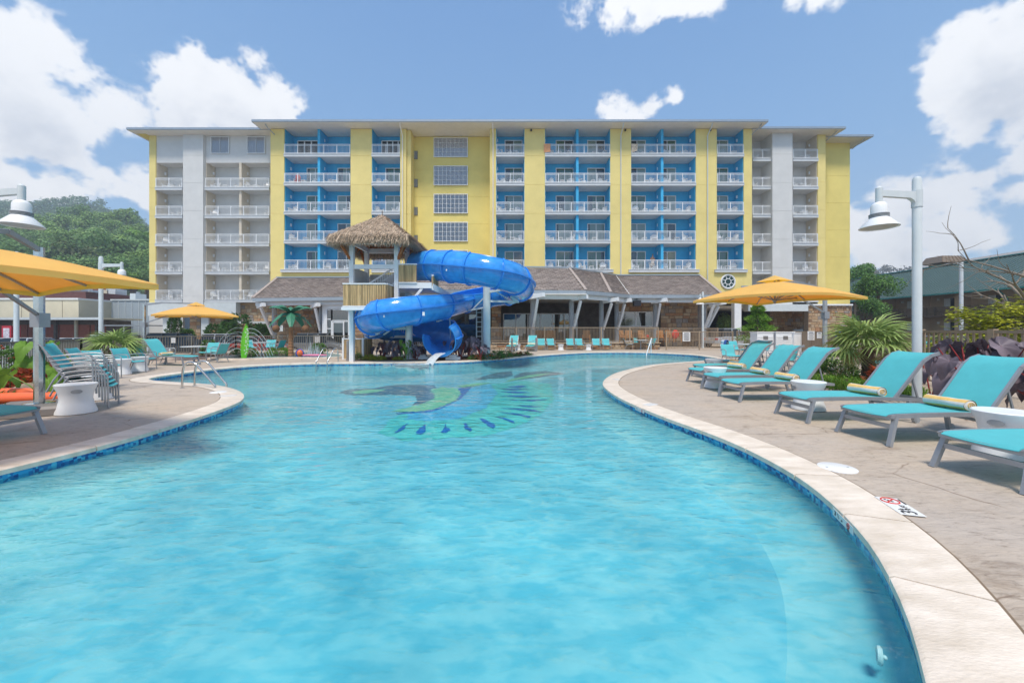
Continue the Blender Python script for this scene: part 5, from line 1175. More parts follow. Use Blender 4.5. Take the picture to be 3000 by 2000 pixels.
# ---------------------------------------------------------------- lamps
def make_lamp(Hh=4.66, al=.88):
    t = thing('lamp_post', None, 'lamp post')
    b = MB(); b.tube([(0,0,0),(0,0,Hh-.08),(0,0,Hh-.02),(0,0,Hh)], [.078,.078,.06,.03], 18); b.build('pole', LGT, t, smooth=True)
    b = MB(); b.lathe([(.13,0),(.13,.03),(.095,.06)], (0,0,0), 18); b.build('foot', LGT, t, smooth=True)
    b = MB(); z = Hh-.38; b.tube([(0,0,z-.26),(0,0,z+.09)], .09, 16); b.build('collar', LGT, t, smooth=True)
    b = MB(); pts = [(-.05,z-.22),(-.05,z+.06),(-al,z+.05),(-al,z-.07),(-.2,z-.08),(-.12,z-.12)]
    b.add([(x,-.04,zz) for x, zz in pts]+[(x,.04,zz) for x, zz in pts], [tuple(range(6)), tuple(range(11,5,-1))]+[(i,(i+1)%6+0,(i+1)%6+6,i+6)[::-1] for i in range(6)]); b.build('arm', LGT, t)
    sh = thing('tmpp', None, None); bpy.data.objects.remove(sh)
    b = MB(); b.tube([(-al-.02,0,z+.10),(-al-.02,0,z-.18)], .06, 12); b.lathe([(.055,z+.1),(.03,z+.13)], (-al-.02,0,0), 12)
    s = b.build('socket', LGT, t, smooth=True)
    b = MB(); b.lathe([(.05,z-.18),(.11,z-.22),(.135,z-.27),(.14,z-.43)], (-al-.02,0,0), 24); b.build('lamp_cap', PLW, t, smooth=True)
    for k in range(3): b = MB(); b.lathe([(.165,z-.435-.025*k),(.165,z-.447-.025*k)], (-al-.02,0,0), 24); b.build('cooling_ring', GRYP, t)
    b = MB(); b.lathe([(.15,z-.505),(.16,z-.52),(.325,z-.70),(.325,z-.71),(.31,z-.711),(.15,z-.53)], (-al-.02,0,0), 36, cap=False); b.build('lamp_shade', PLW, t, smooth=True, angle=50)
    b = MB(); b.lathe([(.30,z-.695),(.30,z-.69)], (-al-.02,0,0), 30); b.build('lens', mat('frosted_lens', (.50,.47,.44), .35, .1, 12), t)
    return t
PLM = Proto(make_lamp()); GLM = 'white shepherd-arm lamp posts'
PLM.put((8.46,8.2,0), .12, 'tall near white lamp post on the right with its bell shade to the left', GLM)
PLM.put((-10.84,8.1,0), math.pi-.15, 'lamp post at the left edge, pole out of frame, shade over the hills', GLM)
PLM.put((-17.8,17.0,0), math.pi, 'lamp post rising behind the near yellow canopy with shade to the right', GLM)
PLM.put((-20.2,16.0,0), .2, 'lamp post standing behind the near umbrella mast', GLM)
PLM.put((15.8,32.5,.0), .9, 'small far lamp post before the right end of the porch', GLM)
fp = thing('light_pole', 'slim pole with a flat lamp head before the green roofed lodge', 'lamp post', (20.6,18.0,-.45)); b = MB(); b.tube([(0,0,0),(0,0,5.05)], .07, 10); b.build('pole', LGT, fp, smooth=True); b = MB(); b.bar((0,0,5.0),(-.5,.1,4.97),.03,.04); b.build('arm', LGT, fp); b = MB(); b.bar((-.3,.05,4.99),(-.62,.12,4.96),.16,.03); b.build('lamp_head', GRYP, fp)
# ---------------------------------------------------------------- rails, posts and ropes
def rail_loop(name, lab, base, d, w, n2=2):
    t = thing(name, lab, 'pool ladder', tuple(base)); d = V(d).normalized(); s = V((-d.y,d.x,0))
    for k in range(n2):
        o_ = s*(k*w); b = MB()
        pts = [o_+V((0,0,-.02)), o_+d*.02+V((0,0,.45)), o_+d*.09+V((0,0,.60)), o_+d*.20+V((0,0,.655)), o_+d*.34+V((0,0,.62)), o_+d*.46+V((0,0,.5)), o_+d*.80+V((0,0,.12)), o_+d*.86+V((0,0,0)), o_+d*.87+V((0,0,-.6))]
        b.tube(smoothc(pts, False, 5), .024, 12); b.build('grab_rail', STEEL, t, smooth=True, angle=80)
        b = MB(); b.lathe([(.05,.0),(.05,.012),(.03,.02)], o_, 14); b.build('escutcheon', STEEL, t, smooth=True)
rail_loop('pool_ladder', 'polished steel pool ladder arching off the left deck tip', G(570,1130.5), (1,-.04,0), -.37)
rail_loop('pool_ladder', 'far steel pool ladder at the back edge left of the slide', G(949,1062)+V((0,.35,0)), (-.12,-1,0), .52)
t = thing('handrail', 'slanted white handrail entering the water at the far right end', 'handrail', tuple(G(1893,1036))); b = MB(); b.tube([(0,0,-.3),(.05,.05,0),(.55,.6,.95),(.62,.9,.95),(.62,.9,0)], .03, 8); b.build('tube', WHT, t, smooth=True)
ROPE = mat('jute_rope', (.34,.28,.22), .9, .2, 30); PGR = mat('weathered_grey_timber', (.25,.24,.24), .85, .2, 4)
ps = [(1019,1057),(1085,1048),(1126,1046),(1500,1032),(1571,1030)]
PP = []
for k, (u, v) in enumerate(ps):
    p = G(u, v); hgt = .95; b = MB(); b.tube([(0,0,0),(0,0,hgt),(0,0,hgt+.02)], [.065,.065,.045], 10); o = b.build('rope_post', PGR, smooth=True); o.location = p
    tag(o, ['grey rope post left of the cane booth at the pool edge','grey rope post behind the booth among the purple leaves','grey rope post beside the purple leaf bed','grey rope post before the first far lounger','grey rope post right of the two far loungers'][k], 'post'); PP.append(p)
PP.insert(3, V((UX(1437,20.0),20.0,0)))
for (a, c, lab) in ((0,1,'left of the purple bed'),(1,2,'over the purple bed'),(3,4,'from the slide post towards the far loungers'),(4,5,'before the far loungers')):
    for zi, z in enumerate((.82,.45)):
        p, q = PP[a]+V((0,0,z)), PP[c]+V((0,0,z)); b = MB(); L_ = (q-p).length
        b.tube([p.lerp(q,t_/10)-V((0,0,.22*math.sin(math.pi*t_/10)*min(1,L_/2))) for t_ in range(11)], .018, 6)
        tag(b.build('rope', ROPE, org=p, smooth=True), f'{["upper","lower"][zi]} sagging rope {lab}', 'rope')
# ---------------------------------------------------------------- fences
def fence(lab, pts, h, pm, z=0, sep=.12, post=2.2, solid=False, single=False, tw=.03, name='railing_fence', rail=.05, gate=None):
    o_ = V((pts[0][0], pts[0][1], z)); t = thing(name, lab, 'fence', tuple(o_)); stuffb = MB()
    for a, c in zip(pts, pts[1:]):
        a, c = V((a[0],a[1],z)), V((c[0],c[1],z)); L_ = (c-a).length; d = (c-a)/L_
        for (zz, hh) in ((h-rail/2, rail), (.14, .04)): b = MB(); b.bar(a+V((0,0,zz)), c+V((0,0,zz)), rail*1.2 if zz > .5 else .035, hh); b.build('rail', pm, t, o_)
        k = max(1, round(L_/post))
        for i in range(k+1):
            p = a+d*L_*i/k; b = MB(); b.bar(p, p+V((0,0,h+.03)), .07 if not single else .12); b.build('post', pm, t, o_)
        k = int(L_/sep)
        for i in range(k):
            p = a+d*(i+.5)*sep
            if solid: q = MB(); q.bar(p+V((0,0,.05)), p+V((0,0,h-rail)), .02 if not solid else .022, sep*.94, up=(d.x,d.y,0)) ; q.build('board', pm, t, o_)
            elif single: q = MB(); q.bar(p+V((0,0,.14)), p+V((0,0,h-rail)), tw); q.build('picket', pm, t, o_)
            else: stuffb.bar(p+V((0,0,.14)), p+V((0,0,h-rail)), tw)
    if stuffb.v: stuffb.build('pickets', pm, t, o_, kind='stuff')
    return t
fence('tan railing on the terrace wall behind the far pool chairs', [(-1.85,30.1),(11.2,30.1)], 1.17, FENB, z=.53, sep=.11, tw=.022)
fence('tan railing and gate right of the terrace before the driveway', [(11.4,29.0),(16.3,29.0)], 1.38, FENB, sep=.11, tw=.022)
fence('tan railing behind the white towel cabinets', [(16.4,28.6),(17.6,24.6)], 1.40, FENB, sep=.11, tw=.022)
fence('upper tan railing on the terrace edge before the stone wall', [(11.2,33.0),(17.4,33.2)], 1.15, FENB, z=.5, sep=.11, tw=.022)
t = fence('solid tan board fence behind the yellow umbrella mast', [(17.6,24.5),(17.0,19.5)], 1.40, mat('tan_board', (.33,.24,.16), .7, .12, 3), sep=.22, post=2.0, solid=True)
fence('tan railing behind the palm, going toward the near corner', [(16.9,19.3),(11.1,10.75)], 1.43, FENB, sep=.14, tw=.03, single=False)
fence('near tan railing on the right behind the purple leaves', [(11.0,10.55),(10.62,7.1)], 1.455, FENB, sep=.14, post=1.72, tw=.034, single=True, rail=.07)
fence('grey-brown railing along the left planting bed and car park', [(-14.9,9.0),(-15.2,11.4),(-17.8,16.2),(-21.5,22.5)], 1.10, FENG, sep=.12, tw=.03)
fence('brown railing behind the splash pool on the left', [(-21.4,22.7),(-18,25.6),(-10.9,26.6),(-9.0,30)], 1.12, FENG, sep=.12, tw=.024)
fence('short railing left of the cane booth by the lobby door', [(-16.5,33.0),(-15.6,33.0)], 1.1, FENG, sep=.12)
# ---------------------------------------------------------------- signs
def sign(x, y, z, w, h, lab, rz=0, lines=6, head=None, m=WTL):
    t = thing('notice_sign', lab, 'sign', (x,y,z), rz); b = MB(); b.box(-w/2,w/2,-.012,.012,-h/2,h/2); b.build('board', m, t)
    b = MB()
    if head: b.box(-w*.32,w*.32,-.016,-.0125,h*.30,h*.40)
    for k in range(lines): zz = lerp(h*.2,-h*.4,k/max(1,lines-1)); ww = w*.38*(1-.3*((k*7) % 3)/3); b.box(-ww,ww,-.016,-.0125,zz-h*.018,zz+h*.018)
    b.build('print', mat('grey_print', (.12,.12,.14), .6) if m is WTL else WTL, t); return t
def signp(u, v, Y, wpx, hpx, lab, **k): p = A(u, v, Y); return sign(p.x, p.y, p.z, wpx/F*Y, hpx/F*Y, lab, **k)
signp(2011,986,28.9,22,27,'large white notice board on the tan railing right of the terrace', lines=9, head=True)
signp(2376,983,21.5,20,26,'white rules sign left of the umbrella mast', lines=6, head=True)
signp(2400,982,21.2,13,18,'smaller white sign beside the umbrella mast', lines=3, head=True)
signp(2455,978,19.0,14,20,'blue sign on the board fence behind the palm', lines=2, m=mat('blue_sign', (.04,.14,.42), .5))
signp(508,997,23.5,12,15,'small white notice on the brown railing left of the surfboard', lines=3)
signp(378,1027,15.5,14,14,'small white notice on the left railing behind the palm', lines=3)
signp(820,962,24.5,17,17,'white sign on the grey post beside the artificial palm', lines=4, head=True)
signp(928,993,30.0,17,22,'white notice beside the lobby door column', lines=5, head=True)
# ---------------------------------------------------------------- plants
def frond(b, base, dirv, L_, w, seg=8, droop=.5, n=18):
    pass
def fan_leaf_mesh(nb=20, L_=.60, w=.058, name='fan_leaf'):
    b = MB(); RN = random.Random(5)
    b.tube([(0,0,0),(.25,0,.03),(.5,0,.02)], .009, 5)
    for i in range(nb):
        a = lerp(-2.1,2.1,i/(nb-1)); l = L_*(1-.18*abs(a)/2.1)*RN.uniform(.92,1.05); c, s = math.cos(a), math.sin(a); up = .12*(1-abs(a)/2.1)
        base = V((.5,0,.02)); pts = []
        for t in (0,.35,.7,1): r = l*t; pts.append(base+V((c*r, s*r, up*t*.5-.38*t*t*t+.02*math.sin(i*2.2))))
        ww = [.006, w, w*.7, .002]; sd = V((-s, c, 0)); vs = []
        for p, q in zip(pts, ww): vs += [p-sd*q*.5, p+V((0,0,-q*.35)), p+sd*q*.5]
        b.add(vs, [(j*3+k, j*3+k+1, j*3+k+4, j*3+k+3) for j in range(3) for k in range(2)])
    o = b.build(name, PALM, None); me = o.data; bpy.data.objects.remove(o); return me
FAN = fan_leaf_mesh(); FAN2 = fan_leaf_mesh(22, .5, .03); FAN2.materials.clear(); FAN2.materials.append(PALMY)
def fan_palm(lab, loc, trunk, n, scale, dry=3):
    t = thing('fan_palm', lab, 'palm', loc); RN = random.Random(int(abs(loc[0])*10))
    b = MB(); b.tube([(0,0,-.05),(.02,0,trunk*.5),(0,.02,trunk)], [.12,.13,.10], 12); b.build('trunk', TRK, t, smooth=True)
    b = MB()
    for i in range(420): a = RN.uniform(0,6.28); z = RN.uniform(.02,trunk); p = V((.11*math.cos(a),.11*math.sin(a),z)); d = V((math.cos(a)*.4,math.sin(a)*.4,RN.uniform(.2,1))); b.bar(p, p+d*.09, .006, .012)
    b.build('trunk_fibre', TRK, t, kind='stuff')
    for i in range(n):
        a = i*2.4+RN.uniform(-.2,.2); el_ = lerp(1.2,-.15,i/n); s = scale*RN.uniform(.9,1.1)
        share('fan_leaf', FAN, t, (0,0,trunk), (RN.uniform(-.3,.3), -el_, a), (s,s,s))
    for i in range(dry): share('fan_leaf', FAN2, t, (0,0,trunk-.03), (RN.uniform(-.4,.4), .35+.3*i/dry, i*2.1+1.0), (scale*.85,)*3)
    return t
fan_palm('fan palm with a shaggy trunk on the right beside the board fence', (9.35,10.3,0), 1.02, 18, 1.0, 7)
fan_palm('smaller fan palm on the left behind the drum tables', (-14.3,14.1,0), .80, 15, .9, 4)
# elephant ears: a folded heart leaf on a long stalk
def ear_mesh(m, name, L_=.5, cup=.12, wav=.02):
    b = MB(); K = 28; rings = 5; vs = [(.0,0,0)]
    for r_ in range(1, rings+1):
        q = r_/rings
        for k in range(K):
            ph = 2*math.pi*k/K-math.pi; a = abs(ph)
            rr = L_*(.40+.30*math.cos(ph/2)**2+.32*math.exp(-(ph/.33)**2))*(1-.72*math.exp(-((math.pi-a)/.30)**2))*(1.0+.03*math.sin(11*ph))
            x, y = rr*q*math.cos(ph), rr*q*math.sin(ph)*.74
            z = cup*abs(y)/L_*1.6+wav*math.cos(9*ph)*q-.75*x*abs(x)/L_-.02*q
            vs.append((x,y,z))
    fs = [(0,1+k,1+(k+1) % K) for k in range(K)]+[(1+r_*K+k,1+(r_+1)*K+k,1+(r_+1)*K+(k+1) % K,1+r_*K+(k+1) % K) for r_ in range(rings-1) for k in range(K)]
    b.add(vs, fs); o = b.build(name, m, None, smooth=True, angle=80); me = o.data; bpy.data.objects.remove(o); return me
EARP = [ear_mesh(LF_P, 'leaf', .34, .10, .012), ear_mesh(LF_P, 'leaf', .26, .12, .012)]; EARG = [ear_mesh(LF_B, 'leaf', .40, .10, .012), ear_mesh(LF_B, 'leaf', .34, .14, .012)]
STEMR = mat('red_leaf_stem', (.30,.03,.03), .4, .2, 5); STEMG = mat('green_leaf_stem', (.16,.26,.06), .5, .2, 5)
def ears(lab, loc, n, h, meshes, stem, spread=.5, seed=1, sc_=1.0, name='elephant_ear_plant', face=None):
    t = thing(name, lab, 'plant', loc); RN = random.Random(seed)
    for i in range(n):
        a = RN.uniform(0,6.28) if face is None else RN.gauss(face, .9); hh = h*RN.uniform(.45,1); r = spread*RN.uniform(.3,1); q = RN.uniform(.05,.18); a0 = RN.uniform(0,6.28)
        top = V((math.cos(a)*r, math.sin(a)*r, hh)); b = MB(); bs = V((math.cos(a0)*q, math.sin(a0)*q, -.03)); b.tube([bs, bs.lerp(top,.5)+V((0,0,hh*.12)), top], [.018*sc_,.013*sc_,.007*sc_], 6); b.build('stem', stem, t)
        s = sc_*RN.uniform(.75,1.15); share('leaf', RN.choice(meshes), t, tuple(top), (RN.gauss(0,.3), RN.uniform(.35,1.05), a+RN.gauss(0,.25)), (s,s,s))
    return t
ears('big dark purple elephant ear plant right behind the lamp post pole', (8.35,7.0,0), 36, 1.2, EARP, STEMR, .6, 3, 1.25)
ears('dark purple elephant ear plant behind the second lounger back', (8.3,5.7,0), 34, 1.08, EARP, STEMR, .65, 4, 1.15)
ears('purple elephant ear plant at the right edge behind the lounger', (8.0,4.5,0), 18, .95, EARP, STEMR, .55, 5, 1.2)
ears('purple elephant ear plant between palm and lamp post', (9.2,8.4,0), 20, .9, EARP, STEMR, .5, 6, .9)
for k, (u, Y, n, h, s, lab) in enumerate(((1120,19.9,16,.8,.85,'first dark elephant ear clump from the left in the slide bed'),(1158,19.6,18,.85,.9,'dark elephant ear clump beside the thin slide post'),(1225,19.5,16,.8,.85,'dark elephant ear clump just left of the slide mouth'),(1345,19.7,18,.9,.95,'dark elephant ear clump right of the slide mouth'),(1378,20.1,20,1.05,1.0,'tallest dark elephant ear clump before the big slide post'),(1408,19.3,16,.8,.9,'dark elephant ear clump at the foot of the big slide post'),(1190,20.6,14,.9,.9,'dark elephant ear clump behind the thin slide post'),(1320,21,14,1.0,.9,'dark elephant ear clump behind the slide mouth'))):
    ears(lab, (UX(u,Y),Y,0), n, h, EARP, STEMR, .42, 20+k, s)
ears('green elephant ear plant in the middle of the slide bed', (UX(1185,19.1),19.1,0), 9, .95, EARG, STEMG, .35, 41, .75)
ears('green elephant ear with upright leaf left of the chair stack', (-12.1,9.9,0), 6, 1.30, EARG, STEMG, .4, 42, 1.05)
ears('green elephant ear beside the umbrella mast in the left bed', (-9.5,8.0,0), 5, .75, EARG, STEMG, .55, 43, .95)
ears('green elephant ear at the left edge of the picture', (-10.9,8.3,0), 6, .75, EARG, STEMG, .5, 44, .9)
ears('green elephant ear between railing and chair stack', (-13.2,11.6,0), 6, 1.1, EARG, STEMG, .4, 45, .9)
# low plants and bushes of leaf-sized faces
def tuft(lab, loc, rad, h, n, m, lw=.03, ll=.16, name='shrub', cat='shrub', seed=0, grass=False, flower=None, nf=0):
    RN = random.Random(seed or int(abs(loc[0]*100+loc[1]*37))); b = MB()
    for i in range(n):
        a = RN.uniform(0,6.28); r = rad*math.sqrt(RN.random()); 
        if grass:
            p = V((math.cos(a)*r, math.sin(a)*r, 0)); d = V((RN.gauss(0,.35),RN.gauss(0,.35),1)).normalized(); L_ = h*RN.uniform(.6,1.1); s = V((-d.y,d.x,.0)); s = (s if s.length > .05 else V((1,0,0))).normalized()*lw/2
            m1 = p+d*L_*.6; q = m1+V((d.x*1.6,d.y*1.6,.25))*L_*.4; b.add([p-s,p+s,m1+s,m1-s,q], [(0,1,2,3),(3,2,4)])
        else:
            th = RN.uniform(0,1)**.5; z = h*RN.uniform(.05,1); rr = rad*(1-.55*(z/h)**2)*RN.uniform(.55,1.0); p = V((math.cos(a)*rr, math.sin(a)*rr, z))
            d = V((math.cos(a)*.8+RN.gauss(0,.5), math.sin(a)*.8+RN.gauss(0,.5), RN.uniform(-.2,.9))).normalized(); s = d.cross(V((RN.gauss(0,1),RN.gauss(0,1),RN.gauss(0,1)))).normalized()*lw/2; L_ = ll*RN.uniform(.6,1.2)
            b.add([p, p+d*L_*.45+s, p+d*L_, p+d*L_*.45-s], [(0,1,2,3)])
    t = thing(name, lab, cat, loc); b.build('foliage', m, t)
    if nf:
        b = MB()
        for i in range(nf): a = RN.uniform(0,6.28); r = rad*RN.uniform(.3,1); b.ball((math.cos(a)*r, math.sin(a)*r, h*RN.uniform(.6,1.05)), RN.uniform(.02,.045), 6, 4)
        b.build('flowers', flower, t)
    b = MB()
    for i in range(5): b.tube([(RN.uniform(-.03,.03),RN.uniform(-.03,.03),-.02),(RN.gauss(0,rad*.3),RN.gauss(0,rad*.3),h*.6)], .008, 4)
    b.build('stems', TRK, t)
    return t
# planting beds
def bed(name, pts, m, z=.012, mound=.0):
    b = MB(); P = [V((x,y,0)) for x, y in pts]; P = resample(smoothc(P, True, 4), .5); b.add([(p.x,p.y,z) for p in P]+[(p.x,p.y,-.02) for p in P], [tuple(range(len(P)))]+[(i,(i+1) % len(P),(i+1) % len(P)+len(P),i+len(P)) for i in range(len(P))]); return b.build(name, m, kind='structure')
bed('planting_bed', [(UX(1040,19.3),19.25),(UX(1200,19.05),19.0),(UX(1350,19.15),19.15),(UX(1450,20.2),20.15),(UX(1545,23),23.0),(UX(1560,24.5),24.6),(-1.0,23.5),(-2.5,22),(-6.3,21.8),(-8.3,20.6)], MUL)
bed('planting_bed', [(-8.9,7.3),(-10.6,9.6),(-13.2,12.4),(-15.6,16.5),(-17.5,16.3),(-15.0,11.3),(-15.0,6),(-9.6,5.6)], MUL)
bed('gravel_bed', [(7.35,2.5),(7.5,6.4),(7.9,9.2),(8.1,11.6),(10,12.2),(11.6,11.4),(10.8,8),(10.5,2)], PEB)
bed('planting_bed', [(-20,23.2),(-17,21.8),(-13,24.6),(-11,26.3),(-18,25.3)], MUL)
RB = random.Random(9)
b = MB()
for i in range(900):
    x = RB.uniform(7.3,8.4); y = RB.uniform(3.2,10.5); s = RB.uniform(.012,.03); b.ball((x,y,.012+s*.4), (s,s*.8,s*.6), 5, 3)
b.build('pebbles', mat('pebble_stone', (.45,.36,.27), .8, .2, 10, island=.35), kind='stuff')
b = MB()
for i in range(1600):
    x = RB.uniform(-8.2,-.4); y = RB.uniform(19.1,21.5) if x > -3 else RB.uniform(19.2,21); s = RB.uniform(.01,.03); b.box(x-s*1.5,x+s*1.5,y-s*.6,y+s*.6,.012,.012+s)
b.build('mulch_chips', mat('mulch_chip', (.14,.08,.05), .9, .3, 10, island=.5), kind='stuff')
k = 0
for (u, Y, r, h, n, m, lab, kw) in (
    (1043,19.35,.30,.32,260,LF_M,'small green bush at the left end of the slide bed',{}),(1082,19.2,.32,.22,300,LF_Y,'yellow-green groundcover left of the bed middle',{}),(1107,19.1,.38,.16,380,LF_Y,'bright chartreuse groundcover before the dark leaves',{}),(1165,19.05,.2,.12,150,LF_Y,'small chartreuse tuft before the thin slide post',{}),
    (1395,19.5,.4,.22,300,LF_M,'low bush with red flowers right of the slide mouth',dict(flower=LF_R,nf=16)),(1425,19.6,.4,.24,320,LF_D,'low dark bush with red begonias at the big post',dict(flower=LF_R,nf=22)),(1458,20.3,.45,.38,420,LF_M,'rounded green bush right of the big slide post',{}),(1478,20.9,.45,.34,380,LF_M,'second rounded green bush along the bed',dict(flower=LF_R,nf=5)),(1505,21.8,.4,.2,260,LF_M,'low flowering plants by the rope posts',dict(flower=LF_R,nf=10)),(1535,22.9,.4,.18,240,LF_M,'last low flowering plants at the bed end',dict(flower=LF_R,nf=10))):
    tuft(lab, (UX(u,Y),Y,0), r, h, n, m, **kw)
# right bed
for i, (x, y, r, h, n, lab) in enumerate(((8.3,9.6,.55,.42,700,'bright grassy clump in front of the palm'),(8.9,10.3,.5,.42,600,'bright grassy clump left of the palm trunk'),(8.1,10.6,.5,.4,600,'grassy clump behind the third lounger back'),(8.7,8.8,.4,.35,420,'grassy clump right of the umbrella mast base'))):
    tuft(lab, (x,y,0), r, h, n, LF_B, lw=.022, grass=True, name='grass_clump', cat='ornamental grass')
tuft('red and orange croton bush under the palm', (9.0,9.5,0), .30, .50, 500, LF_R, lw=.05, ll=.2)
tuft('yellow-leaved low bush behind the grass clumps', (9.6,11.6,0), .6, .55, 700, LF_M, lw=.05, ll=.12)
tuft('olive shrub between palm and board fence', (10.6,12.9,0), .6, .7, 800, LF_M, lw=.05, ll=.12)
# left bed
for (x,y,r,h,n,m,lab,kw) in ((-11.6,9.7,.75,.5,1100,LF_R,'dark red foliage bush behind the near umbrella mast',dict(lw=.05,ll=.15)),(-12.9,10.9,.6,.55,800,LF_R,'red foliage bush left of the chair stack',dict(lw=.05,ll=.15)),(-13.6,9.3,.7,.4,800,LF_R,'long red foliage patch at the left railing',dict(lw=.05,ll=.15)),
    (-10.3,7.5,.7,.2,700,LF_M,'low succulent-like groundcover by the drum table',dict(lw=.05,ll=.14)),(-9.2,6.6,.5,.16,400,LF_M,'low green groundcover behind the umbrella base',dict(lw=.04,ll=.12)),(-12.0,7.6,.8,.22,700,LF_B,'yellow-green groundcover at the far left bed',dict(lw=.04,ll=.14)),
    (-13.9,10.6,.45,1.0,700,LF_M,'tall flowering bush with red blooms at the left railing',dict(lw=.04,ll=.12,flower=LF_R,nf=26)),(-14.4,9.2,.4,.95,600,LF_M,'leafy bush with pink flowers at the left edge railing',dict(lw=.04,ll=.12,flower=mat('pink_petals',(.7,.10,.16),.6),nf=22)),(-10.0,8.6,.2,.3,120,LF_O,'orange bromeliad between mast and drum table',dict(lw=.05,ll=.22)),
    (-14.9,15.0,.6,.35,500,LF_R,'red foliage behind the small left palm',dict(lw=.05,ll=.14)),(-16.2,16.2,.5,.3,400,LF_R,'red foliage patch behind the left lounger',dict(lw=.05,ll=.14)),
    (-15.6,22.9,.7,.4,600,LF_M,'green bush left of the surfboard fountain',dict(lw=.05,ll=.15)),(-14.2,23.9,.7,.35,500,LF_B,'grassy bush behind the surfboard',dict(lw=.04,ll=.18)),(-17.3,22.4,.4,.9,420,LF_M,'tall leafy plant at the brown railing',dict(lw=.06,ll=.16)),(-12.5,25.4,.5,.6,420,LF_M,'bush behind the artificial palm',dict(lw=.06,ll=.15))):
    tuft(lab, (x,y,0), r, h, n, m, **kw)
# shrubs against the wing
for (u,Y,r,h,lab,m) in ((630,40,1.0,1.7,'rounded shrub left of the dark hotel opening',LF_D),(672,39.5,1.1,2.0,'rounded shrub before the dark hotel opening',LF_D),(700,39,1.3,2.8,'largest dark shrub beside the stone wall',LF_D),(768,38,.9,1.7,'shrub under the small white canopy',LF_D),(548,41,.7,1.2,'small shrub left of the first stone pier',LF_M)):
    tuft(lab, (UX(u,Y),Y,.3), r, h, 900, m, lw=.14, ll=.3)
def conelet(lab, u, Y, r, h, m, z=0, n=900, lw=.10, ll=.22):
    t = thing('conifer', lab, 'conifer', (UX(u,Y),Y,z)); RN = random.Random(int(u)); b = MB()
    for i in range(n):
        q = RN.random()**.8; zz = h*(.08+.92*q); lay = .82+.3*math.sin(zz*9); rr = r*(1-q)*lay*RN.uniform(.5,1.05)+.02; a = RN.uniform(0,6.28); p = V((math.cos(a)*rr,math.sin(a)*rr,zz))
        d = V((math.cos(a),math.sin(a),RN.uniform(-.1,.9))).normalized(); s = d.cross(V((RN.gauss(0,1),RN.gauss(0,1),1))).normalized()*lw/2; L_ = ll*RN.uniform(.6,1.2); b.add([p, p+d*L_*.4+s, p+d*L_, p+d*L_*.4-s], [(0,1,2,3)])
    b.build('foliage', m, t); b = MB(); b.tube([(0,0,0),(0,0,h*.95)], [.05,.01], 6); b.build('trunk', TRK, t)
conelet('slim dark cypress left of the stone piers', 503, 38, .55, 2.6, LF_D, .6); conelet('slim dark cypress, second from the left, by the stone pier', 521, 38, .55, 2.4, LF_D, .6)
t_c = conelet('feathery bright green conifer in front of the driveway', 2220, 28.2, 1.6, 3.5, LF_B, .0, 3200, .07, .26)
# artificial palm and surfboard fountain
t = thing('artificial_palm', 'artificial palm fountain with green metal fronds and hanging coconut buckets', 'fountain', (UX(852,22.6),22.6,0)); X0 = V((0,0,0))
b = MB(); RN = random.Random(2)
for k in range(14): z = k*.175; b.lathe([(.15-.003*k,z),(.13-.003*k,z+.16),(.15-.003*k,z+.17)], X0, 12)
b.build('trunk', mat('orange_bark', (.36,.17,.08), .7, .2, 8), t, smooth=True)
FRM = mat('painted_green_frond', (.05,.20,.12), .45, .12, 5)
for k in range(10):
    a = k*2*math.pi/10+.2; up = .75 if k % 2 else .25; b = MB(); pts = [V((math.cos(a)*r, math.sin(a)*r, 2.45+up*r*1.5-r*r*(.75 if k % 2 else .95))) for r in [i*.16 for i in range(8)]]; sd = V((-math.sin(a),math.cos(a),0)); vs = []
    for i, p in enumerate(pts): w = .20*math.sin(math.pi*(i+.5)/8)+.03; vs += [p-sd*w+V((0,0,-w*.6)), p, p+sd*w+V((0,0,-w*.6))]
    b.add(vs, [(i*3+j,i*3+j+1,i*3+j+4,i*3+j+3) for i in range(7) for j in range(2)]); b.build('frond', FRM, t)
b = MB(); b.bar((-.95,0,2.28),(.95,0,2.28),.05); b.build('crossbar', mat('orange_bark', (.36,.17,.08), .7, .2, 8), t)
for x in (-.85,.85):
    b = MB(); b.ball((x,0,1.55), (.2,.2,.22), 10, 8); c_ = b.build('coconut_bucket', mat('coconut_brown', (.20,.10,.05), .8), t, smooth=True); b = MB(); b.bar((x-.1,0,1.6),(x,0,2.27),.015); b.bar((x+.1,0,1.6),(x,0,2.27),.015); b.build('rope', ROPE, c_)
t = thing('surfboard_fountain', 'upright lime green surfboard with white flower print spraying water', 'fountain', (UX(714,20.4),20.4,0)); t.rotation_euler = (0, math.radians(4), .15)
b = MB(); vs = []; n_ = 18
for i in range(n_+1): z = 1.82*i/n_; w = .20*math.sin(math.pi*min(1,(i/n_*.86+.14)))**.7; vs += [(-w,-.0,z),(0,-.05,z),(w,0,z),(0,.05,z)]
b.add(vs, [(i*4+k,i*4+(k+1)%4,i*4+4+(k+1)%4,i*4+4+k) for i in range(n_) for k in range(4)]); b.build('board', mat('lime_gloss', (.14,.50,.03), .2), t, smooth=True, angle=60)
b = MB()
for i in range(16): z = .25+i*.085; x = .08+.05*math.sin(i*2.3); 
for i in range(16):
    z = .25+i*.085; x = .07+.05*math.sin(i*2.3)
    for q in range(5): a = q*1.257+i; b.ball((x+.028*math.cos(a), -.05+x*.25, z+.028*math.sin(a)), (.016,.004,.016), 6, 4)
b.build('flower_print', WTL, t)
WJ = mat('water_jet', (.8,.86,.88), .2, .05, 5, trans=.5)
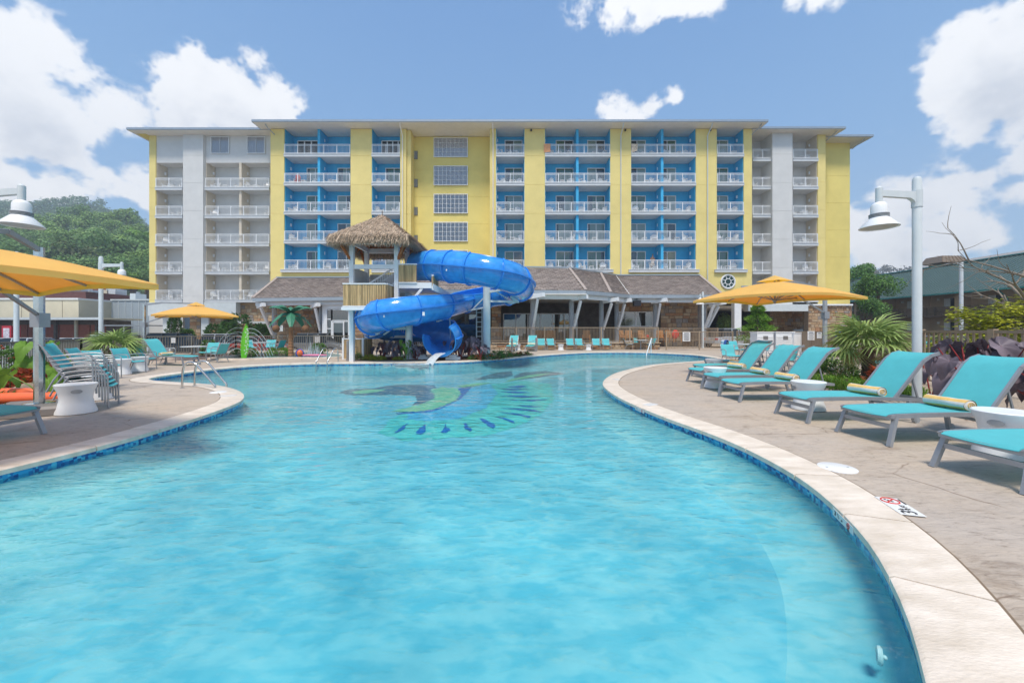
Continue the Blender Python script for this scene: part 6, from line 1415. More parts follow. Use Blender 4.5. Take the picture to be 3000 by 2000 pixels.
for sgn in (-1,1):
    for k in range(6):
        z0 = .45+k*.22; pts = [V((sgn*(.12+1.05*s*(.5+z0*.6)), -.1, z0+.55*s-1.0*s*s*(z0+.9)*.95)) for s in [i/8 for i in range(9)]]; b = MB(); b.tube([p for p in pts if p.z > -.05], .009, 4); b.build('jet', WJ, t)
p = G(878,1043); b = MB(); b.ball((0,0,.19), .2, 20, 12); o = b.build('beach_ball', mat('ball_orange_red', (.75,.16,.05), .3), smooth=True); o.location = (UX(878,22),22,.0); tag(o, 'orange and blue beach ball floating in the splash pool', 'ball')
b = MB()
for k in range(3): b.tube([(.203*math.cos(a)*math.cos(k*2.1),.203*math.cos(a)*math.sin(k*2.1),.19+.203*math.sin(a)) for a in [j*math.pi/12-1.5 for j in range(13)]], .035, 6)
b.build('blue_panel', mat('ball_blue', (.02,.08,.4), .3), o)
b = MB(); b.ball((0,0,.05), (.75,.22,.06), 16, 6); o = b.build('pool_float', mat('pink_float', (.75,.22,.35), .4), smooth=True); o.location = (UX(922,22.0),22.0,.02); tag(o, 'pink inflatable float lying in the splash pool', 'float')
b = MB(); RN = random.Random(8)
for k in range(60): x, y = UX(895,22)+RN.gauss(0,.25), 22.6+RN.gauss(0,.2); b.tube([(x,y,.03),(x+RN.gauss(0,.04),y,.03+abs(RN.gauss(.3,.25)))], [.012,.004], 4)
tag(b.build('splash', WJ, org=(UX(895,22),22.6,.03)), 'small splashing water jets right of the artificial palm', 'water jet', None, 'stuff')
# orange kayak-like tubes in the left bed
ORN = mat('coral_orange_plastic', (.85,.15,.05), .35, .05, 4)
for (a, c, lab) in (((-11.6,7.1,.14),(-8.35,7.75,.16),'nearer long coral-orange tube lying behind the umbrella base'),((-12.2,7.5,.14),(-9.5,8.05,.2),'farther coral-orange tube lying in the left bed')):
    a, c = V(a), V(c); b = MB(); b.tube([a.lerp(c,s) for s in (0,.1,.3,.6,.85,.95,1)], [.02,.08,.11,.115,.10,.06,.01], 12); tag(b.build('orange_tube', ORN, org=a, smooth=True), lab, 'float')
# rocks
for (x,y,s,lab) in ((-10.9,8.9,.35,'brown rock in the left bed by the orange bromeliad'),(-9.9,9.0,.3,'tan rock under the green leaf near the drum table'),(-12.6,8.5,.3,'flat rock among groundcover at the far left'),(UX(1240,19.6),19.6,.3,'pale concrete block left under the slide mouth'),(UX(1328,19.3),19.3,.35,'pale concrete block right under the slide mouth')):
    b = MB(); RN = random.Random(int(x*10))
    if 'concrete' in lab: b.box(-s,s,-.2,.2,0,.16); b.box(-s*.5,s*.5,-.15,.15,.161,.26)
    else:
        b.ball((0,0,s*.25), (s,s*.7,s*.5), 12, 8); b.v = [(p[0]*(1+RN.uniform(-.1,.1)),p[1]*(1+RN.uniform(-.1,.1)),p[2]*(1+RN.uniform(-.1,.1))) for p in b.v]
    o = b.build('rock' if 'rock' in lab else 'concrete_block', ST[1] if 'rock' in lab else LGT, smooth='rock' in lab); o.location = (x,y,0); tag(o, lab, 'rock' if 'rock' in lab else 'block')
# towel cabinets, garden ornament
for k, (u0, u1) in enumerate(((2208,2255),(2262,2316))):
    Y = 24.2; x0, x1 = UX(u0,Y), UX(u1,Y); t = thing('towel_cabinet', ['white louvred towel cabinet on the left behind the right-hand tables','white louvred towel cabinet on the right, nearer the rules sign'][k], 'cabinet', ((x0+x1)/2,Y,0)); w = (x1-x0)/2
    b = MB(); b.box(-w,w,-.35,.35,0,1.32); b.build('body', PLW, t); b = MB(); b.box(-w-.03,w+.03,-.38,.38,1.32,1.37); b.build('lid', PLW, t)
    for j in range(8): b = MB(); b.box(-w+.04,w-.04,-.375,-.351,.1+j*.13,.1+j*.13+.10); b.build('panel', PLW, t)
    b = MB(); b.box(-.14,.14,-.395,-.377,.92,1.12); b.build('label_plate', mat('grey_plate', (.18,.17,.16), .5), t)
t = thing('towel_cabinet', 'narrow white towel cabinet at the right end of the row', 'cabinet', (UX(2335,24),24,0)); b = MB(); b.box(-.4,.4,-.3,.3,0,1.3); b.build('body', PLW, t); b = MB(); b.box(-.43,.43,-.33,.33,1.3,1.34); b.build('lid', PLW, t)
t = thing('garden_flag', 'white garden ornament with pink and red blooms hanging by the palm', 'ornament', (UX(2500,11.6),11.6,0)); b = MB(); b.tube([(0,0,0),(0,0,1.3),(.05,0,1.36),(.25,0,1.36)], .01, 6); b.build('pole', GRYP, t)
b = MB(); b.tube([(0,-.02,.62),(-.03,-.02,.85),(0,-.02,1.1),(.03,-.02,1.25)], [.05,.10,.11,.05], 10); b.build('body', WTL, t, smooth=True)
for (x,z,r,m) in ((.02,1.28,.06,mat('pink_bloom',(.75,.2,.3),.6)),(-.04,.76,.055,RED),(.06,.98,.03,RED),(-.05,1.02,.03,mat('dark_leafy',(.03,.1,.05),.6)),(.05,.68,.04,mat('pink_bloom',(.75,.2,.3),.6))): b = MB(); b.ball((x,-.1,z), (r,.03,r), 8, 6); b.build('bloom', m, t, smooth=True)
# teak chairs on the terrace
def make_teak():
    t = thing('teak_armchair', None, 'armchair')
    b = MB(); b.box(-.27,.27,-.25,.25,.36,.40); b.build('seat', WOODO, t)
    for i in range(5): x = -.22+i*.11; b = MB(); b.slab([(x-.04,.22,.38),(x+.04,.22,.38),(x+.04,.36,.98),(x-.04,.36,.98)], (0,.02,0)); b.build('back_slat', WOODO, t)
    for s in (-1,1):
        b = MB(); b.box(s*.30-.04,s*.30+.04,-.28,.30,.58,.61); b.build('arm', WOODO, t)
        for y in (-.24,.26): b = MB(); b.box(s*.29-.025,s*.29+.025,y-.025,y+.025,0,.58); b.build('leg', WOODO, t)
    return t
PTK = Proto(make_teak())
for k, (u, Y, rz, lab) in enumerate(((1718,31.6,2.9,'teak armchair seen from behind left of the middle columns'),(1829,31.8,.5,'leftmost teak armchair of the right terrace group'),(1843,31.2,-.2,'teak armchair with striped cushion on the terrace'),(1884,31.6,.2,'teak armchair with cushion before the lobby window'),(1937,31.8,0,'left teak armchair before the stone wall'),(1965,31.3,.3,'teak armchair with pale cushion before the stone wall'),(1985,31.8,2.8,'rightmost teak armchair on the terrace'),(1612,31.8,3.0,'teak armchair behind the far pool chairs on the left'),(1580,32.2,.3,'teak armchair in the shade left on the terrace'))):
    PTK.put((UX(u,Y),Y,.5), rz, lab, 'teak armchairs on the terrace')
for (u,Y,w,lab) in ((1600,32.5,1.6,'long teak sofa in the shade of the terrace'),(1890,30.9,1.2,'low teak coffee table on the terrace')):
    t = thing('teak_bench', lab, 'bench', (UX(u,Y),Y,.5)); b = MB(); b.box(-w/2,w/2,-.3,.3,.36,.42); b.build('seat', WOODO, t)
    for x in (-w/2+.05,w/2-.05):
        for y in (-.25,.25): b = MB(); b.box(x-.03,x+.03,y-.03,y+.03,0,.36); b.build('leg', WOODO, t)
    if 'sofa' in lab: b = MB(); b.box(-w/2,w/2,.24,.3,.42,.95); b.build('back', WOODO, t)
    else: b = MB(); b.ball((.2,0,.5), (.1,.1,.12), 8, 6); b.build('bowl', RED, t)
b = MB(); b.ball((0,0,.25), (.28,.12,.35), 10, 8); o = b.build('cushion', mat('red_cushion', (.6,.05,.03), .8), smooth=True); o.location = (UX(1977,31),30.9,.9); tag(o, 'red cushion on a teak chair by the stone wall', 'cushion')
# ---------------------------------------------------------------- buildings left
CRM = mat('cream_stucco', (.66,.60,.46), .85, .10, .4, bump=.1); GRB = mat('blue_grey_metal_siding', (.36,.41,.45), .6, .06, .5, stretch=(6,6,.5)); MAR = mat('maroon_shingle', (.13,.055,.05), .85, .2, 3, island=.2)
def bx(par, name, m, *a): b = MB(); b.box(*a); return b.build(name, m, par, par.location)
c = thing('shop_building', 'long flat-roofed cream building at the left behind the umbrella', 'building', (-60,48,0))
bx(c,'wall',CRM,-82,-53,48,60,-.5,5.2); bx(c,'parapet',WHT,-82.1,-52.95,47.9,60,5.2,5.42); bx(c,'roof_strip',MAR,-82,-53.2,49,55,5.43,6.3); bx(c,'parapet',GRB,-82,-60,56,58,6.3,7.2)
for k in range(6): bx(c,'wall_joint',mat('joint_line',(.40,.36,.28),.9) if k==0 else bpy.data.materials['joint_line'],-80+k*5,-79.94+k*5,47.97,47.995,-.5,5.1)
c = thing('warehouse', 'tall pale grey metal building beside the hotel with a slanted stair rail', 'building', (-54,54,0))
bx(c,'wall',GRB,-66,-52.9,60.2,74,-.5,6.3); bx(c,'wall',GRB,-53.1,-45.6,52,70,-.5,5.4); bx(c,'coping',LGT,-53.15,-45.55,51.9,70,5.4,5.6)
for k in range(9):
    x = -53+k*.9; b = MB(); b.box(x-.03,x+.03,51.95,51.998,0,5.35); b.build('siding_seam', LGT, c, c.location)
b = MB(); a0, a1 = A(203,948,51.7), A(262,872,51.7); b.bar(a0,a1,.1,.12); b.bar(a0+V((0,0,1)),a1+V((0,0,1)),.06); b.bar(a0+V((0,0,.5)),a1+V((0,0,.5)),.05)
for k in range(9): p = a0.lerp(a1,k/8); b.bar(p,p+V((0,0,1)),.05)
b.build('outside_stair', LGT, c, c.location)
for (u,v,w,h,lab,m) in ((207,853,22,16,'boxy tan rooftop unit on the cream building',CRM),(248,845,10,18,'white rooftop exhaust on the cream building',LGT),(320,858,22,14,'wide tan rooftop unit beside the far wall',CRM),(345,858,20,20,'pale grey rooftop unit near the maroon roof',LGT),(137,852,14,8,'low white rooftop dome on the cream building',WHT),(405,868,16,14,'small rooftop unit at the hotel corner',LGT)):
    p = A(u,v,50 if u < 230 else 54); t = thing('rooftop_unit', lab, 'air conditioner', (p.x,p.y,0)); ww = w/F*p.y/2; zb = 5.4 if u < 230 else 5.0
    b = MB(); b.box(p.x-ww,p.x+ww,p.y-.8,p.y+.8,zb,p.z+h/F*p.y*.5); b.build('housing', m, t, t.location); b = MB(); b.lathe([(ww*.6,0),(ww*.6,.25),(ww*.5,.28)], (p.x,p.y,p.z+h/F*p.y*.5), 12); b.build('fan_cowl', GUT, t, t.location)
c = thing('maroon_roof_house', 'building with a dark maroon hipped roof behind the rooftop units', 'building', (-66,70,0))
b = MB(); b.add([A(190,880,66),A(390,895,66),A(355,832,70),A(205,826,70),A(190,880,78)], [(0,1,2,3),(0,3,4)]); b.build('roof', MAR, c, c.location); bx(c,'wall',MAR,-74,-64,66.5,78,-.5,6.5)
c = thing('low_shop', 'low brick-red shop front with a flat canopy behind the parked cars', 'shop', (-50,43,0))
bx(c,'wall',DRK2,-62,-45.6,44,47,-.5,2.6); bx(c,'canopy_roof',CRM,-62,-44.2,42.3,47,2.66,2.82); bx(c,'canopy_edge',LGT,-62,-44.1,42.1,42.29,2.6,2.86)
RP = mat('brick_red_panel', (.30,.085,.05), .7, .15, 4)
for k in range(7): bx(c,'panel',RP,-57.6+k*1.75,-56.0+k*1.75,43.9,43.99,.3,2.1)
for k in range(6): bx(c,'pilaster',CRM if k in (1,4) else DRK2,-57.95+k*2.3,-57.7+k*2.3,43.7,43.89,-.5,2.6)
b = MB(); b.box(-64,-57.9,42.6,43.6,0,2.9); b.build('stone_chimney', ST[3], c, c.location)
vm = thing('vending_machine', 'tall red and white soft drink vending machine at the far left', 'vending machine', (UX(40,42),41.6,0)); x = UX(40,42)
b = MB(); b.box(x-.5,x+.5,41.4,42.2,0,1.95); b.build('cabinet', mat('vending_red', (.55,.03,.05), .4), vm, vm.location); b = MB(); b.box(x-.3,x+.34,41.36,41.399,.7,1.7); b.build('front_panel', mat('vending_print', (.65,.60,.66), .4, .5, 6), vm, vm.location); b = MB(); b.box(x-.25,x+.25,41.35,41.398,.2,.45); b.build('slot', BLK, vm, vm.location)
# satellite dish, wall unit, shelter at the grey building
t = thing('satellite_dish', 'dark satellite dish on the grey building wall', 'satellite dish', tuple(A(348,955,50))); b = MB(); b.lathe([(.05,0),(.3,.06),(.42,.14)], (0,0,0), 16, cap=False, M=Matrix.Rotation(math.radians(60),4,'X')); b.build('dish', GRYP, t); b = MB(); b.bar((0,0,0),(0,.4,-.5),.05); b.build('bracket', GRYP, t)
t = thing('wall_air_unit', 'white air conditioner hanging on the grey building wall', 'air conditioner', tuple(A(372,960,50))); b = MB(); b.box(-.5,.5,-.3,.3,-.45,.45); b.build('housing', WHT, t); b = MB(); b.lathe([(.3,.305),(.3,.32)], (-.1,0,0), 16, M=Matrix.Rotation(math.radians(90),4,'X')); b.build('fan_grille', GRYP, t)
t = thing('car_shelter', 'thin-roofed grey shelter on posts at the grey building', 'shelter', (UX(398,44),44,0)); b = MB(); b.box(-2.4,2.4,-1.5,1.5,1.95,2.05); b.build('roof', GUT, t)
for x in (-2.2,0,2.2): b = MB(); b.box(x-.05,x+.05,-1.4,-1.3,0,1.95); b.build('post', GRYP, t)
# ---------------------------------------------------------------- cars
def make_car(col, tall=0, name='parked_car'):
    t = thing(name, None, 'car'); pb = mat('car_paint', col, .25, .02, 2, coat=.8); W = .88; Hh = 1.42+tall
    lowp = [(-2.2,.35),(-2.22,.62),(-2.1,.86),(-1.3,.95),(1.35,.93),(2.0,.78),(2.2,.60),(2.18,.35)]
    b = MB(); vs = []
    for s, in_ in ((-1,0),(-.93,0),(.93,0),(1,0)): 
        for x, z in lowp: vs.append((x*(1 if abs(s) < 1 else .985), W*s, z if abs(s) < 1 else .35+(z-.35)*.93))
    m_ = len(lowp); b.add(vs, [(k*m_+i, k*m_+(i+1) % m_, (k+1)*m_+(i+1) % m_, (k+1)*m_+i) for k in range(3) for i in range(m_)]+[tuple(range(m_-1,-1,-1)), tuple(range(3*m_,4*m_))]); b.build('body', pb, t, smooth=True, angle=35)
    cab = [(-1.75,.93),(-1.35,Hh-.05),(-.9,Hh),(.25,Hh),(.55,Hh-.06),(1.15,.93)]; b = MB(); vs = []
    for s in (-1,1):
        for x, z in cab: vs.append((x*(.98), s*(W*.92-(z-.93)*.28), z))
    m_ = len(cab); b.add(vs, [(i,(i+1),(i+1)+m_,i+m_)[::-1] for i in range(m_-1)]+[tuple(range(m_)), tuple(range(2*m_-1,m_-1,-1))]); b.build('cabin', mat('car_glass', (.02,.025,.03), .05), t, smooth=True, angle=30)
    b = MB(); b.box(-1.3,.5,-W*.72,W*.72,Hh-.03,Hh+.02); b.build('roof_panel', pb, t)
    for s in (-1,1):
        for x in (-.45,.35): q = MB(); q.bar((x-.04,s*(W*.93),.93),(x,s*(W*.93-.13),Hh-.02),.05,.08); q.build('pillar', pb, t)
        for x in (-1.4,1.35):
            b = MB(); b.lathe([(.2,-.11),(.33,-.10),(.33,.10),(.2,.11)], (x,s*(W-.06),.33), 20, M=Matrix.Rotation(math.radians(90),4,'X')); w = b.build('wheel', BLK, t, smooth=True); b = MB(); b.lathe([(.19,.112),(.19,.12)], (x,s*(W-.06),.33), 14, M=Matrix.Rotation(math.radians(90),4,'X')); b.build('rim', ALU, w)
        b = MB(); b.box(2.05,2.2,s*.62-.16,s*.62+.16,.58,.72); b.build('headlight', WTL, t); b = MB(); b.box(-2.23,-2.15,s*.66-.12,s*.66+.12,.66,.80); b.build('tail_light', RED, t)
    return t
cw, cgr, crd, cbk, csv = (Proto(make_car(c_, t_)) for c_, t_ in (((.62,.63,.65),0),((.16,.17,.18),.25),((.35,.04,.03),0),((.04,.045,.05),.3),((.45,.47,.5),.2)))
for (pr, x, y, rz, lab) in ((cw,-30.5,25.0,.15,'white car at the far left behind the railing'),(cw,-26.6,24.9,.1,'white car second from the left behind the railing'),(csv,-23.6,23.9,.2,'white and silver van-like car behind the left railing'),(cbk,-22.0,22.6+3.2,.2,'dark car with a roof rack look beside the left palm'),(csv,-22.5,31,.1,'silver car behind the brown railing near the grey wing'),(crd,-19.3,30.0,.1,'dark red car behind the splash pool railing'),(cgr,-15.3,31.0,0,'dark grey car behind the splash pool railing'),
    (csv,19.0,34.5,.4,'silver car in the hotel driveway behind the gate'),(crd,18.5,16.0,.5,'red car behind the near right railing'),(cw,17.0,12.5,.6,'white car behind the near right railing at the edge'),(csv,21.5,19.5,.5,'silver car behind the board fence and palm'),(cw,23.5,23,.5,'white car parked toward the brown lodge'),(cbk,15.2,9.6,.7,'dark car behind the railing at the right edge')):
    pr.put((x,y,-.44 if y < 33 else 0), rz, lab, 'cars parked around the pool')
# ---------------------------------------------------------------- lodge on the right
BRL = mat('lodge_brown_stucco', (.56,.40,.26), .8, .08, 1); GRN = mat('green_metal_roof', (.11,.17,.16), .42, .08, 1, metal=.3); GRN2 = mat('teal_ridge_cap', (.05,.30,.28), .4); BRD = mat('lodge_dark_timber', (.19,.12,.075), .7)
lg = thing('lodge', 'two-storey brown lodge with a ribbed green metal roof', 'lodge', (53,45,0)); LO = lg.location
bx(lg,'wall',BRL,54.6,66,30,70,-.5,6.0)
y0, y1 = 30, 70; b = MB(); b.slab([(51.9,y0,5.9),(51.9,y1,5.9),(60,y1,10.4),(60,y0,10.4)], (0,0,-.12)); b.build('roof', GRN, lg, LO)
b = MB(); b.slab([(60.01,y0,10.38),(60.01,y1,10.38),(68,y1,6),(68,y0,6)], (0,0,-.12)); b.build('roof', GRN, lg, LO)
b = MB()
for k in range(int((y1-y0)/.45)):
    y = y0+.2+k*.45
    if k < 92: q = MB(); q.bar((51.88,y,5.94),(59.98,y,10.43),.06,.07); q.build('roof_rib', GRN, lg, LO)
b = MB(); b.bar((60,y0,10.5),(60,y1,10.5),.5,.12); b.build('ridge_cap', GRN2, lg, LO); b = MB(); b.bar((51.8,y0,5.85),(51.8,y1,5.85),.14,.16); b.build('gutter', GRN2, lg, LO)
for k in range(8):
    y = 33+k*4.6
    bx(lg,'partition',BRL,53.0,54.59,y-.22,y+.22,-.5,5.9)
    for (z, fl) in ((.4,0),(3.35,1)):
        bx(lg,'balcony_floor',BRD,52.9,54.59,y+.221,y+4.379,z-.18,z)
        b = MB(); b.box(52.92,52.98,y+.22,y+4.38,z+.95,z+1.03); b.box(52.92,52.98,y+.22,y+4.38,z+.1,z+.16)
        for j in range(5): yy = lerp(y+.3,y+4.3,j/4); b.box(52.92,52.98,yy-.03,yy+.03,z,z+1.0)
        b.box(52.94,52.96,y+.22,y+1.6,z+.16,z+.95)
        for j in range(22): yy = lerp(y+1.6,y+4.35,j/21); b.box(52.94,52.96,yy-.01,yy+.01,z+.1,z+.95)
        b.build('railing', BRD, lg, LO)
        bx(lg,'room_wall',BRD if k > 6 else BRL,54.5,54.59,y+.22,y+4.38,z,z+2.4)
        b = MB(); b.box(54.40,54.49,y+1.0,y+1.9,z,z+2.1); dd = b.build('window_door', DRK, lg, LO); b = MB(); b.box(54.36,54.399,y+1.9,y+2.6,z,z+2.1); b.build('curtain', CURW, dd, LO)
        b = MB(); b.box(54.35,54.49,y+3.2,y+3.4,z+1.9,z+2.15); b.build('wall_lamp', lampm, lg, LO)
def make_dchair():
    b = MB(); b.box(-.25,.25,-.25,.25,.38,.43); b.box(-.25,.25,.2,.25,.43,.9)
    for x in (-.23,.23):
        for y in (-.22,.22): b.box(x-.02,x+.02,y-.02,y+.02,0,.38)
        b.box(x-.03,x+.03,-.25,.25,.6,.63)
    return tag(b.build('lodge_chair', BRD), None, 'chair')
PDC = Proto(make_dchair())
for k in (2,3,4,5):
    for (z, fl) in ((.4,'lower'),(3.35,'upper')): 
        if R.random() < .9: PDC.put((53.6,33+k*4.6+2.6,z), 1.2, f'dark chair on the {fl} lodge balcony, bay {["","","nearest the vines","left of the lamp post","behind the lamp post","farthest left"][k]}', 'dark chairs on the lodge balconies')
b = MB(); b.tube([(52.0,y,5.8) if False else (51.95,42.0,5.75),(52.6,42.0,5.3),(53.0,42.0,4.9),(53.0,42.0,.2)], .07, 6); b.build('downspout', GRN2, lg, LO); b = MB(); b.tube([(51.95,56.0,5.75),(52.6,56.0,5.3),(53.0,56.0,4.9),(53.0,56.0,.2)], .07, 6); b.build('downspout', GRN2, lg, LO)
ch = thing('stone_chimney', 'stone chimney with a flared brown metal cap above the green roof', 'chimney', tuple(A(2763,800,58))); p = ch.location.copy(); ch.location = (p.x,p.y,0)
b = MB(); b.box(-1.1,1.1,-1,1,8.6,VZ(775,58)); b.build('stack', ST[1], ch)
for k in range(24): zz = 9.6+(k//6)*.42; xx = -1.05+(k % 6)*.35+(.1 if (k//6) % 2 else 0); q = MB(); q.box(xx,xx+.31,-1.05,-1.001,zz,zz+.36); q.build('stone', ST[(k*3) % 5], ch)
b = MB(); z0, z1 = VZ(773,58), VZ(753,58); b.add([(-1.9,-1.6,z0),(1.9,-1.6,z0),(1.9,1.6,z0),(-1.9,1.6,z0),(-1.35,-1.1,z1),(1.35,-1.1,z1),(1.35,1.1,z1),(-1.35,1.1,z1)], [(3,2,1,0),(4,5,6,7),(0,1,5,4),(1,2,6,5),(2,3,7,6),(3,0,4,7)]); b.build('cap', mat('brown_metal_cap', (.24,.18,.13), .5, .1, 4, metal=.3), ch)
for k in range(7): q = MB(); q.bar((lerp(-1.85,1.85,k/6),-1.62,z0),(lerp(-1.3,1.3,k/6),-1.12,z1),.06); q.build('seam', BRD, ch)
# grey shed roof behind, and the farther low wing
rb = thing('rear_roof', 'pale grey pitched roof rising behind the green roof', 'building', (75,60,0)); b = MB(); b.slab([(66,34,9.5),(66,76,9.5),(80,76,14.0),(80,34,14.0)], (0,0,-.2)); b.build('roof', mat('grey_shingle', (.30,.29,.28), .85, .1, 2), rb, rb.location); bx(rb,'wall',BRL,67,90,35,75,0,9.3)
fw = thing('far_wing', 'lower far wing of the lodge with a green roof and rooftop vent', 'building', (60,78,0)); FWO = fw.location
b = MB(); b.slab([(55,72,5.6),(72,72,5.6),(72,84,10.2),(55,84,10.2)], (0,0,-.15)); b.build('roof', GRN, fw, FWO); bx(fw,'wall',BRL,56,71.5,72.6,84,0,5.5)
for k in range(24): q = MB(); q.bar((55.3+k*.7,72,5.66),(55.3+k*.7,84,10.26),.06,.07); q.build('roof_rib', GRN, fw, FWO)
p = A(2622,815,76); b = MB(); b.box(p.x-1,p.x+1,p.y-1,p.y+1,p.z-2,p.z+.6); b.box(p.x-1.3,p.x+1.3,p.y-1.3,p.y+1.3,p.z+.6,p.z+1); b.build('roof_vent', LGT, fw, FWO)
# ---------------------------------------------------------------- hills
import numpy as np
RGL = [(-1100,560),(-500,545),(-100,555),(0,563),(60,568),(140,578),(230,583),(300,592),(350,606),(430,628),(520,670),(700,760),(1100,870),(2200,880),(2480,800),(2600,775),(2700,775),(2800,800),(3200,820),(4200,840)]
def ridge_v(u):
    for (a, va), (c, vc) in zip(RGL, RGL[1:]):
        if a <= u <= c: return lerp(va, vc, (u-a)/(c-a))
    return RGL[0][1] if u < RGL[0][0] else RGL[-1][1]
DR, D0 = 360., 92.
def hill_z(x, y):
    if y < 5: return -3
    u = 1500+F*x/y; Hr = (HV-ridge_v(max(-1100,min(4200,u))))/F*DR+H-7
    t = max(0, min(1, (y-D0)/(DR-D0))); return -1.0+Hr*(t**1.15)*(1+.05*math.sin(x*.045)*math.sin(y*.04))
b = MB(); nx, ny = 90, 40; vs = []
for j in range(ny):
    y = lerp(85, 460, (j/(ny-1))); 
    for i in range(nx):
        u = lerp(-1100, 4100, i/(nx-1)); x = (u-1500)/F*y; z = hill_z(x, min(y, DR))*(1 if y < DR else max(0,1-(y-DR)/160)); vs.append((x,y,z))
b.add(vs, [(j*nx+i, j*nx+i+1, (j+1)*nx+i+1, (j+1)*nx+i) for j in range(ny-1) for i in range(nx-1)]); b.build('hills', mat('forest_floor', (.03,.05,.02), .95, .3, .1), kind='structure', smooth=True, angle=180)
def crown(b, c, r, n, sz, RN, h=1.0, lumps=7):
    L_ = [(V((0,0,0)), .72)]+[(V((RN.gauss(0,.42),RN.gauss(0,.42),RN.uniform(-.35,.5))), RN.uniform(.32,.5)) for _ in range(lumps)]
    for i in range(n):
        lc, lr = RN.choice(L_); d = V((RN.gauss(0,1),RN.gauss(0,1),RN.gauss(.25,1))).normalized(); p = (lc+d*lr*RN.uniform(.75,1.05)); p = V((p.x*r, p.y*r, p.z*r*h))+c
        nn = (d+V((RN.gauss(0,.5),RN.gauss(0,.5),RN.gauss(.3,.5)))).normalized(); s = nn.cross(V((RN.gauss(0,1),RN.gauss(0,1),RN.gauss(0,1)))).normalized()*sz*RN.uniform(.6,1.2); t_ = nn.cross(s); 
        b.add([p-s*.9-t_*.35, p+s*.2-t_*.8, p+s, p+t_*.75, p-s*.4+t_*.6], [(0,1,2,3,4)])
RN = random.Random(77)
def forest(name, lab, u0, u1, d0, d1, n, m, rr=(3.6,6.2), faces=70):
    b = MB()
    for i in range(n):
        y = lerp(d0, d1, RN.random()**.9); u = RN.uniform(u0, u1); x = (u-1500)/F*y; r = RN.uniform(*rr); crown(b, V((x, y, hill_z(x,y)+r*.9)), r, faces, r*.16, RN, 1.0, 4)
    return tag(b.build(name, m, org=((u0+u1)/2/F, d0, 0)), lab, 'trees', None, 'stuff')
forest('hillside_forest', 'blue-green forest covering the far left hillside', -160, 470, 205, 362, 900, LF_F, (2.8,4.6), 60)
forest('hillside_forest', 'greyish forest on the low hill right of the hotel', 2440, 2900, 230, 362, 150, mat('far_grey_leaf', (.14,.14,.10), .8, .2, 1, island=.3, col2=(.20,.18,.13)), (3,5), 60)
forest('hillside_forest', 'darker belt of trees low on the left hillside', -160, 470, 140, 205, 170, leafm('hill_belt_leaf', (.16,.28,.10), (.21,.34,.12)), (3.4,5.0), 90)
# nearer trees that can be told apart
trees = []
def make_tree(m, seed, lumps=9, n=1500, sz=.13, h=1.0):
    t = thing('broadleaf_tree', None, 'tree'); r_ = random.Random(seed); b = MB(); crown(b, V((0,0,1.35)), 1, n, sz*.62, r_, h, lumps); b.build('crown', m, t)
    b = MB(); b.tube([(0,0,-.6),(.03,0,.4),(0,.02,1.3)], [.10,.08,.03], 7); 
    for k in range(4): a = k*1.6; b.tube([(0,0,.5+k*.12),(math.cos(a)*.45,math.sin(a)*.45,1.1+k*.15)], [.04,.01], 5)
    b.build('trunk', TRK, t); return t
HG1 = leafm('hill_leaf_green', (.22,.36,.10), (.30,.44,.12)); HG2 = leafm('hill_leaf_deep', (.16,.29,.09), (.22,.35,.11))
NT = Proto(make_tree(leafm('leaf_fresh_green', (.09,.20,.04), (.15,.30,.06)), 9, 12, 3400, .075))
TR = [Proto(make_tree(HG1, 1, 9, 2200, .10)), Proto(make_tree(HG2, 2, 11, 2200, .10)), Proto(make_tree(HG1, 3, 7, 2200, .10)), Proto(make_tree(LF_B, 4, 9)), Proto(make_tree(mat('leaf_olive', (.10,.14,.04), .6, .2, 1.5, island=.35, trans=.3), 5, 8))]
rows = [(-80,720,6.5,135,1),(10,735,6,135,0),(60,700,6.5,150,2),(105,712,6,140,1),(150,690,7,150,0),(205,722,6.5,130,0),(252,662,6.5,165,2),(288,706,6,140,2),(330,735,7.5,120,1),(385,742,6,125,0),(420,720,6.5,140,3),(395,690,6,165,2),(345,680,5.5,170,0),(215,765,5.5,105,4),(160,742,5.5,115,1),(95,752,6,110,1),(30,770,6,105,1),(-40,765,6,105,0),(250,790,4.8,100,1),(395,790,5.2,100,1),(345,795,5,98,1),(300,790,5,98,1),(430,770,5,110,2),(120,800,4.5,96,1),(60,808,4.5,95,1),(0,812,4.5,95,1),(180,806,4.5,95,1),(430,815,3.4,92,1),(385,825,2.6,90,3),(60,838,2.0,88,3),(10,836,2.2,88,3),(125,842,1.8,88,3),(165,832,3,90,1),(280,690,5.5,160,1),(180,655,6,175,0),(110,660,6,178,2),(40,672,6,172,1),(310,650,6,180,0),(370,640,6,185,2),(240,628,6,195,1)]
desc = ['mid green','dark green','fresh green','bright yellow-green','olive']
places = ['at the far left edge','above the yellow canopy','under the lamp shade','below the ridge','against the hotel edge','in the middle of the slope','low behind the shops']
for i, (u, v, r, Y, k) in enumerate(rows):
    z = VZ(v, Y)-1.35*r; TR[k].put((UX(u,Y), Y, z), RN.uniform(0,6), f'{desc[k]} rounded tree, {"far left" if u < 70 else "left" if u < 190 else "middle" if u < 300 else "right"} of the left hillside, {"upper" if v < 700 else "middle" if v < 760 else "lower"} slope', f'{desc[k]} trees on the left hillside', r)
for i, (u, v, r, Y, k, lab) in enumerate(((2515,812,3.4,70,2,'tall blue-green tree touching the hotel right edge'),(2535,850,2.0,52,0,'dark leafy tree between hotel and lodge, left crown'),(2575,835,2.2,50,2,'taller dark leafy tree before the green far roof'),(2550,900,2.0,49,1,'low leafy mass of the tree beside the hotel stone wall'),(2480,950,2.0,50,0,'small tree glimpsed through the dark driveway'))):
    z = VZ(v, Y)-1.35*r; NT.put((UX(u,Y), Y, z), i, lab, None, r)
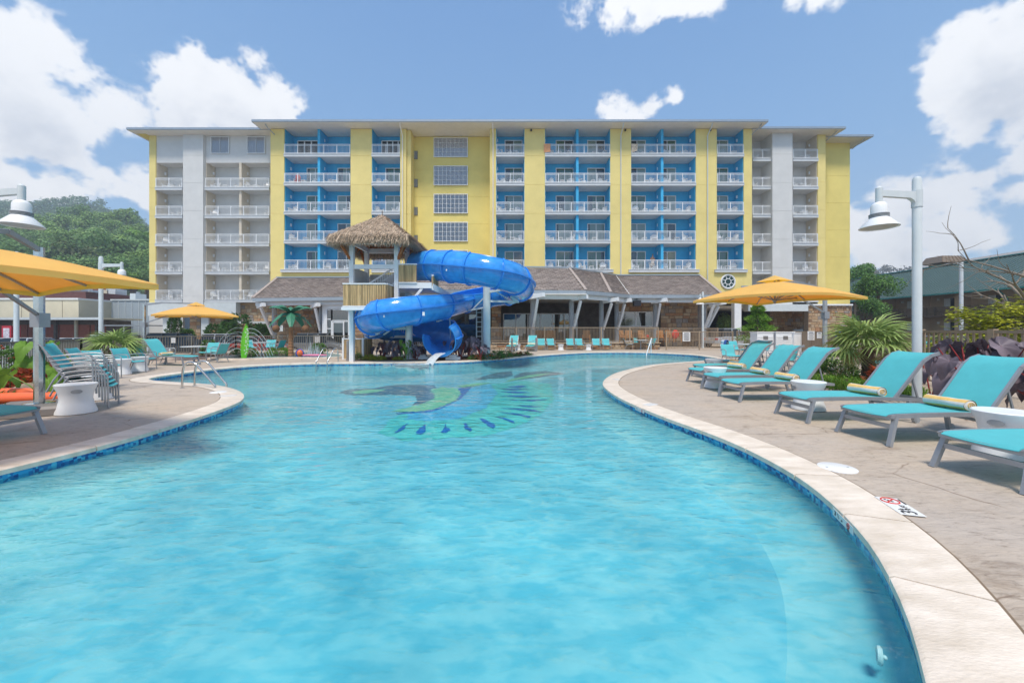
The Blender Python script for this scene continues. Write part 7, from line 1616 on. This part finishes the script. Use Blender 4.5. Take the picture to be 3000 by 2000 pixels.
TR[2].put((UX(2128,47),47,0), 0, 'green tree seen through the driveway opening', None, 1.6)
# bare and vine-covered tree at the right edge
t = thing('vine_tree', 'bare-branched tree draped in yellow-green vine at the right edge', 'tree', (16.6,12.6,0)); b = MB(); RV = random.Random(4)
def branch(b, p, d, L_, r, depth):
    pts = [p]; q = p; dd = d.copy()
    for k in range(4): dd = (dd+V((RV.gauss(0,.18),RV.gauss(0,.18),RV.gauss(0,.12)))).normalized(); q = q+dd*L_/4; pts.append(q)
    b.tube(pts, [r*(1-.17*i) for i in range(5)], 6)
    if depth: 
        for k in range(3): branch(b, pts[RV.choice((2,3,4))], (dd+V((RV.gauss(0,.7),RV.gauss(0,.5),RV.gauss(.1,.5)))).normalized(), L_*RV.uniform(.5,.75), r*.5, depth-1)
branch(b, V((0,0,0)), V((-.1,0,1)), 2.4, .12, 3); branch(b, V((.3,0,2.2)), V((-.9,0,.45)), 2.2, .05, 2); branch(b, V((.6,0,2.9)), V((-.75,0,.55)), 2.3, .05, 2); branch(b, V((.6,.2,1.5)), V((-.9,0,.3)), 1.8, .045, 2); branch(b, V((.5,0,1.8)), V((.1,0,1)), 2.4, .06, 2)
b.build('branches', mat('grey_bark', (.24,.20,.16), .9, .2, 6), t)
b = MB()
for (cx, cz, r, n) in ((-2.9,.0,.5,300),(1.0,.9,.8,500),(-1.1,.75,.5,250),(-2.4,.2,.6,350),(-1.6,.1,.7,450),(-.6,.1,.7,450),(.3,.2,.7,400),(.1,1.0,.75,520),(.7,1.5,.8,620),(-.9,.7,.55,330),(-1.6,.95,.5,300),(-.7,1.25,.45,260),(.5,.5,.9,600),(-2.2,1.1,.35,150),(1.3,2.0,.7,450),(-1.4,.45,.6,300)):
    for i in range(n):
        d = V((RV.gauss(0,1),RV.gauss(0,1),RV.gauss(0,.8))).normalized(); p = V((cx,0,cz+.85))+d*r*RV.uniform(.3,1); a = RV.uniform(0,6.28); dd = V((math.cos(a),math.sin(a),RV.uniform(-.5,.2))).normalized(); s = dd.cross(V((0,0,1))).normalized()*.045; L_ = RV.uniform(.12,.20)
        b.add([p, p+dd*L_*.5+s+V((0,0,.02)), p+dd*L_, p+dd*L_*.5-s+V((0,0,.02))], [(0,1,2,3)])
b.build('vine_leaves', mat('vine_leaf', (.28,.36,.03), .5, .2, 1.5, island=.35, col2=(.46,.46,.05), trans=.35), t)
conelet('small shrub behind the near right railing', 2880, 11.5, .8, 1.0, LF_Y, 0, 700, .05, .14)
# ---------------------------------------------------------------- man on a balcony
pm = thing('person', 'shirtless man in pale shorts standing on the lowest balcony, fifth blue bay', 'person', (UX(1912,41.6),41.6,7.78))
J = [(0,0,.95),(0,.01,1.12),(0,.02,1.34),(0,.0,1.47),(0,-.02,1.55),(0,-.03,1.66),(-.16,.02,1.38),(-.24,-.03,1.13),(-.12,-.22,1.28),(-.05,-.17,1.50),(.16,.02,1.38),(.22,-.02,1.12),(.12,-.18,1.02),(-.09,0,.88),(-.11,-.01,.5),(-.11,.02,.09),(-.11,-.13,.03),(.09,0,.88),(.11,-.01,.5),(.11,.02,.09),(.11,-.13,.03)]
E_ = [(0,1),(1,2),(2,3),(3,4),(4,5),(2,6),(6,7),(7,8),(8,9),(2,10),(10,11),(11,12),(0,13),(13,14),(14,15),(15,16),(0,17),(17,18),(18,19),(19,20)]
RD = [.16,.165,.15,.065,.075,.09,.07,.05,.04,.04,.07,.05,.038,.10,.06,.042,.035,.10,.06,.042,.035]
me = bpy.data.meshes.new('body'); me.from_pydata(J, E_, []); bo = bpy.data.objects.new('body', me); COL.objects.link(bo); bo.parent = pm; me.materials.append(mat('skin', (.52,.30,.20), .6, .08, 5))
md = bo.modifiers.new('skin', 'SKIN'); 
for i, r in enumerate(RD): me.skin_vertices[0].data[i].radius = (r, r*.85)
me.skin_vertices[0].data[0].use_root = True
ss_ = bo.modifiers.new('sub', 'SUBSURF'); ss_.levels = 1; ss_.render_levels = 2
b = MB(); b.lathe([(.175,.70),(.185,.80),(.175,.95),(.165,1.0)], (0,0,0), 16, cap=False); b.lathe([(.11,.52),(.115,.72)], (-.10,0,0), 12); b.lathe([(.11,.52),(.115,.72)], (.10,0,0), 12); b.build('shorts', mat('pale_shorts', (.60,.52,.45), .8), pm, smooth=True)
b = MB(); b.ball((0,-.01,1.72), (.082,.092,.05), 12, 6); b.build('hair', mat('grey_hair', (.25,.20,.16), .8), pm, smooth=True)
# ---------------------------------------------------------------- air between here and the hills
def haze():
    b = MB(); b.box(-420, 900, -40, 480, -1.6, 190); m = bpy.data.materials.new('thin_haze'); m.use_nodes = True; N, L = m.node_tree.nodes, m.node_tree.links; N.clear()
    o = N.new('ShaderNodeOutputMaterial'); v = N.new('ShaderNodeVolumePrincipled'); v.inputs['Color'].default_value = (.80,.88,1,1); v.inputs['Density'].default_value = .0010; v.inputs['Anisotropy'].default_value = .2; L.new(v.outputs[0], o.inputs['Volume'])
    b.build('haze', m, kind='stuff')
haze()
